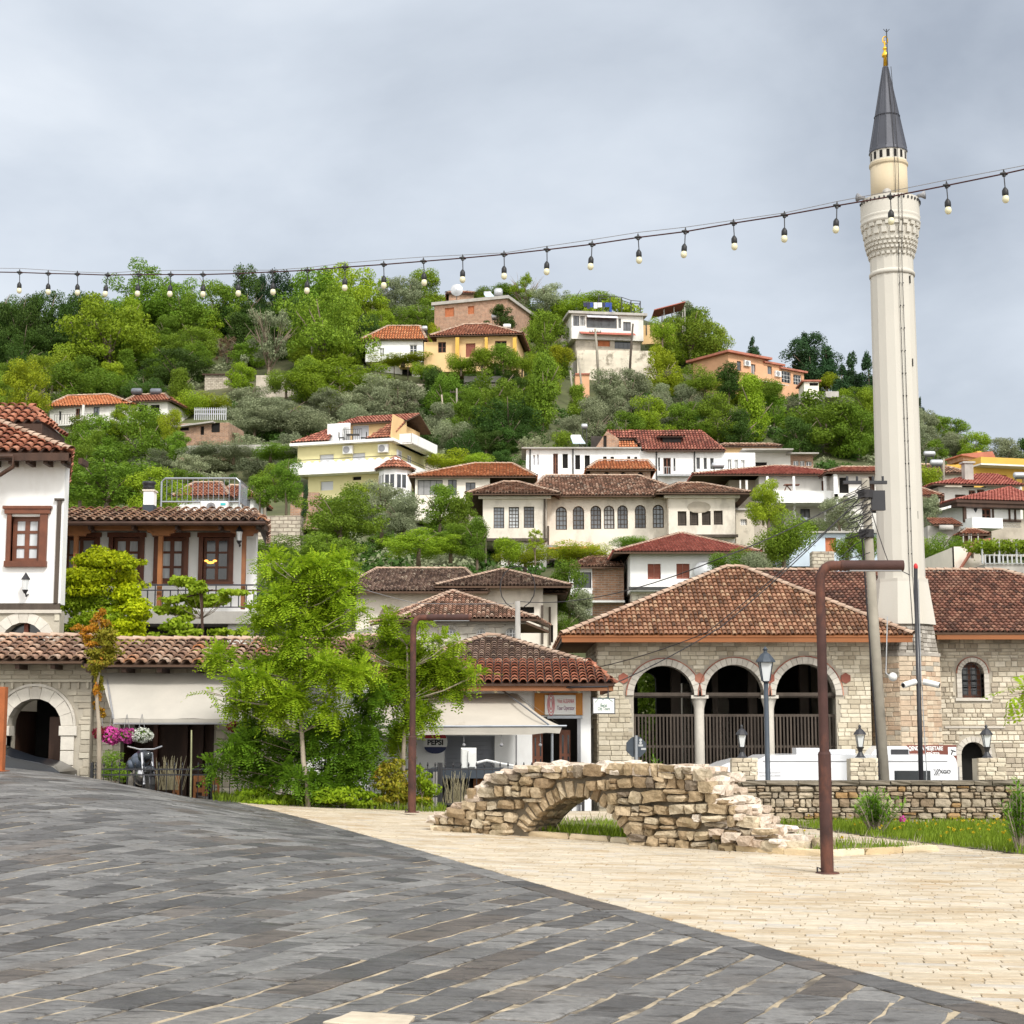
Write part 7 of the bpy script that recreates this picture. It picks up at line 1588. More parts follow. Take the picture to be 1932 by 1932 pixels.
a=g7((478,700,604,1500),0,.5);MB().box(a.x0,AG.x1,.55,.62,0,AG.zs+.2).build('gate_leaf','wooddark',t);MB().box(OP.x0,OP.x1,1.6,1.7,0,OP.z1).build('dining_back_wall','wooddark',t);MB().box(OP.x0-.1,OP.x0,.6,1.7,0,3.4).box(OP.x1,OP.x1+.1,.6,1.7,0,3.4).box(OP.x0,OP.x1,.6,1.7,OP.z1,OP.z1+.1).build('recess_lining','wooddark',t)
for x in(1060,1270,1380):a=HO(r2,(x,950,x+30,1500),0,1.4,f);MB().box(a.x0,a.x1,1.45,1.6,0,OP.z1).build('door_post','woodbrown' if x<1200 else 'wooddark',t)
e1=f.xz(*r2(300,545),-.75)[1];r1z=f.xz(*r2(300,398),1.3)[1];e2=f.xz(*r2(1100,570),-.75)[1];r2z=f.xz(*r2(1100,422),1.3)[1];xm=f.xz(*r2(570,540),-.75)[0];x3=f.xz(*r4(870,700),-.75)[0]
o=roof_faces(t,f,[[(-6,-.75,e1),(xm,-.75,e1),(xm,1.3,r1z),(-6,1.3,r1z)],[(xm+.05,-.75,e2),(x3,-.75,e2),(x3-.4,1.3,r2z),(xm-.35,1.3,r2z)]],'tilegate',.25,L=.34,ridges=[((-6,1.3,r1z+.02),(xm,1.3,r1z+.02)),((xm,1.3,r2z+.02),(x3-.4,1.3,r2z+.02))],rr=.11,th=.04)
mb=MB()
for k in range(30):
 x=-5+k*.78
 if x<x3:z=(e1 if x<xm else e2)-.03;mb.box(x,x+.1,-.65,.3,z-.13,z-.03)
mb.each('rafter','wooddark',t)
MB().box(x2,x2+3.0,.7,3,0,zt-.2).build('side_wall','white',t)
s_=thing('awning','large plain beige awning over the gatehouse dining recess','awning',Fr(f.O));
def p2_(x,y,c):a=f.xz(*r2(x,y),c);return Vector((a[0],c,a[1]))
A_,B_,C_,D_=p2_(700,628,-.1),p2_(1900,628,-.1),p2_(790,946,-1.5),p2_(1735,946,-1.5);mb=MB();g_=[]
for i in range(13):
 for j in range(7):
  s1,t1=i/12,j/6;p=(A_*(1-s1)+B_*s1)*(1-t1)+(C_*(1-s1)+D_*s1)*t1;p.z-=.05*math.sin(math.pi*t1)-.01*math.sin(s1*14);g_.append(p)
mb.add(g_,[(i*7+j,i*7+j+1,(i+1)*7+j+1,(i+1)*7+j)for i in range(12)for j in range(6)]);mb.add([C_,D_,D_-Vector((0,0,.08)),C_-Vector((0,0,.08))],[(0,1,2,3)]);mb.build('canopy','awning',s_,None,True)
MB().tube([C_-Vector((0,-.02,.1)),D_-Vector((0,-.02,.1))],.025,6).tube([p2_(740,640,-.1),C_],.02,5).tube([p2_(1600,640,-.1),D_],.02,5).build('frame','plasticgrey',s_)
rng=np.random.default_rng(9)
def basket(x,y,rx,ry,fl,lab,Yb=34.9,green='lfmid',n=700):
 u,v=r2(x,y);c=P(u,v,Yb);m=Yb/F*K*.5176/K;a=rx*.27107*Yb/F;b=ry*.27107*Yb/F
 o=thing('flower_basket',lab,'flower basket',Fr(c-Vector((0,0,b))),'flower baskets hung from the awning');MB().lathe([(a*.3,b*.35),(a*.45,b*.9)],n=12).build('pot','pot' if fl=='flwhite' else 'wooddark',o,None,True)
 crown_obj('foliage',leafcloud(rng,[(0,0,b,a*.9,a*.6,b*.8)],n,.05),green,o);crown_obj('flowers',leafcloud(rng,[(0,0,b,a,a*.7,b),(a*.3,0,b*.8,a*.6,a*.5,b*.8)],n,.055,shell=.8,asp=.9),fl,o)
 MB().tube([(-a*.4,0,b),(0,0,b+.45)],.006,4).tube([(a*.4,0,b),(0,0,b+.45)],.006,4).build('hanger','plasticgrey',o)
basket(775,1060,60,60,'flpink','hanging basket of magenta flowers nearest the orange leaved tree');basket(880,1062,72,48,'flpink','hanging basket of pink flowers left of the white one')
basket(985,1060,75,48,'flwhite','hanging basket of white flowers under the beige awning');basket(700,1045,50,42,'flred','hanging basket of dark red flowers on the gate pier');basket(1640,1000,60,35,'flred','hanging basket of dark red flowers at the right end of the awning')
# ---------------------------------------------------------------- white house at the left edge
YA=38.9
t=thing('white_house','white plastered house with carved brown window at the left edge','house',Fr((P(*r1(430,1200),YA).x,YA,STREET)));f=ROOT[t.name]
def h1(q,arch=0,c=0.0,ff=None):return HO(r1,q,arch,c,ff or f)
zt=h1((100,470,300,600)).z1;zb=h1((100,800,300,1500)).z0;AW=h1((5,1628,312,1900),1);WN=h1((78,890,278,1205))
wall(MB(),-5,0,zb,zt,0,.4,[WN]).build('wall','white',t);SL([(-5,.4),(0-.12,.4),(-1.5,4.6),(-5,4.6)],0,zt-.01).build('back_mass','white',t)
lw=wall(MB(),-5,0,0,zb-.16,0,.4,[AW]).build('ground_floor_wall','mortar',t);mb=MB();blocks(mb,-5,0,2.2,zb-.22,0,[Hole(AW.x0-.3,AW.x1+.3,0,AW.z1+.28,AW.rise+.28)],.12,.24,.25,.5,d=.025,bev=.005,gap=.004);mb.build('facing_stones','gateblocks',lw)
mb=MB();voussoirs(mb,AW,-.03,.3,.25,9,.004);mb.box(-5,.05,-.06,0,zb-.22,zb-.14);mb.build('arch_stones','dress',lw);MB().box(-5,0,-.04,.02,zb-.14,zb+.02).build('timber_band','woodgrey',t)
w_=MB().poly([(x,.3,z)for x,z in AW.outline()]).build('arched_window','glass',t);c=(AW.x0+AW.x1)/2;MB().box(c-.05,c+.05,.22,.3,0,AW.z1).build('mullion','shutterred',w_)
a=h1((372,778,412,1490),0,-.06);MB().box(a.x0+.05,a.x1,-.07,.02,zb+.02,a.z1).box(a.x0-.02,a.x1+.06,-.09,.02,a.z1,a.z1+.05).build('corner_timber','woodgrey',t)
w_=window(t,f,WN,.12,'c');a=h1((40,830,322,1240),0,-.1);mb=MB();mb.box(a.x0,WN.x0,-.07,.12,a.z0+.12,WN.z1+.2);mb.box(WN.x1,a.x1,-.07,.12,a.z0+.12,WN.z1+.2);mb.box(a.x0-.06,a.x1+.06,-.1,.12,WN.z1+.06,a.z1-.02);mb.box(a.x0-.1,a.x1+.1,-.13,.1,a.z1-.02,a.z1+.05);mb.box(a.x0-.02,a.x1+.02,-.12,.12,a.z0,a.z0+.14);mb.build('carved_surround','woodbrown',w_)
ez=h1((100,445,300,600),0,-.6).z1;ex=h1((400,400,495,450),0,-.6).x1;ap=f.xz(-62,776,2.4)
roof_faces(t,f,[[(-8,-.6,ez),(ex,-.6,ez),(ap[0],2.4,ap[1]),(-8,2.4,ap[1])],[(ex,-.6,ez),(ex-1.5,4.6,ez),(ap[0],2.4,ap[1])]],'tilered',.25,L=.3,ridges=[((ex,-.6,ez),(ap[0],2.4,ap[1]))],th=.12,under='wooddark',rr=.11)
mb=MB()
for k in range(14):x=-5+k*.42;mb.box(x,x+.09,-.55,.05,ez-.26,ez-.12)
mb.box(-5,ex-.04,-.66,-.56,ez-.2,ez-.02);mb.slab([(ex-.08,-.6,ez-.02),(ex,-.6,ez-.02),(ex-1.45,4.4,ez-.02),(ex-1.55,4.4,ez-.02)],.2);mb.each('rafter','wooddark',t)
x,z=f.xz(*r1(100,400),-.7);MB().tube([(-5,-.75,z-.35),(x,-.75,z-.25),(x,-.72,z-.5),(x-1.6,-.3,z-1.4)],.05,8).build('rain_pipe','wooddark',t,None,True)
s_=HO(r1,(0,262,225,400),0,2,f);MB().box(-8,s_.x1,2,3.2,s_.z0-.6,s_.z1+.1).build('roof_lantern_wall','wooddark',t);e=HO(r1,(0,205,302,262),0,1.6,f);roof_faces(t,f,[[(-8,1.5,e.z0+.05),(e.x1,1.5,e.z0+.05),(e.x1-.7,2.7,e.z0+.75),(-8,2.7,e.z0+.75)],[(e.x1,1.5,e.z0+.05),(e.x1,3.6,e.z0+.05),(e.x1-.7,2.7,e.z0+.75)]],'tilered',.25,L=.3,th=.25,under='wooddark',name='lantern_roof')
def wall_lantern(reg,q,Yl,lab,s=1.0):
 c=P(*reg(*q),Yl);o=thing('wall_lantern',lab,'lantern',Fr(c));MB().lathe([(.01,.3*s),(.1*s,.16*s),(.11*s,.13*s)],n=6).lathe([(.06*s,-.14*s),(.08*s,-.11*s),(.03*s,-.2*s)],n=6).tube([(0,0,-.15*s),(0,.1,-.26*s),(0,.25,-.2*s)],.02*s,5).build('frame','iron',o);MB().lathe([(.055*s,-.11*s),(.09*s,.13*s)],n=6).build('glass','milkglass',o)
wall_lantern(r1,(177,1368),YA-.25,'black wall lantern on the white house below the carved window')
# ---------------------------------------------------------------- balcony house
YB=45.2
t=thing('balcony_house','white house with wooden posted balcony and low tile roof','house',Fr((P(*r1(440,1200),YB).x,YB,STREET)));f=ROOT[t.name]
def hb(q,c=0.0):return HO(r1,q,0,c,f)
zt=hb((600,975,700,1000)).z1;zf=hb((600,1400,700,1572)).z0;X=hb((400,1000,1783,1100)).x1
WS=[hb(q)for q in((452,1035,662,1400),(785,1035,975,1345),(1100,1035,1282,1342),(1412,1035,1595,1345))]
wall(MB(),-2,X,zf,zt,0,.3,WS).build('wall','white',t);SL([(-2,.3),(X-.06,.3),(X-.95,5),(-2,5)],zf,zt-.01).build('back_mass','white',t);MB().box(-2,X,0,5,0,zf-.35).build('lower_wall','interior',t);a=hb((1640,1640,1800,1800));MB().box(a.x0,X,-1.3,0,0,zf-.35).build('lower_pier','white2',t)  # lower wall coloured dark in place of the shaded recess under the balcony
for i,h in enumerate(WS):
 w_=window(t,f,h,.1,'B' if i in(0,3)else 'c');mb=MB();mb.box(h.x0-.12,h.x0,-.05,.1,h.z0,h.z1);mb.box(h.x1,h.x1+.12,-.05,.1,h.z0,h.z1);mb.box(h.x0-.16,h.x1+.16,-.07,.1,h.z1,h.z1+.13);mb.box(h.x0-.14,h.x1+.14,-.09,.1,h.z0-.07,h.z0);mb.build('surround','woodbrown',w_)
c=hb((1437,1200,1490,1222),.05);
MB().ball(((c.x0+c.x1)/2,.09,c.z0+.05),.06,8,5,(1.8,.2,.6)).ball(((c.x0+c.x1)/2-.12,.09,c.z0+.1),.04,8,5,(1.5,.2,.8)).ball(((c.x0+c.x1)/2+.12,.09,c.z0+.1),.04,8,5,(1.5,.2,.8)).build('lit_lamp','lampglow',t)
s0=hb((0,1572,1800,1648),-1.5);MB().box(-2,s0.x1,-1.5,0,zf-.35,zf-.02).build('balcony_slab','concrete',t)
be=hb((440,955,1780,985),-1.3);MB().box(-2,be.x1,-1.4,-1.2,be.z0,be.z1).build('beam','woodorange',t)
for x0,x1,m in((512,540,'woodorange'),(1100,1130,'woodorange'),(1683,1710,'rafter')):
 a=hb((x0,985,x1,1500),-1.3);zb_=zf if x0<1600 else zf+.05;MB().box(a.x0,a.x1,-1.38,-1.24,zb_,be.z0-.12).build('post',m,t);c=(a.x0+a.x1)/2;MB().prism([(c-.38,be.z0),(c-.36,be.z0-.07),(c-.26,be.z0-.09),(c-.22,be.z0-.16),(c+.22,be.z0-.16),(c+.26,be.z0-.09),(c+.36,be.z0-.07),(c+.38,be.z0)],-1.4,-1.22).build('capital',m,t)
mb=MB();ra=hb((-400,1362,1805,1400),-1.45);z1_,z2_=ra.z1,ra.z0;mb.box(-2,ra.x1,-1.48,-1.44,z1_-.04,z1_);mb.box(-2,ra.x1,-1.48,-1.44,z2_-.03,z2_);mb.box(-2,ra.x1,-1.48,-1.44,zf+.08,zf+.11)
x=-2;k=0
while x<ra.x1:mb.box(x-.015,x+.015,-1.475,-1.445,zf+.08,z2_ if k%4 else z1_);x+=.205;k+=1
for x in(ra.x1-.02,):mb.box(x-.02,x+.02,-1.48,0,z1_-.04,z1_);mb.box(x-.02,x+.02,-1.48,-1.42,zf,z1_)
mb.build('railing','ironrail',t)
ez=hb((600,925,700,990),-1.9).z1;ex1=hb((600,930,1850,990),-1.9).x1;rz=hb((600,853,700,990),.2).z1
roof_faces(t,f,[[(-1.6,-1.9,ez),(ex1,-1.9,ez),(ex1-.7,.2,rz),(-1.6,.2,rz)],[(ex1,-1.9,ez),(ex1-.8,3.5,ez),(ex1-.7,.2,rz)],[(-1.6,.2,rz),(ex1-.7,.2,rz),(ex1-1.4,5,rz),(-1.6,5,rz)]],'tilegate',.245,L=.3,tile=(0,1),under='wooddark',th=.06)
mb=MB();mb.tube([(-1.6,-1.98,ez-.06),(ex1,-1.98,ez-.06)],.06,8)
for k in range(14):x=-1.2+k*1.17;mb.box(x,x+.07,-1.85,-1.2,ez-.2,ez-.08)if x<ex1 else 0
mb.build('gutter','wooddark',t);MB().box(-2,ex1-.3,-1.3,.1,be.z1,be.z1+.05).build('soffit','woodgrey',t)
wall_lantern(r1,(1665,1030),YB-1.6,'small black lantern hanging on the balcony house near the right post')
s_=thing('chimney','white chimney with black cap on the balcony house roof','chimney',Fr(P(*r1(1034,868),YB-.6)));g=ROOT[s_.name];a=HO(r1,(998,712,1068,808),0,0,g);MB().box(a.x0,a.x1,0,.4,a.z0,a.z1).build('stack','white',s_);MB().box(a.x0-.01,a.x1+.01,-.01,.41,-.3,a.z0).build('flashing','signback',s_);MB().box(a.x0-.03,a.x1+.03,-.03,.43,a.z1,a.z1+.04).build('crown','creamold',s_)
a=HO(r1,(1006,645,1056,708),0,.1,g);c=(a.x0+a.x1)/2;MB().lathe([(.14,a.z0+.03),(.17,a.z0+.1),(.15,a.z1-.1),(.2,a.z1-.06),(.18,a.z1)],(c,.2,0),12).build('cap','iron',s_,None,True)
s_=thing('roof_barrier','galvanised tubular crowd barrier standing on the balcony house roof','barrier',Fr(P(*r1(1125,855),YB+.6)));g=ROOT[s_.name];a=HO(r1,(1124,625,1668,788),0,0,g)
MB().tube([(a.x0,0,0),(a.x0,0,a.z1-.1),(a.x0+.1,0,a.z1),(a.x1-.1,0,a.z1),(a.x1,0,a.z1-.1),(a.x1,0,0)],.028,8).tube([(a.x0,0,a.z0),(a.x1,0,a.z0)],.025,8).tube([(a.x1,0,a.z1-.05),(a.x1,1.4,a.z1-.05)],.02,6).tube([(a.x1,0,a.z0),(a.x1,1.4,a.z0)],.02,6).build('frame','steel',s_);mb=MB()
for k in range(1,15):x=a.x0+(a.x1-a.x0)*k/15;mb.tube([(x,0,a.z0),(x,0,a.z1)],.011,5)
for k in range(1,8):mb.tube([(a.x1,k*.18,a.z0),(a.x1,k*.18,a.z1-.05)],.011,5)
mb.build('bars','steel',s_)
s_=thing('air_conditioner','white rooftop air conditioner with round fan under the tubular barrier','air conditioner',Fr(P(*r1(1392,858),YB+.3)));g=ROOT[s_.name];a=HO(r1,(1394,786,1582,858),0,0,g);acunit(s_,g,a.x0,a.z0,.3,a.x1-a.x0,a.z1-a.z0);q=HO(r1,(1535,796,1570,812),0,-.03,g);MB().box(q.x0,q.x1,-.034,-.02,q.z0,q.z1).build('badge','teal',s_)
# ---------------------------------------------------------------- ruined bridge
def near(name,label,cat,p,yaw=0,group=None):t=thing(name,label,cat,Fr(p,yaw),group);return t,ROOT[t.name]
pL,pR=G(822,1566),G(1492,1611);yaw=math.atan2(pR.y-pL.y,pR.x-pL.x)
t,f=near('ruined_bridge','ruined old stone arch bridge of rough ochre blocks on the paving','bridge',Vector((pL.x,pL.y,0)),yaw)
def F6(x,y,c=0.0):return f.xz(*p6(x,y),c)
def F2(x,y,c=0.0):return f.xz(*q2(x,y),c)
topl=[F6(*q)for q in((225,1290),(290,1260),(380,1190),(520,1130),(560,1060),(620,980),(700,930),(900,890),(1100,870),(1400,868),(1700,880))]+[F2(*q)for q in((1100,1380),(1230,1400),(1260,1480),(1330,1560),(1400,1620),(1480,1690),(1560,1760),(1700,1860),(1800,1900))]
ol=[F6(940,1400),F6(990,1320),F6(1060,1250),F6(1150,1180),F6(1250,1130),F6(1340,1118),F6(1420,1130),F6(1500,1175),F6(1570,1230),F6(1640,1310),F6(1700,1400),F6(1730,1470)]
def under(x):return ol[0][0]<x<ol[-1][0]
archtop=lambda x:interp(x,ol);TH=.85;XE=topl[-1][0];X0=topl[0][0]
mb=MB();xs=sorted(set([X0+(XE-X0)*k/70 for k in range(71)]+[ol[0][0],ol[-1][0]]))
for a,b in zip(xs,xs[1:]):
 m=(a+b)/2;ta,tb=interp(a,topl)-.05,interp(b,topl)-.05;lo=under(m);za,zb=(archtop(a)+.03,archtop(b)+.03)if lo else(-.1,-.1)
 if ta<=za:continue
 mb.add([(a,.06,za),(b,.06,zb),(b,.06,tb),(a,.06,ta),(a,TH,za),(b,TH,zb),(b,TH,tb),(a,TH,ta)],[(0,1,2,3),(7,6,5,4),(3,2,6,7),(1,0,4,5),(0,3,7,4),(2,1,5,6)])
core=mb.build('core','mortardark',t);rnd=random.Random(4);random.seed(21)
EX,EY,EZ=Vector((1,0,0)),Vector((0,1,0)),Vector((0,0,1))
VL0=.235;mb=MB();ring=[]
L_=[(Vector((b[0]-a[0],0,b[1]-a[1]))).length for a,b in zip(ol,ol[1:])];tot=sum(L_);s=0
while s<tot-.05:
 w=rnd.uniform(.085,.16);q=s+w/2;acc=0
 for(a,b),l in zip(zip(ol,ol[1:]),L_):
  if acc+l>=q:k=(q-acc)/l;p=Vector((a[0]+(b[0]-a[0])*k,0,a[1]+(b[1]-a[1])*k));d=Vector((b[0]-a[0],0,b[1]-a[1])).normalized();break
  acc+=l
 n_=Vector((-d.z,0,d.x));n_=n_ if n_.z>0 or abs(n_.z)<.3 and(n_.x<0)==(p.x<(ol[0][0]+ol[-1][0])/2)else-n_
 ln=VL0*rnd.uniform(.85,1.15);c=p+n_*ln*.5
 for yy in(0.0,.27,.54):mb.stone((c.x,.06+yy+.07,c.z),(d,EY,n_),(w*.45,.14 if yy else .12,ln*.5),.4,.09)
 s+=w
mb.build('arch_stones','ruin',core)
mb=MB();z=-.05;row=0
def okc(cx,cz,hh):
 if cz+hh>interp(cx,topl)+.02:return False
 if ol[0][0]-.12<cx<ol[-1][0]+.12:
  dd=min(math.hypot(cx-(a[0]+(b[0]-a[0])*k/4),cz-(a[1]+(b[1]-a[1])*k/4))for a,b in zip(ol,ol[1:])for k in range(5))
  if cz<archtop(cx)or dd<VL0*.95:return False
 return True
while z<1.75:
 h=rnd.uniform(.13,.21);x=X0+rnd.uniform(0,.1)
 while x<XE:
  l=rnd.choice((.12,.17,.22,.28,.36))*rnd.uniform(.85,1.15);sp_=rnd.random();cells=[(x,z,l,h)]
  if sp_<.22:k=rnd.uniform(.35,.65);cells=[(x,z,l,h*k),(x,z+h*k,l,h*(1-k))]
  elif sp_<.34 and l>.2:k=rnd.uniform(.4,.6);cells=[(x,z,l*k,h),(x+l*k,z,l*(1-k),h*.55),(x+l*k,z+h*.55,l*(1-k),h*.45)]
  x+=l
  for(cx,cz,cl,ch)in cells:
   cx+=cl/2;cz+=ch/2+.035*math.sin(cx*2.3+row)
   if not okc(cx,cz,ch*.3):continue
   r_=rnd.uniform(-.10,.10);mb.stone((cx,.03+rnd.uniform(-.04,.03),cz),(EX*math.cos(r_)+EZ*math.sin(r_),EY,EZ*math.cos(r_)-EX*math.sin(r_)),(cl*.475,.13,ch*.475),rnd.uniform(.35,.75),.09)
   if cz<.2 and cx>2:mb.stone((cx,TH,cz),(EX,EY,EZ),(cl*.48,.1,ch*.48),.3,.06)
 z+=h;row+=1
mb.build('face_stones','ruin',core);mb=MB()
for a,b in zip(topl,topl[1:]):
 n=max(1,int(math.hypot(b[0]-a[0],b[1]-a[1])/.2))
 for i in range(n):
  k=(i+.5)/n;cx,cz=a[0]+(b[0]-a[0])*k,a[1]+(b[1]-a[1])*k-.05
  for j in range(4):mb.stone((cx+rnd.uniform(-.05,.05),.05+j*TH/3.6+rnd.uniform(-.03,.03),cz+rnd.uniform(-.035,.03)),(EX,EY,EZ),(rnd.uniform(.08,.17),rnd.uniform(.1,.15),rnd.uniform(.045,.085)),.6,.11)
mb.build('top_stones','ruintop',core);mb=MB()
for _ in range(70):
 x=F2(rnd.uniform(1150,1830),1850)[0];zt_=max(.0,interp(x,topl));mb.stone((x,rnd.uniform(-.15,.5),zt_*rnd.uniform(0,.95)),(EX,EY,EZ),(rnd.uniform(.05,.12),rnd.uniform(.05,.1),rnd.uniform(.03,.07)),.3,.1)
for _ in range(10):mb.stone((rnd.uniform(-.6,.6),rnd.uniform(-.3,.4),.03),(EX,EY,EZ),(rnd.uniform(.08,.22),.1,.05),.3,.08)
mb.build('fallen_stones','ruintop',core)
# ---------------------------------------------------------------- garden wall with lamp pillars
YW=28.7;t,f=near('garden_wall','low rough stone wall with flat coping at the right','wall',P(1330,1560,YW));f0=f
zt=f.xz(1700,1472)[1];x1=f.xz(2100,1500)[0]
core=MB().box(0,x1,.08,.5,-1.5,zt-.1).build('core','mortardark',t);mb=MB();z=-.15;random.seed(5)
while z<zt-.13:
 h=min(rnd.uniform(.08,.17),zt-.1-z);x=rnd.uniform(-.1,0)
 while x<x1:
  l=rnd.uniform(.08,.30);k=rnd.uniform(.4,.65)if rnd.random()<.3 else 1
  for za,hh in((z,h*k),(z+h*k,h*(1-k))):
   if hh>.01:mb.stone((x+l/2,.06+rnd.uniform(-.02,.02),za+hh/2),(EX,EY,EZ),(l*.475,.08,hh*.465),rnd.uniform(.35,.8),.08)
  x+=l
 z+=h
mb.build('face_stones','wallstone',core);mb=MB();x=0
while x<x1:l=rnd.uniform(.3,.6);mb.stone((x+l/2,.27,zt-.05),(EX,EY,EZ),(l*.495,.30,.035),.1,.03);x+=l
mb.build('coping','lampstone',core)
def lantern(p,lab,s=1.0,tall=0.0,grp=None):
 o=thing('lamp_post' if tall else 'pillar_lantern',lab,'street lamp' if tall else 'lantern',Fr(p),grp);b=tall
 if tall:MB().lathe([(.11,0),(.10,.35),(.065,.4),(.055,b)],n=12).lathe([(.09,b-.03),(.05,b+.03)],n=10).build('post','signback',o,None,True)
 else:MB().lathe([(.1,0),(.07,.03),(.035,.1),(.05,.15),(.075,.19)],n=10).build('base','iron',o);b=.19
 g=MB().lathe([(.075*s,b),(.135*s,b+.30*s)],n=4,ph=.785).build('glass','milkglass',o);fr_=MB()
 for k in range(4):a=.785+k*math.pi/2;fr_.tube([(.08*s*math.cos(a),.08*s*math.sin(a),b),(.145*s*math.cos(a),.145*s*math.sin(a),b+.31*s)],.009*s,4)
 fr_.lathe([(.17*s,b+.31*s),(.16*s,b+.34*s),(.08*s,b+.44*s),(.035*s,b+.47*s),(.03*s,b+.5*s),(.045*s,b+.52*s),(.01,b+.57*s)],n=8,ph=.39).build('frame','signback' if tall else 'iron',o)
for i,(ua,ub,ul,lab)in enumerate(((1380,1428,1401,'left'),(1604,1655,1626,'middle'),(1845,1897,1871,'right'))):
 x0,x2=f0.xz(ua,1450,.05)[0],f0.xz(ub,1450,.05)[0];zp=f0.xz(1640,1430,.05)[1];w=x2-x0
 o,g=near('stone_pillar',f'square stone pillar on the garden wall, {lab} of the three','pillar',f0.M@Vector((x0,.05,zt)),0,'stone pillars along the garden wall');MB().box(.03,w-.03,.03,w-.03,-.1,zp-zt-.02).build('core','mortar',o);mb=MB();z=0;H_=zp-zt
 for r in range(5):
  x=0;h=H_/5
  while x<w-.02:l=min(rnd.uniform(.1,.24),w-x);mb.stone((x+l/2,.03,z+h/2),(EX,EY,EZ),(l*.48,.05,h*.47),.2,.04);mb.stone((w-.03,x+l/2,z+h/2),(EX,EY,EZ),(.05,l*.48,h*.47),.2,.04);x+=l
  z+=h
 mb.build('stones','blocksr',o);lantern(f0.M@Vector(((x0+x2)/2,.05+w/2,zp)),f'small black lantern on the {lab} stone pillar',.62*1.1,grp='lanterns on the garden wall pillars')
p=P(1448,1430,39);zt=P(1446,1285,39).z;lantern(Vector((p.x,39,STREET)),'tall dark lamp post with white lantern before the arcade columns',1.45,zt-STREET)
def rusty(p,arm,H_,lab,r=.066):
 o,g=near('street_lamp',lab,'street lamp',p,0,'rusty angled lamp posts on the plaza');a=MB().tube([(0,0,0),(0,0,H_*.38)],r*1.12,20).tube([(0,0,H_*.38),(0,0,H_*.39)],[r*1.16,r*.98],20);pts=[(0,0,H_*.39),(0,0,H_-.2)]+[(.14-.14*math.cos(k*.2618),0,H_-.2+.2*math.sin(k*.2618))for k in range(1,7)]+[(arm*.25,0,H_)]
 a.tube(pts,r*.85,18);a.build('post','rust',o,None,R_(40));MB().tube([(arm*.25,0,H_),(arm,0,H_-.0)],r*.95,18).build('lamp_arm','rust',o,None,R_(40));MB().box(arm*.35,arm*.97,-.035,.035,H_-r-.002,H_-r+.01).build('light_strip','plasticgrey',o);MB().lathe([(.14,0),(.13,.015)],n=16).build('base_plate','rust',o);MB().tube([(-r*1.1,0,.05),(-r*1.7,0,.07),(-r*1.7,0,.0)],.012,5).build('cable_stub','cable',o)
def hgt(p,v):return P(1500,v,p.y).z-p.z
p=G(1561,1648);rusty(p,.98,hgt(p,1067),'rusty right angled lamp post in the right foreground')
p=P(777,1533,30.4);rusty(p,1.08,hgt(p,1165),'rusty right angled lamp post in front of the shops')
p=G(-3,1455);o,g=near('signpost','rusty orange square post cut off by the left edge','post',p+Vector((0,0,0)));h=hgt(p,1296);MB().bbox(-.09,.09,-.09,.09,0,h,.008).build('post','rustorange',o);MB().box(-.16,.16,-.14,.14,0,.012).build('base_plate','rustorange',o)
# ---------------------------------------------------------------- fence at the plaza edge
def fence(u0,u1,lab,vt=1450):
 a=P(u0,1500,33.45);b=P(u1,1500,33.45);zt=P(500,vt,33.45).z;o,g=near('iron_fence',lab,'fence',Vector((a.x,33.45,0)));w=b.x-a.x;mb=MB();mb.box(0,w,-.012,.012,zt-.03,zt);mb.box(0,w,-.012,.012,max(gz(a.x,33),.1)+.02,max(gz(a.x,33),.1)+.05);n=int(w/.152)
 for k in range(n):x=(k+.5)*w/n;mb.tube([(x,0,-.1),(x,0,zt+.04)],.009,5);mb.lathe([(.009,0),(.022,.03),(.004,.09)],(x,0,zt+.04),6)
 mb.build('railing','iron',o);x=0
 while x<w+.01:MB().bbox(x-.03,x+.03,-.03,.03,-.3,zt+.12,.005).build('post','iron',o);x+=w/max(1,round(w/2.2))
fence(172,395,'black spear topped railing before the gatehouse');fence(397,828,'black spear topped railing behind the leafy acacia trees');fence(832,1100,'black spear topped railing behind the ruined bridge')
p=P(689*.27107,1470,33.3)
pole(r2,(1333,1025),(1330,1490),33.2,'pale bamboo stake at the fence before the dark recess',.018,'bamboo').name='stake'
# ---------------------------------------------------------------- motorhome
YV=41.5;t,f=near('motorhome','white motorhome with sloping cab parked behind the garden wall','motorhome',Vector((P(1328,1468,YV).x,YV,STREET)))
def m3(x,y,c=0.0):return f.xz(*q3(x,y),c)
def mu(u,v,c=0.0):return f.xz(u,v,c)
ro=[mu(1330,1475),mu(1336,1462),mu(1352,1449),mu(1372,1440),mu(1400,1433)];bk=[m3(1395,1100),m3(1420,1108),m3(1438,1130),m3(1447,1170)]
zt=bk[0][1];side=[(ro[0][0]+.1,.5)]+[(ro[0][0],ro[0][1]-.6)]+ro+[(m3(60,1160)[0],zt-.12),(m3(110,1130)[0],zt-.03)]+[(m3(300,1120)[0],zt)]+bk+[(bk[-1][0],.45)]
MB().prism(side,0,2.2).build('body','vehicle',t,None,R_(30));a=m3(1010,1210);b=m3(1260,1262);MB().bbox(a[0],b[0],-.03,.02,b[1]-.25,a[1],.012).build('window','glass',t);mb=MB();mb.box(m3(70,0)[0],bk[-1][0]-.25,-.012,0,zt-.17,zt-.15);mb.box(m3(1408,0)[0],m3(1416,0)[0],-.012,0,.5,zt-.3);mb.build('trim','plasticgrey',t)
x,z=m3(1362,1218);text('XGO',.125,'lettering','textgrey',t,f,x,z,-.012,sx=1.0,bold=.002);x,z=m3(1303,1220)
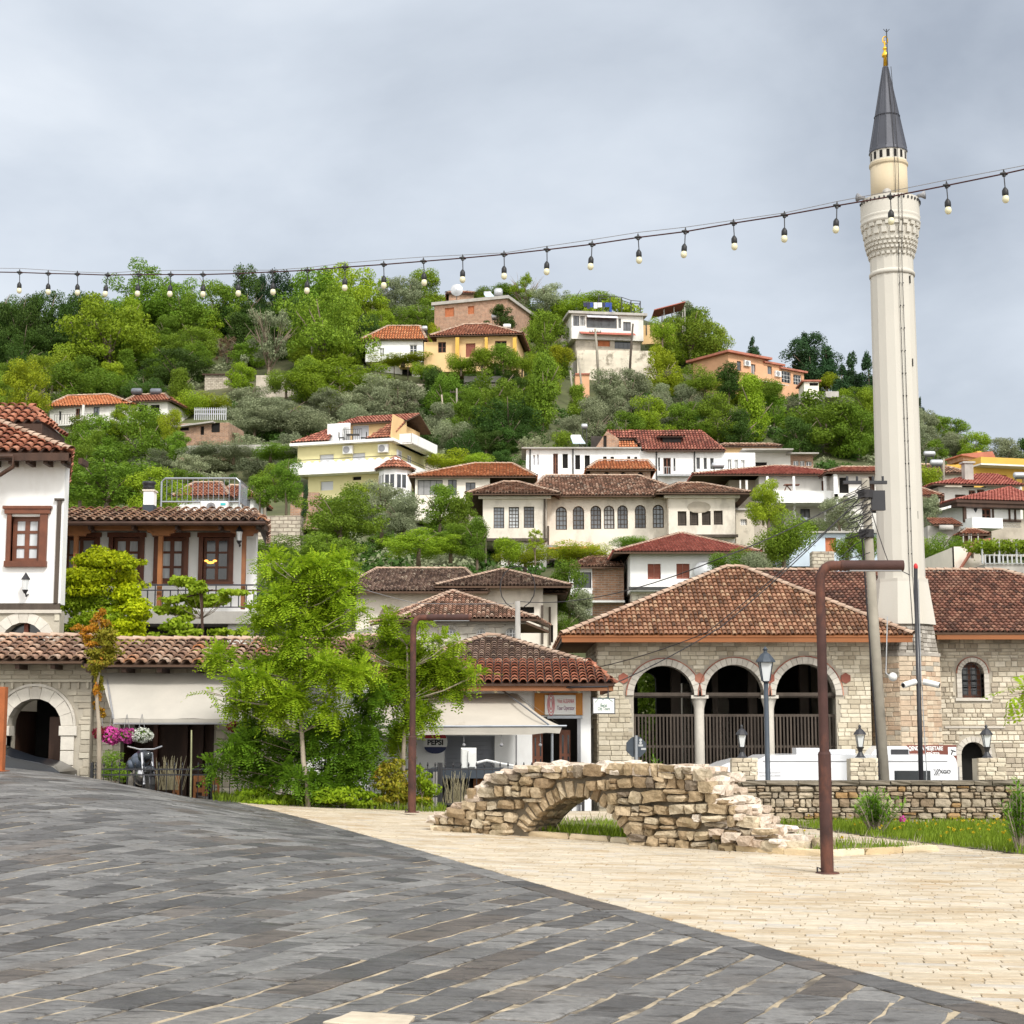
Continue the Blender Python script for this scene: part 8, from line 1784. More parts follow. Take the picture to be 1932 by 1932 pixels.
def stroke(p0,p1,w,y):return MB().prism([(x+p0[0],z+p0[1]),(x+p0[0]+w,z+p0[1]),(x+p1[0]+w,z+p1[1]),(x+p1[0],z+p1[1])],y,0)
stroke((-.075,-.08),(.02,.08),.022,-.01).prism([(x-.03,z-.08),(x-.008,z-.08),(x+.087,z+.08),(x+.065,z+.08)],-.012,0).build('logo','textgrey',t)
MB().prism([(x-.085,z+.08),(x-.02,z+.08),(x-.035,z+.01)],-.009,0).prism([(x+.085,z-.08),(x+.02,z-.08),(x+.035,z-.01)],-.009,0).build('logo_wedges','textlight',t)
mb=MB();r_=random.Random(3)
for yy in(1224,1246):
 xx=m3(66,yy)[0];zz0=m3(66,yy)[1]
 while xx<m3(216,yy)[0]:w=r_.uniform(.012,.03);mb.box(xx,xx+w,-.006,0,zz0-.012,zz0+r_.choice((.008,.008,.018)));xx+=w+.007
mb.build('faint_print','textlight',t)
a=m3(850,1100,.6);b=m3(1110,1040,.6);MB().prism([(a[0],zt),(a[0]+.08,b[1]-.1),(a[0]+.2,b[1]),(b[0]-.05,b[1]),(b[0],b[1]-.08),(b[0],zt)],.6,1.5).build('roof_air_conditioner','vehicle',t);a=m3(985,1062,.58);b=m3(1108,1102,.58);MB().box(a[0],b[0],.57,.62,b[1],a[1]).build('vent','blackplastic',t)
c=m3(945,1080,.58);MB().prism([(c[0]+.05*math.cos(k),c[1]+.05*math.sin(k))for k in[i*.628 for i in range(10)]],.585,.6).build('badge','blackplastic',t)
for x0,x1_,h in((330,500,.16),(560,740,.12)):a,b=m3(x0,1110,.7)[0],m3(x1_,1110,.7)[0];MB().bbox(a,b,.7,1.4,zt-.02,zt+h,.05).build('roof_light','vehicle',t)
for x in(1.0,4.6):MB().tube([(x,.02,.33),(x,.25,.33)],.33,18).build('wheel','rubber',t);MB().box(ro[1][0]-.05,ro[1][0]+.1,.2,2.0,.4,.6).build('bumper','plasticgrey',t)
MB().poly([(ro[1][0]-.0,-.01,1.3),(ro[1][0]+.8,-.01,1.3),(ro[4][0]-.1,-.01,ro[4][1]-.45),(ro[3][0],-.01,ro[3][1]-.3)]).build('cab_window','glass',t)
o,g=near('street_sign','brown town centre sign with white lettering behind the motorhome','sign',P(*q3(1100,1105),43.6));a=HO(q3,(1095,1032,1442,1160),0,0,g);MB().bbox(a.x0,a.x1,-.03,.0,a.z0,a.z1,.01).build('board','signbrown',o);x,z=g.xz(*q3(1230,1056));text('QENDRA MESJETARE',.15,'lettering','signwhite',o,g,x-.02,z,-.035,sx=.66,bold=.003);x,z=g.xz(*q3(1275,1098));text('CENTER',.14,'lettering','signwhite',o,g,x,z,-.035,sx=.7,bold=.003)
a=HO(q3,(1380,1046,1438,1105),0,0,g);MB().bbox(a.x0,a.x1,-.038,-.03,a.z0,a.z1,.004).build('pictogram','signwhite',o);MB().tube([(a.x0+.08,-.04,a.z1-.2),(a.x1-.1,-.04,a.z1-.1),(a.x0+.2,-.04,a.z0+.1),(a.x1-.15,-.04,a.z0+.15)],.018,4).build('symbol','textgrey',o);MB().tube([(.5,.04,-2),(.5,.04,a.z1)],.04,8).build('post','steel',o)
o,g=near('traffic_sign','octagonal traffic sign seen from its grey back','traffic sign',Vector((P(*q2(757,1300),34).x,34,STREET)));a=HO(q2,(687,1165,828,1312),0,0,g);c,z,r=(a.x0+a.x1)/2,(a.z0+a.z1)/2,(a.x1-a.x0)/2*1.06;MB().prism([(c+r*math.cos(math.pi/8+k*math.pi/4),z+r*math.sin(math.pi/8+k*math.pi/4))for k in range(8)],0,.02).build('plate','signback',o);MB().tube([(0,-.04,0),(0,-.04,a.z1+.02)],.035,10).build('post','steel',o)
mb=MB()
for x,y in((788,1190),(788,1210)):q=g.xz(*q2(x,y));mb.prism([(q[0]+.03*math.cos(k*.6),q[1]+.03*math.sin(k*.6))for k in range(10)],-.004,0)
for x,y in((788,1228),(808,1252)):q=g.xz(*q2(x,y));mb.box(q[0]-.05,q[0]+.05,-.004,0,q[1]-.02,q[1]+.02)
mb.build('sticker','railgrey',o)
def mast(reg,top,bot,Y,r,mat,lab,name,cat):
 a=P(*reg(*bot),Y);b=P(*reg(*top),Y);d=b-a;k=(STREET-a.z)/d.z;o,g=near(name,lab,cat,a+d*k);b=b-(a+d*k);MB().tube([(0,0,0),b],[r*1.15,r*.8],14).build('pole',mat,o,None,True);return o,g,b
o,g,b=mast(q1,(915,575),(990,1774),40.5,.135,'concpole','tall concrete utility pole with tangled cables before the porch','utility_pole','utility pole')
mb=MB();mb.box(b.x-.55,b.x+.55,-.05,.05,b.z-.14,b.z-.06);mb.box(b.x+.15,b.x+.5,.0,.15,b.z-.8,b.z-.3)
for k in(-.45,-.2,.2,.45):mb.tube([(b.x+k,0,b.z-.06),(b.x+k,0,b.z+.06)],.03,6)
mb.build('crossarm','iron',o);mb=MB();rr=random.Random(2)
for k in range(16):
 z0=b.z-rr.uniform(.2,1.5);x0=b.x+(b.z-z0)*.02;pts=[(x0+.12,-.12,z0)];dx=rr.uniform(.2,.9);dz=rr.uniform(-.5,.3)
 for j in range(1,7):a=j/6*math.pi;pts.append((x0-dx*math.sin(a)*.8,-.15-rr.uniform(0,.1),z0+dz*math.sin(a/2)-.25*math.sin(a)))
 mb.tube(pts,.011,4)
for zz1,zz2 in((.3,.5),(1.3,1.5)):mb.lathe([(.19,b.z-zz1),(.19,b.z-zz2)],(b.x,0,0),10)
mb.tube([(b.x-.14,-.12,b.z-1.5),(-.18,-.15,1.5)],.02,4);mb.build('cable_bundle','cable',o)
z=HO(q3,(800,520,860,560),0,0,g).z0;MB().tube([(.1,-.15,z+1.5),(.02,-.16,z+.1),(.12,-.22,z)],.015,5).build('camera_cable','railgrey',o);MB().ball((.17,-.24,z),.11,10,8).build('camera','acwhite',o,None,True)
o,g,b=mast(q3,(1157,-120),(1190,1090),40,.06,'blackplastic','slim dark camera mast with red top in front of the minaret base','camera_mast','mast');b2=P(*q1(1240,1140),40)-g.O;MB().tube([b,b2],.05,8).build('top_section','blackplastic',o);MB().ball(tuple(b2),.055,10,8,(1,1,1.7)).build('red_cap','redcap',o,None,True);mb=MB();z=HO(q3,(1100,600,1200,640),0,0,g).z0+.05;xm=b.x*z/b.z
for s_ in(-1,1):d=Vector((s_*.9,-.5,-.25)).normalized();c=Vector((xm+s_*.1,-.08,z+.12));MB().tube([c,c+d*.4],.075,10).build('camera','acwhite',o,None,R_(50));MB().tube([c+d*.4,c+d*.41],.055,10).build('lens','blackplastic',o)
MB().tube([(xm+.06,-.07,z),(xm+.1,-.1,z-2),(.09,-.08,1)],.012,4).tube([(b.x+.05,-.06,b.z),(xm+.05,-.07,z)],.012,4).build('cable','railgrey',o)
def cable(pts,lab,r=.013,sag=.3,mat='cable'):
 ps=[P(*(reg(*q)),Y)for reg,q,Y in pts];mb=MB();out=[]
 for a,b in zip(ps,ps[1:]):
  for k in range(13):q=a.lerp(b,k/12);q.z-=sag*4*(k/12)*(1-k/12)*(b-a).length*.06;out.append(q)
 mb.tube(out,r,5);solo(mb,'overhead_cable',mat,lab,'cable',ps[0])
cable([(q1,(895,655),40.4),(q1,(0,1080),38),(r6,(480,1172),58)],'long cable from the concrete pole to the white post by the tekke',.014)
cable([(q1,(880,700),40.4),(q1,(0,1520),39),(q2,(600,800),38)],'cable sloping from the concrete pole over the porch roof to the shop corner',.013)
cable([(q1,(870,715),40.4),(q2,(1250,440),41),(q2,(470,688),44)],'second cable sloping from the concrete pole across the porch roof to its wall',.012)
cable([(q1,(950,760),40.4),(q1,(1065,1110),40.2),(q1,(1200,1190),40)],'loose cable hanging from the concrete pole to the camera mast',.011,.5)
cable([(r4,(700,115),55),(r4,(1150,238),55),(r4,(1840,238),58)],'thin cable crossing before the old tiled buildings',.011,.1,'wire')
o,g,b=mast(r6,(465,1170),(468,1470),57.5,.11,'concrete','white post with wire loop before the tekke windows','utility_pole','utility pole');MB().tube([(b.x+.62*math.cos(k*.4),0,b.z+.5+.75*math.sin(k*.4))for k in range(-3,12)],.02,5).build('wire_loop','cable',o)
# ---------------------------------------------------------------- string of bulbs overhead
S_=[(-25,513),(37,514),(91,516),(146,517),(203,519),(262,518),(322,518),(383,518),(449,516),(514,513),(580,510),(651,504),(724,499),(799,493),(873,487),(951,480),(1032,471),(1117,461),(1204,448),(1293,437),(1384,421),(1480,406),(1579,388),(1680,371),(1786,350),(1894,328),(2010,302),(2130,272),(2260,238),(2400,198)]
def SY(u):k=min(u,2400)/1932;return 1/((1-k)/24.5+k/17.2)
pts=[P(u,v,SY(u))for u,v in S_];t,f=near('string_lights','string of small globe bulbs hung across the sky','string lights',pts[0]);q_=[p-pts[0]for p in pts];MB().tube(q_,.0085,6).build('cord','cord',t)
MB().tube([p+Vector((0,0,(.02+.045*abs(math.sin(i*.55+1.2)))))for i,p in enumerate(q_)],.004,5).build('support_wire','wire',t);rr=random.Random(8)
hm=gm=None
for i,p in enumerate(q_[1:-1]):
 s=1.0
 if hm is None:
  m1=MB().tube([(-.045,0,0),(0,0,.0),(.045,0,0)],[.012,.026,.012],6).tube([(0,0,.05),(0,0,-.03)],[.006,.022],6).tube([(0,0,-.02),(.004,0,-.16)],.0065,5).lathe([(.006,-.15),(.02,-.165),(.034,-.19),(.036,-.235),(.03,-.25)],n=10);o=m1.build('lamp_holder','bulbblack',t,None,R_(40));hm=o.data
  g_=MB().lathe([(.024,-.245),(.033,-.262),(.039,-.285),(.036,-.308),(.022,-.328),(.004,-.335)],n=14).build('bulb','bulbglass',o,None,True);gm=g_.data
 else:
  o=bpy.data.objects.new('lamp_holder',hm);COL.objects.link(o);o.parent=t;g_=bpy.data.objects.new('bulb',gm);COL.objects.link(g_);g_.parent=o
 o.location=p;o.rotation_euler=(0,rr.uniform(-.05,.09),rr.uniform(0,.5))
# ---------------------------------------------------------------- parked car, motorcycle, dining chairs
YK=34.6;zc=P(50,1452,YK).z;xf=P(108,1450,YK).x;t,f=near('parked_car','dark blue black car nosing out from the left edge','car',Vector((xf-4.3,YK,zc-.72)))
zz=lambda x,y:f.xz(*r2(x,y))[1];zh=zz(200,1240)
sd_=[(.05,.3),(0,.7),(.25,1.0),(1.2,zh+.52),(2.35,zh+.5),(2.9,zz(30,1180)+.05),(3.35,zz(110,1218)),(3.9,zz(240,1250)),(4.15,zz(330,1283)),(4.3,zz(400,1318)),(4.33,.35)]
mb=MB();n=len(sd_);W=[.86,.8,.0];rows_=[(x,-.0,z)for x,z in sd_]
def cw(z):return 0 if z<zh else min(.3,(z-zh)*.5)
L1=[(x,cw(z)+(.18 if x>4.0 else 0),z)for x,z in sd_];L2=[(x,1.75-cw(z)-(.18 if x>4.0 else 0),z)for x,z in sd_];mb.add(L1+L2,[tuple(range(n)),tuple(range(2*n-1,n-1,-1))]+[(i,n+i,n+(i+1)%n,(i+1)%n)for i in range(n)]);bd_=mb.build('body','carpaint',t,None,R_(35))
a,b=sd_[4],sd_[5];MB().poly([(a[0]+.05,.35,a[1]-.02+.02),(b[0]-.02,.2,b[1]+.02),(b[0]-.02,1.55,b[1]+.02),(a[0]+.05,1.4,a[1]+.0)]).build('windscreen','glass',t);MB().poly([(1.3,.12,zh+.05),(2.75,.02,zh+.02),(2.3,.22,zh+.42),(1.35,.24,zh+.42)]).build('side_window','glass',t)
for x in(.85,3.45):
 for y in(0.02,1.55):o=MB().tube([(x,y-.03,.31),(x,y+.18,.31)],.31,20).build('wheel','rubber',t)
for y in(.2,1.35):MB().ball((4.26,y+.1,.55),.12,10,6,(.5,1.2,.6)).build('headlight','milkglass',t)
u,v=r2(1010,1400);p=P(u,v,34.3);t,f=near('motorcycle','black motorcycle with a blue grey helmet on its seat, behind the railing','motorcycle',Vector((p.x-.1,34.3,p.z-.3)),R_(-62))
for x,nm in((-.65,'wheel'),(.65,'wheel')):o=MB().tube([(x+.29*math.cos(k*.3307),0,.31+.29*math.sin(k*.3307))for k in range(20)],.05,8,False).build(nm,'rubber',t,None,True);MB().tube([(x,-.03,.31),(x,.03,.31)],.22,14).build('rim','chrome',o)
MB().ball((.12,0,.86),.25,12,8,(1.2,.6,.62)).build('fuel_tank','carpaint',t,None,True);MB().ball((-.4,0,.8),.25,12,8,(1.4,.55,.3)).build('seat','blackplastic',t,None,True);MB().ball((.0,0,.48),.24,10,8,(1.2,.7,.9)).tube([(-.1,.15,.35),(-.75,.2,.4)],.06,8).build('engine','chrome',t,None,True)
MB().tube([(.65,.1,.31),(.42,.1,.95)],.03,6).tube([(.65,-.1,.31),(.42,-.1,.95)],.03,6).build('fork','chrome',t);MB().tube([(.25,-.36,1.08),(.38,-.15,1.02),(.38,.15,1.02),(.25,.36,1.08)],.018,6).build('handlebar','chrome',t);MB().ball((.55,0,.9),.085,12,8,(.7,1,1)).build('headlight','glass',t,None,True);MB().ball((.68,0,.62),.2,10,6,(1.3,.5,.4)).ball((-.8,0,.62),.18,10,6,(1.2,.6,.5)).build('mudguard','carpaint',t,None,True)
p2=P(*r2(975,1235),34.2);o,g=near('helmet','blue grey helmet bag resting on the motorcycle','helmet',p2-Vector((0,0,.2)));MB().ball((0,0,.2),.19,14,10,(1.05,1,.92)).build('shell','helmet',o,None,True);MB().ball((-.17,-.02,.12),.11,10,6,(1,1,1)).build('side_pouch','helmet',o,None,True)
for i,(x,y,w,h,lab)in enumerate(((1375,1400,55,95,'orange wooden chair left of the fence post by the dining recess'),(1465,1420,80,100,'orange wooden chair with dark seat right of the fence post'),(1215,1400,25,95,'narrow orange wooden chair back beside the dry weeds'),(1790,1420,50,90,'orange wooden chair left one under the acacia leaves'),(1855,1410,50,90,'orange wooden chair right one under the acacia leaves'))):
 u,v=r2(x,y);p=P(u,v,34.9);a=w*.27107*34.9/F/2*1.1;o,g=near('chair',lab,'chair',p-Vector((0,0,.8)),0,'orange wooden dining chairs');MB().box(-a,a,-.2,.2,.42,.47).build('seat','woodorange',o)
 for sx in(-1,1):
  for y_,zz_ in((-.18,.42),(.18,1.0)):MB().box(sx*a-.025,sx*a+.025,y_-.02,y_+.02,0,zz_).build('leg','woodorange',o)
 MB().box(-a,a,.17,.2,.62,.72).box(-a,a,.17,.2,.84,.98).build('backrest','woodorange',o)
# ---------------------------------------------------------------- near plants
rng=np.random.default_rng(77)
def lobesat(reg,cl,Y,dy,base,s=1.0,flat=.9,sub=6,g=1.0):
 k={id(p3):K/1.7564,id(r1):K/1.932,id(r2):K/1.932,id(q3):K/1.9323,id(q2):K/1.932,id(p6):K/2.1467,id(rf):1.0,id(p7):K/2.76}[id(reg)];out=[]
 for q in cl:
  x,y,rx,ry=q[:4];yy=Y+(q[4]if len(q)>4 else random.uniform(-dy,dy));p=P(*reg(x,y),yy)-Vector(base);m=k*yy/F*s;R1,R2,R3=rx*m,max(rx,ry)*m*flat,ry*m
  for _ in range(sub):
   a,b_=random.random()*6.283,random.uniform(-.75,.75);k_=.72*math.sqrt(random.random());out.append((p.x+R1*k_*math.cos(a),p.y+R2*k_*math.sin(a),p.z+R3*b_,R1*g*random.uniform(.28,.5),R2*g*random.uniform(.28,.5),R3*g*random.uniform(.16,.34)))
 return out
def ntree(name,label,cat,reg,foot,trunk,Y,r,cl,mat,mode='leaf',n=6000,size=.08,dy=.5,bark='bark',branches=True,crowns=(),s=1.0,twig=.35,**kw):
 b=P(*reg(*foot),Y);t=thing(name,label,cat,Fr(b));pts=[P(*reg(*q),Y)-b for q in trunk];mb=MB();mb.tube([(0,0,-.4)]+[tuple(p)for p in pts],[r]+[r*(1-.75*(i+.5)/len(pts))for i in range(len(pts))],9)
 flt=.55 if mode=='frond' else .9;gg=1.0 if mode=='frond' else(2.2 if name=='lime_shrub' else 1.75);lb=lobesat(reg,cl,Y,dy,b,s,flt,g=gg)
 if branches:
  for q in lb[::3]:
   c=Vector(q[:3]);a=min(pts+[Vector((0,0,0))],key=lambda p:(p-c).length+max(0,p.z-c.z+.25)*3);m=a.lerp(c,.5);m.z-=.06;mb.tube([a,m,c],[r*.3,r*.18,r*.06],6)
   for _ in range(3):d=Vector((random.uniform(-1,1)*q[3],random.uniform(-1,1)*q[4],random.uniform(-.4,.9)*q[5]))*.8;mb.tube([m.lerp(c,.6),c+d],[r*.1,r*.04],4)
 mb.build('trunk',bark,t,None,True)
 V=fronds(rng,lb,n,size,**kw)if mode=='frond' else leafcloud(rng,lb,n,size,**kw);crown_obj('crown',V,mat,t)
 for cl2,mat2,n2 in crowns:lb2=lobesat(reg,cl2,Y,dy,b,s,flt,g=gg);crown_obj('crown',fronds(rng,lb2,n2,size,**kw)if mode=='frond' else leafcloud(rng,lb2,n2,size,**kw),mat2,t)
 return t
random.seed(31)
UP=[(470,200,60,60),(480,290,80,70),(600,330,120,80),(750,240,120,80),(760,360,130,80),(920,240,100,60),(980,300,80,60),(560,470,150,80),(760,480,150,90),(930,420,100,80),(480,620,120,70),(690,600,180,80),(880,560,110,70),(1040,540,70,40),(640,720,130,60),(400,560,60,60),(820,680,80,50)]
MID=[(200,820,130,50),(120,810,60,35),(330,930,160,70),(500,900,190,80),(700,880,200,80),(900,930,180,80),(1080,900,110,55),(420,1060,180,80),(640,1080,190,100),(840,1110,150,80),(90,1040,60,22),(280,1110,90,50),(520,1180,130,50)]
LOW=[(250,1470,150,55),(130,1500,50,45),(430,1350,180,90),(300,1390,130,70),(620,1360,180,120),(850,1350,190,130),(1050,1290,140,110),(1120,1130,130,90),(500,1530,180,90),(700,1570,190,100),(900,1500,180,110),(1080,1460,120,90),(1150,1040,90,70),(350,1240,90,60),(980,1620,160,60)]
ntree('acacia_tree','slender bright green acacia tree with pale thin trunk by the plaza edge','tree',p3,(728,1752),[(715,1620),(690,1480),(680,1300),(674,1150),(672,980),(684,820),(695,680),(705,520),(730,380)],32.3,.055,UP+MID,'lfrobinia','frond',4300,.32,.5,'barkpale',lw=.085,pairs=7,asp=.42)
ntree('acacia_tree','dark leafy acacia thicket behind the slender acacia trunk','tree',p3,(860,1760),[(870,1600),(850,1450),(880,1300),(900,1150)],32.9,.05,LOW,'lfrobiniadark','frond',3300,.30,.5,lw=.085,pairs=7,asp=.42)
ntree('acacia_tree','smaller bright acacia tree behind the rusty lamp post by the shops','tree',p3,(1318,1700),[(1320,1480),(1330,1300),(1345,1100),(1350,900),(1345,750)],33.0,.05,
[(1240,590,60,50),(1250,680,70,70),(1420,600,50,50),(1330,780,120,60),(1540,730,90,30),(1650,720,50,25),(1300,860,130,70),(1520,850,140,60),(1640,910,140,60),(1760,915,70,28),(1450,980,180,70),(1640,1010,110,45),(1230,1030,140,80),(1440,1110,100,70),(1500,1200,35,50),(1020,790,60,45),(1040,750,40,30),(1360,1200,100,80),(1290,1330,90,80)],'lfrobinia','frond',2500,.30,.5,'barkpale',lw=.08,asp=.42)
ntree('shrub','reddish green shrub at the foot of the rusty lamp post','shrub',p3,(1290,1765),[(1290,1700),(1300,1600)],32.6,.03,[(1200,1560,70,60),(1280,1530,80,60),(1220,1660,110,80),(1330,1640,100,90),(1400,1700,90,60),(1180,1720,70,40)],'lfred','leaf',4200,.07,.3)
ntree('shrub','low bright green shrubs under the acacia trees','shrub',p3,(950,1760),[(950,1720)],32.3,.02,[(820,1700,70,45),(930,1700,90,50),(1060,1700,90,55),(1000,1740,140,30)],'lfrobinia','leaf',2200,.075,.3)
ntree('shrub','low bright green shrub left of the slender acacia trunk','shrub',p3,(430,1750),[(430,1720)],32.6,.02,[(330,1700,70,35),(450,1700,90,40),(570,1720,70,30),(400,1740,140,20)],'lfrobinia','leaf',1900,.075,.3)
ntree('shrub','leafy green shrub just right of the rusty lamp post by the shops','shrub',p3,(1440,1770),[(1440,1700)],32.6,.02,[(1430,1560,60,60),(1470,1640,70,60),(1440,1720,80,50)],'lfrobinia','leaf',1500,.07,.2)
ntree('lime_shrub','large yellow green leafy bush between the white house and the balcony house','bush',r1,(700,1790),[(700,1600),(710,1400)],40.6,.07,[(690,1130,70,60),(600,1200,110,80),(740,1220,120,80),(900,1210,90,60),(560,1320,120,80),(880,1300,110,90),(700,1350,160,90)],'lflime','leaf',10500,.10,.35,asp=.5,
crowns=[([(520,1450,110,90),(680,1470,160,90),(560,1620,120,100),(720,1640,150,110),(620,1760,170,80)],'lfvine',9500),([(880,1450,110,80),(960,1520,60,80),(880,1600,120,80),(960,1690,60,60),(880,1730,110,50)],'lflime',7000)])
ntree('orange_tree','slim young tree with orange and olive leaves by the gatehouse','tree',r2,(693,1370),[(690,1150),(688,980),(676,850),(672,740),(690,610),(700,470),(700,330)],33.0,.05,[(700,210,45,40),(700,290,80,60),(540,310,45,25),(590,340,45,30),(620,400,60,40),(680,760,25,70),(700,900,30,40),(660,850,20,30)],'lforange','leaf',3200,.06,.15,'barkpale',shell=.1,
crowns=[([(720,400,90,80),(690,480,120,70),(680,560,90,50),(740,500,60,60),(650,620,40,40),(690,700,25,60)],'lfred',5200)])
ntree('grape_vine','light green grape vine on a thin trellis before the balcony','vine',r1,(1410,1780),[(1405,1600),(1400,1380)],39.4,.03,[(1250,1330,60,40),(1330,1350,60,40),(1400,1380,70,50),(1180,1500,90,50),(1300,1440,80,50),(1260,1560,90,50),(1430,1470,90,50),(1500,1510,60,30),(1120,1540,50,35),(1210,1640,80,45),(1300,1690,90,50),(1090,1720,60,25),(1640,1420,110,25),(1560,1460,40,25),(1560,1700,90,25),(1680,1690,60,25)],'lfvine','leaf',3600,.12,.3,asp=.8)
o,g=near('trellis','thin dark trellis post with crossbars carrying the grape vine','trellis',P(*r1(1412,1790),39.3));f4=lambda x,y:Vector((g.xz(*r1(x,y))[0],0,g.xz(*r1(x,y))[1]));MB().tube([f4(1412,1790),f4(1400,1375)],.035,6).build('post','wooddark',o);MB().tube([f4(1325,1405),f4(1935,1405)],.02,5).tube([f4(1300,1450),f4(1480,1400)],.02,5).tube([f4(1330,1748),f4(1385,1640)],.015,5).build('crossbar','wooddark',o)
ntree('shrub','rounded dark box shrub behind the fence beside the motorcycle','shrub',r2,(800,1400),[(800,1330)],34.1,.03,[(800,1270,80,90),(770,1330,70,60),(840,1320,60,70)],'lfmid','leaf',3800,.035,.1)
def blades(name,mat,reg_pts,n,h,w,lab,cat,zf=lambda x,y:max(0,gz(x,y)),flow=None,stuff=True,lean=.35):
 poly=reg_pts;x0,x1=min(p[0]for p in poly),max(p[0]for p in poly);y0,y1=min(p[1]for p in poly),max(p[1]for p in poly);pts=[]
 while len(pts)<n:
  x,y=random.uniform(x0,x1),random.uniform(y0,y1)
  if insidepoly(x,y,poly)and noise.noise(Vector((x*1.3,y*1.3,3)))>random.uniform(-.6,.25):pts.append((x,y,zf(x,y)))
 p=np.array(pts);a=rng.random(n)*6.283;hh=(h*(.4+.9*rng.random(n)))[:,None];d=np.stack([np.cos(a),np.sin(a),0*a],1);s=np.stack([-np.sin(a),np.cos(a),0*a],1);z=np.array([0,0,1.0]);ww=w*.5
 V=np.stack([p-s*ww,p+s*ww,p+s*ww*.6+z*hh*.6+d*hh*lean*.4,p+z*hh+d*hh*lean],1).reshape(-1,3);o=crown_obj(name,V,mat);o['label']=lab;o['category']=cat
 if stuff:o['kind']='stuff'
 return o
isl=ISL;blades('grass','lfgrass',isl,9000,.11,.012,'grass and weeds growing round the ruined bridge','grass');blades('tall_grass','lfgrass',[(p.x,p.y)for p in(G(1000,1577),G(1250,1594),G(1240,1584),G(1010,1568))],2000,.17,.015,'tall green weeds under the ruined arch','grass')
blades('grass','lfgrass',BED,26000,.13,.014,'green grass strip along the garden wall','grass');blades('dry_grass','lfdry',isl,700,.2,.008,'thin dry stalks round the ruined bridge','grass');blades('weeds','lfgrass',[(p.x,p.y)for p in(G(400,1511),G(840,1533),G(836,1528),G(404,1505))],2600,.16,.012,'green weeds along the far edge of the paving','grass')
fl=crown_obj('wild_flowers',leafcloud(rng,[(0,0,0,.01,.01,.01)],1,.01),'flyellow');bpy.data.objects.remove(fl);pts=[]
while len(pts)<170:
 x,y=random.uniform(1.5,11),random.uniform(20,29.2)
 if insidepoly(x,y,BED)or insidepoly(x,y,ISL)and random.random()<.3:pts.append((x,y,.1+random.random()*.08,.022,.022,.016))
o=crown_obj('wild_flowers',leafcloud(rng,pts,1100,.028,asp=.9),'flyellow');o['kind']='stuff';o['label']='tiny yellow wild flowers dotted in the grass';o['category']='flowers'
def oleander(u,vb,w,h,lab,Y=None,n=42,fl=0):
 b=G(u,vb)if Y is None else P(u,vb,Y);m=b.y/F;t=thing('oleander_bush',lab,'bush',Fr(b));mb=MB();Vs=[];r=random.Random(int(u))
 for k in range(n):
  a=r.random()*6.283;q=r.random();top=Vector((math.cos(a)*w*m*.5*q,math.sin(a)*w*m*.5*q,h*m*r.uniform(.5,1.0)*(1-q*.25)));s0=Vector((top.x*.2,top.y*.2,0));mid=s0.lerp(top,.5)+Vector((0,0,.03));mb.tube([s0,mid,top],[.012,.009,.004],4)
  for j in range(26):
   tt=.35+.65*r.random();c=s0.lerp(top,tt);an=r.random()*6.283;d=Vector((math.cos(an),math.sin(an),r.uniform(.1,.9))).normalized();l=r.uniform(.10,.17);sd2=d.cross(Vector((0,0,1))).normalized()*.013;Vs+=[c,c+d*l*.5-sd2,c+d*l,c+d*l*.5+sd2]
 mb.build('stems','barkpale',t);crown_obj('foliage',np.array([tuple(v)for v in Vs]),'lfoleander',t)
 if fl:crown_obj('flowers',leafcloud(rng,[(w*m*.42,-.1,h*m*.32,.05,.05,.05)],40,.04,asp=.9),'flpink',t)
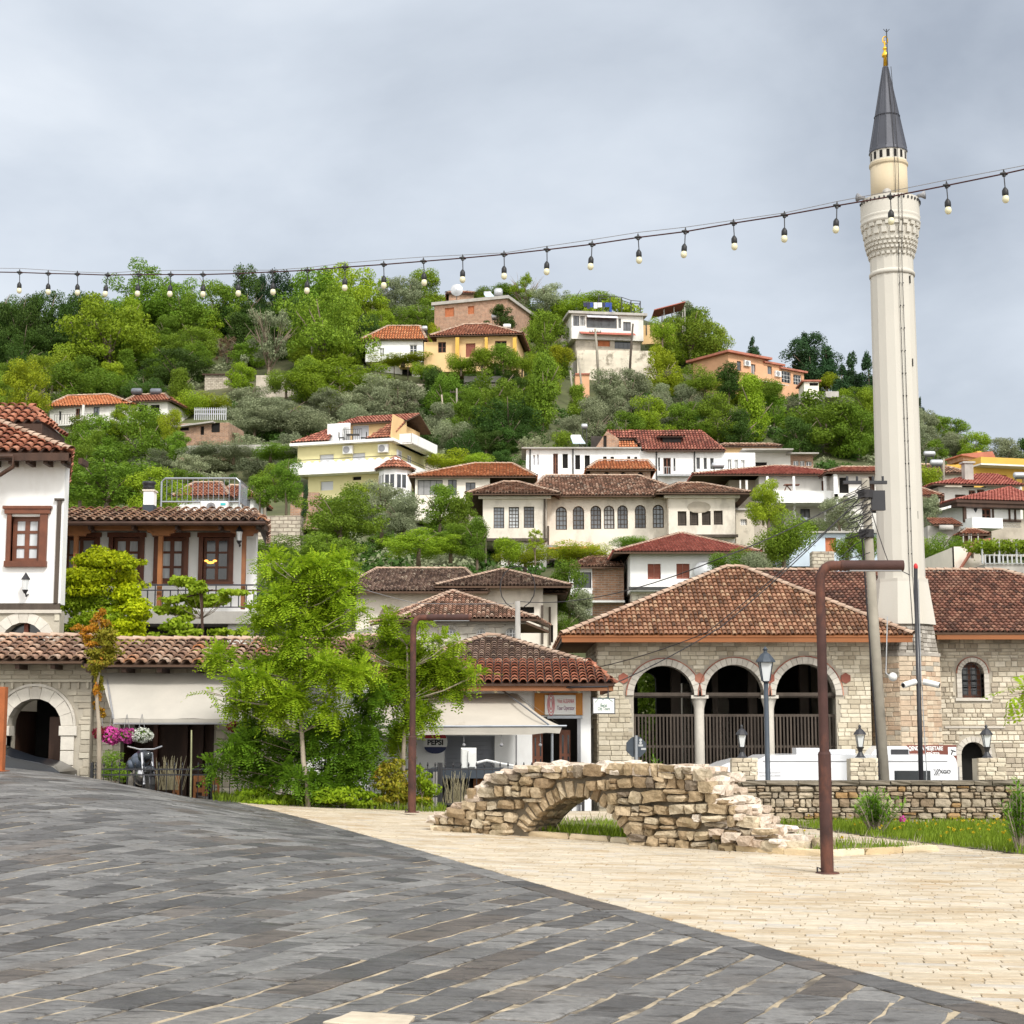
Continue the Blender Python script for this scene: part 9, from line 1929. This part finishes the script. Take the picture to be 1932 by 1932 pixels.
oleander(1652,1574,112,92,'oleander bush with narrow leaves before the middle of the garden wall',n=46,fl=1);oleander(1385,1530,58,72,'small oleander behind the right end of the ruined bridge',n=30);oleander(1925,1608,80,138,'tall oleander cut by the right edge before the garden wall',n=44)
oleander(1235,1490,55,60,'pale flowering sapling behind the ruined bridge below the octagonal sign',33.9,n=12)
b=P(2010,1620,20);t=thing('young_tree','leafy branch of a young tree reaching in at the right edge','tree',Fr(Vector((b.x,20,0))));tip=P(1905,1310,19)-ROOT[t.name].O;MB().tube([(0,0,-.1),(.02,0,1.2),(-.05,-.3,2.0)],[.05,.035,.02],8).tube([(-.05,-.3,2.0),tip+Vector((.35,.2,.02)),tip],[.015,.01,.005],6).build('trunk','bark',t)
crown_obj('foliage',fronds(rng,[(tip.x+.0,tip.y,tip.z,.12,.12,.08),(tip.x+.25,tip.y,tip.z+.04,.2,.2,.1),(.1,-.2,2.2,.4,.4,.3)],60,.26,lw=.10),'lfrobinia',t)
for x,y,lab in((1165,1420,'tuft of dry pale weeds beside the motorcycle'),(1420,1100,'tall dry weeds before the dark kiosk')):
 reg,Y=(r2,33.8)if x==1165 else(p6,33.9);x=x if reg is r2 else 420;b=P(*reg(x,1440 if reg is r2 else 1180),Y);Vs=[]
 for k in range(80):a=random.random()*6.28;h=random.uniform(.2,.7);c=Vector((random.gauss(0,.12),random.uniform(-.1,.1),0));d=Vector((math.cos(a)*.25,math.sin(a)*.2,1))*h;s0=Vector((.006,0,0));Vs+=[c-s0,c+s0,c+d+s0*.5,c+d-s0*.5]
 o=crown_obj('dry_weeds',np.array([tuple(v)for v in Vs]),'lfdry');o.location=b;tag(o,lab,'weeds')
for i,(x,y,lab)in enumerate(((800,1000,'dark leafy tree seen through the left porch arch'),(1110,1000,'leafy tree seen beside the middle posts of the porch'))):
 b=P(*q2(x,1350),58);o=bpy.data.objects.new('tree',None);COL.objects.link(o);o.location=(b.x,58,STREET);o.scale=(6,6,7);tag(o,lab,'tree')
 for nm,me in(('crown',proto('round','lfmid',True,i)),('trunk',trunkmesh('round',i))):c=bpy.data.objects.new(nm,me);COL.objects.link(c);c.parent=o
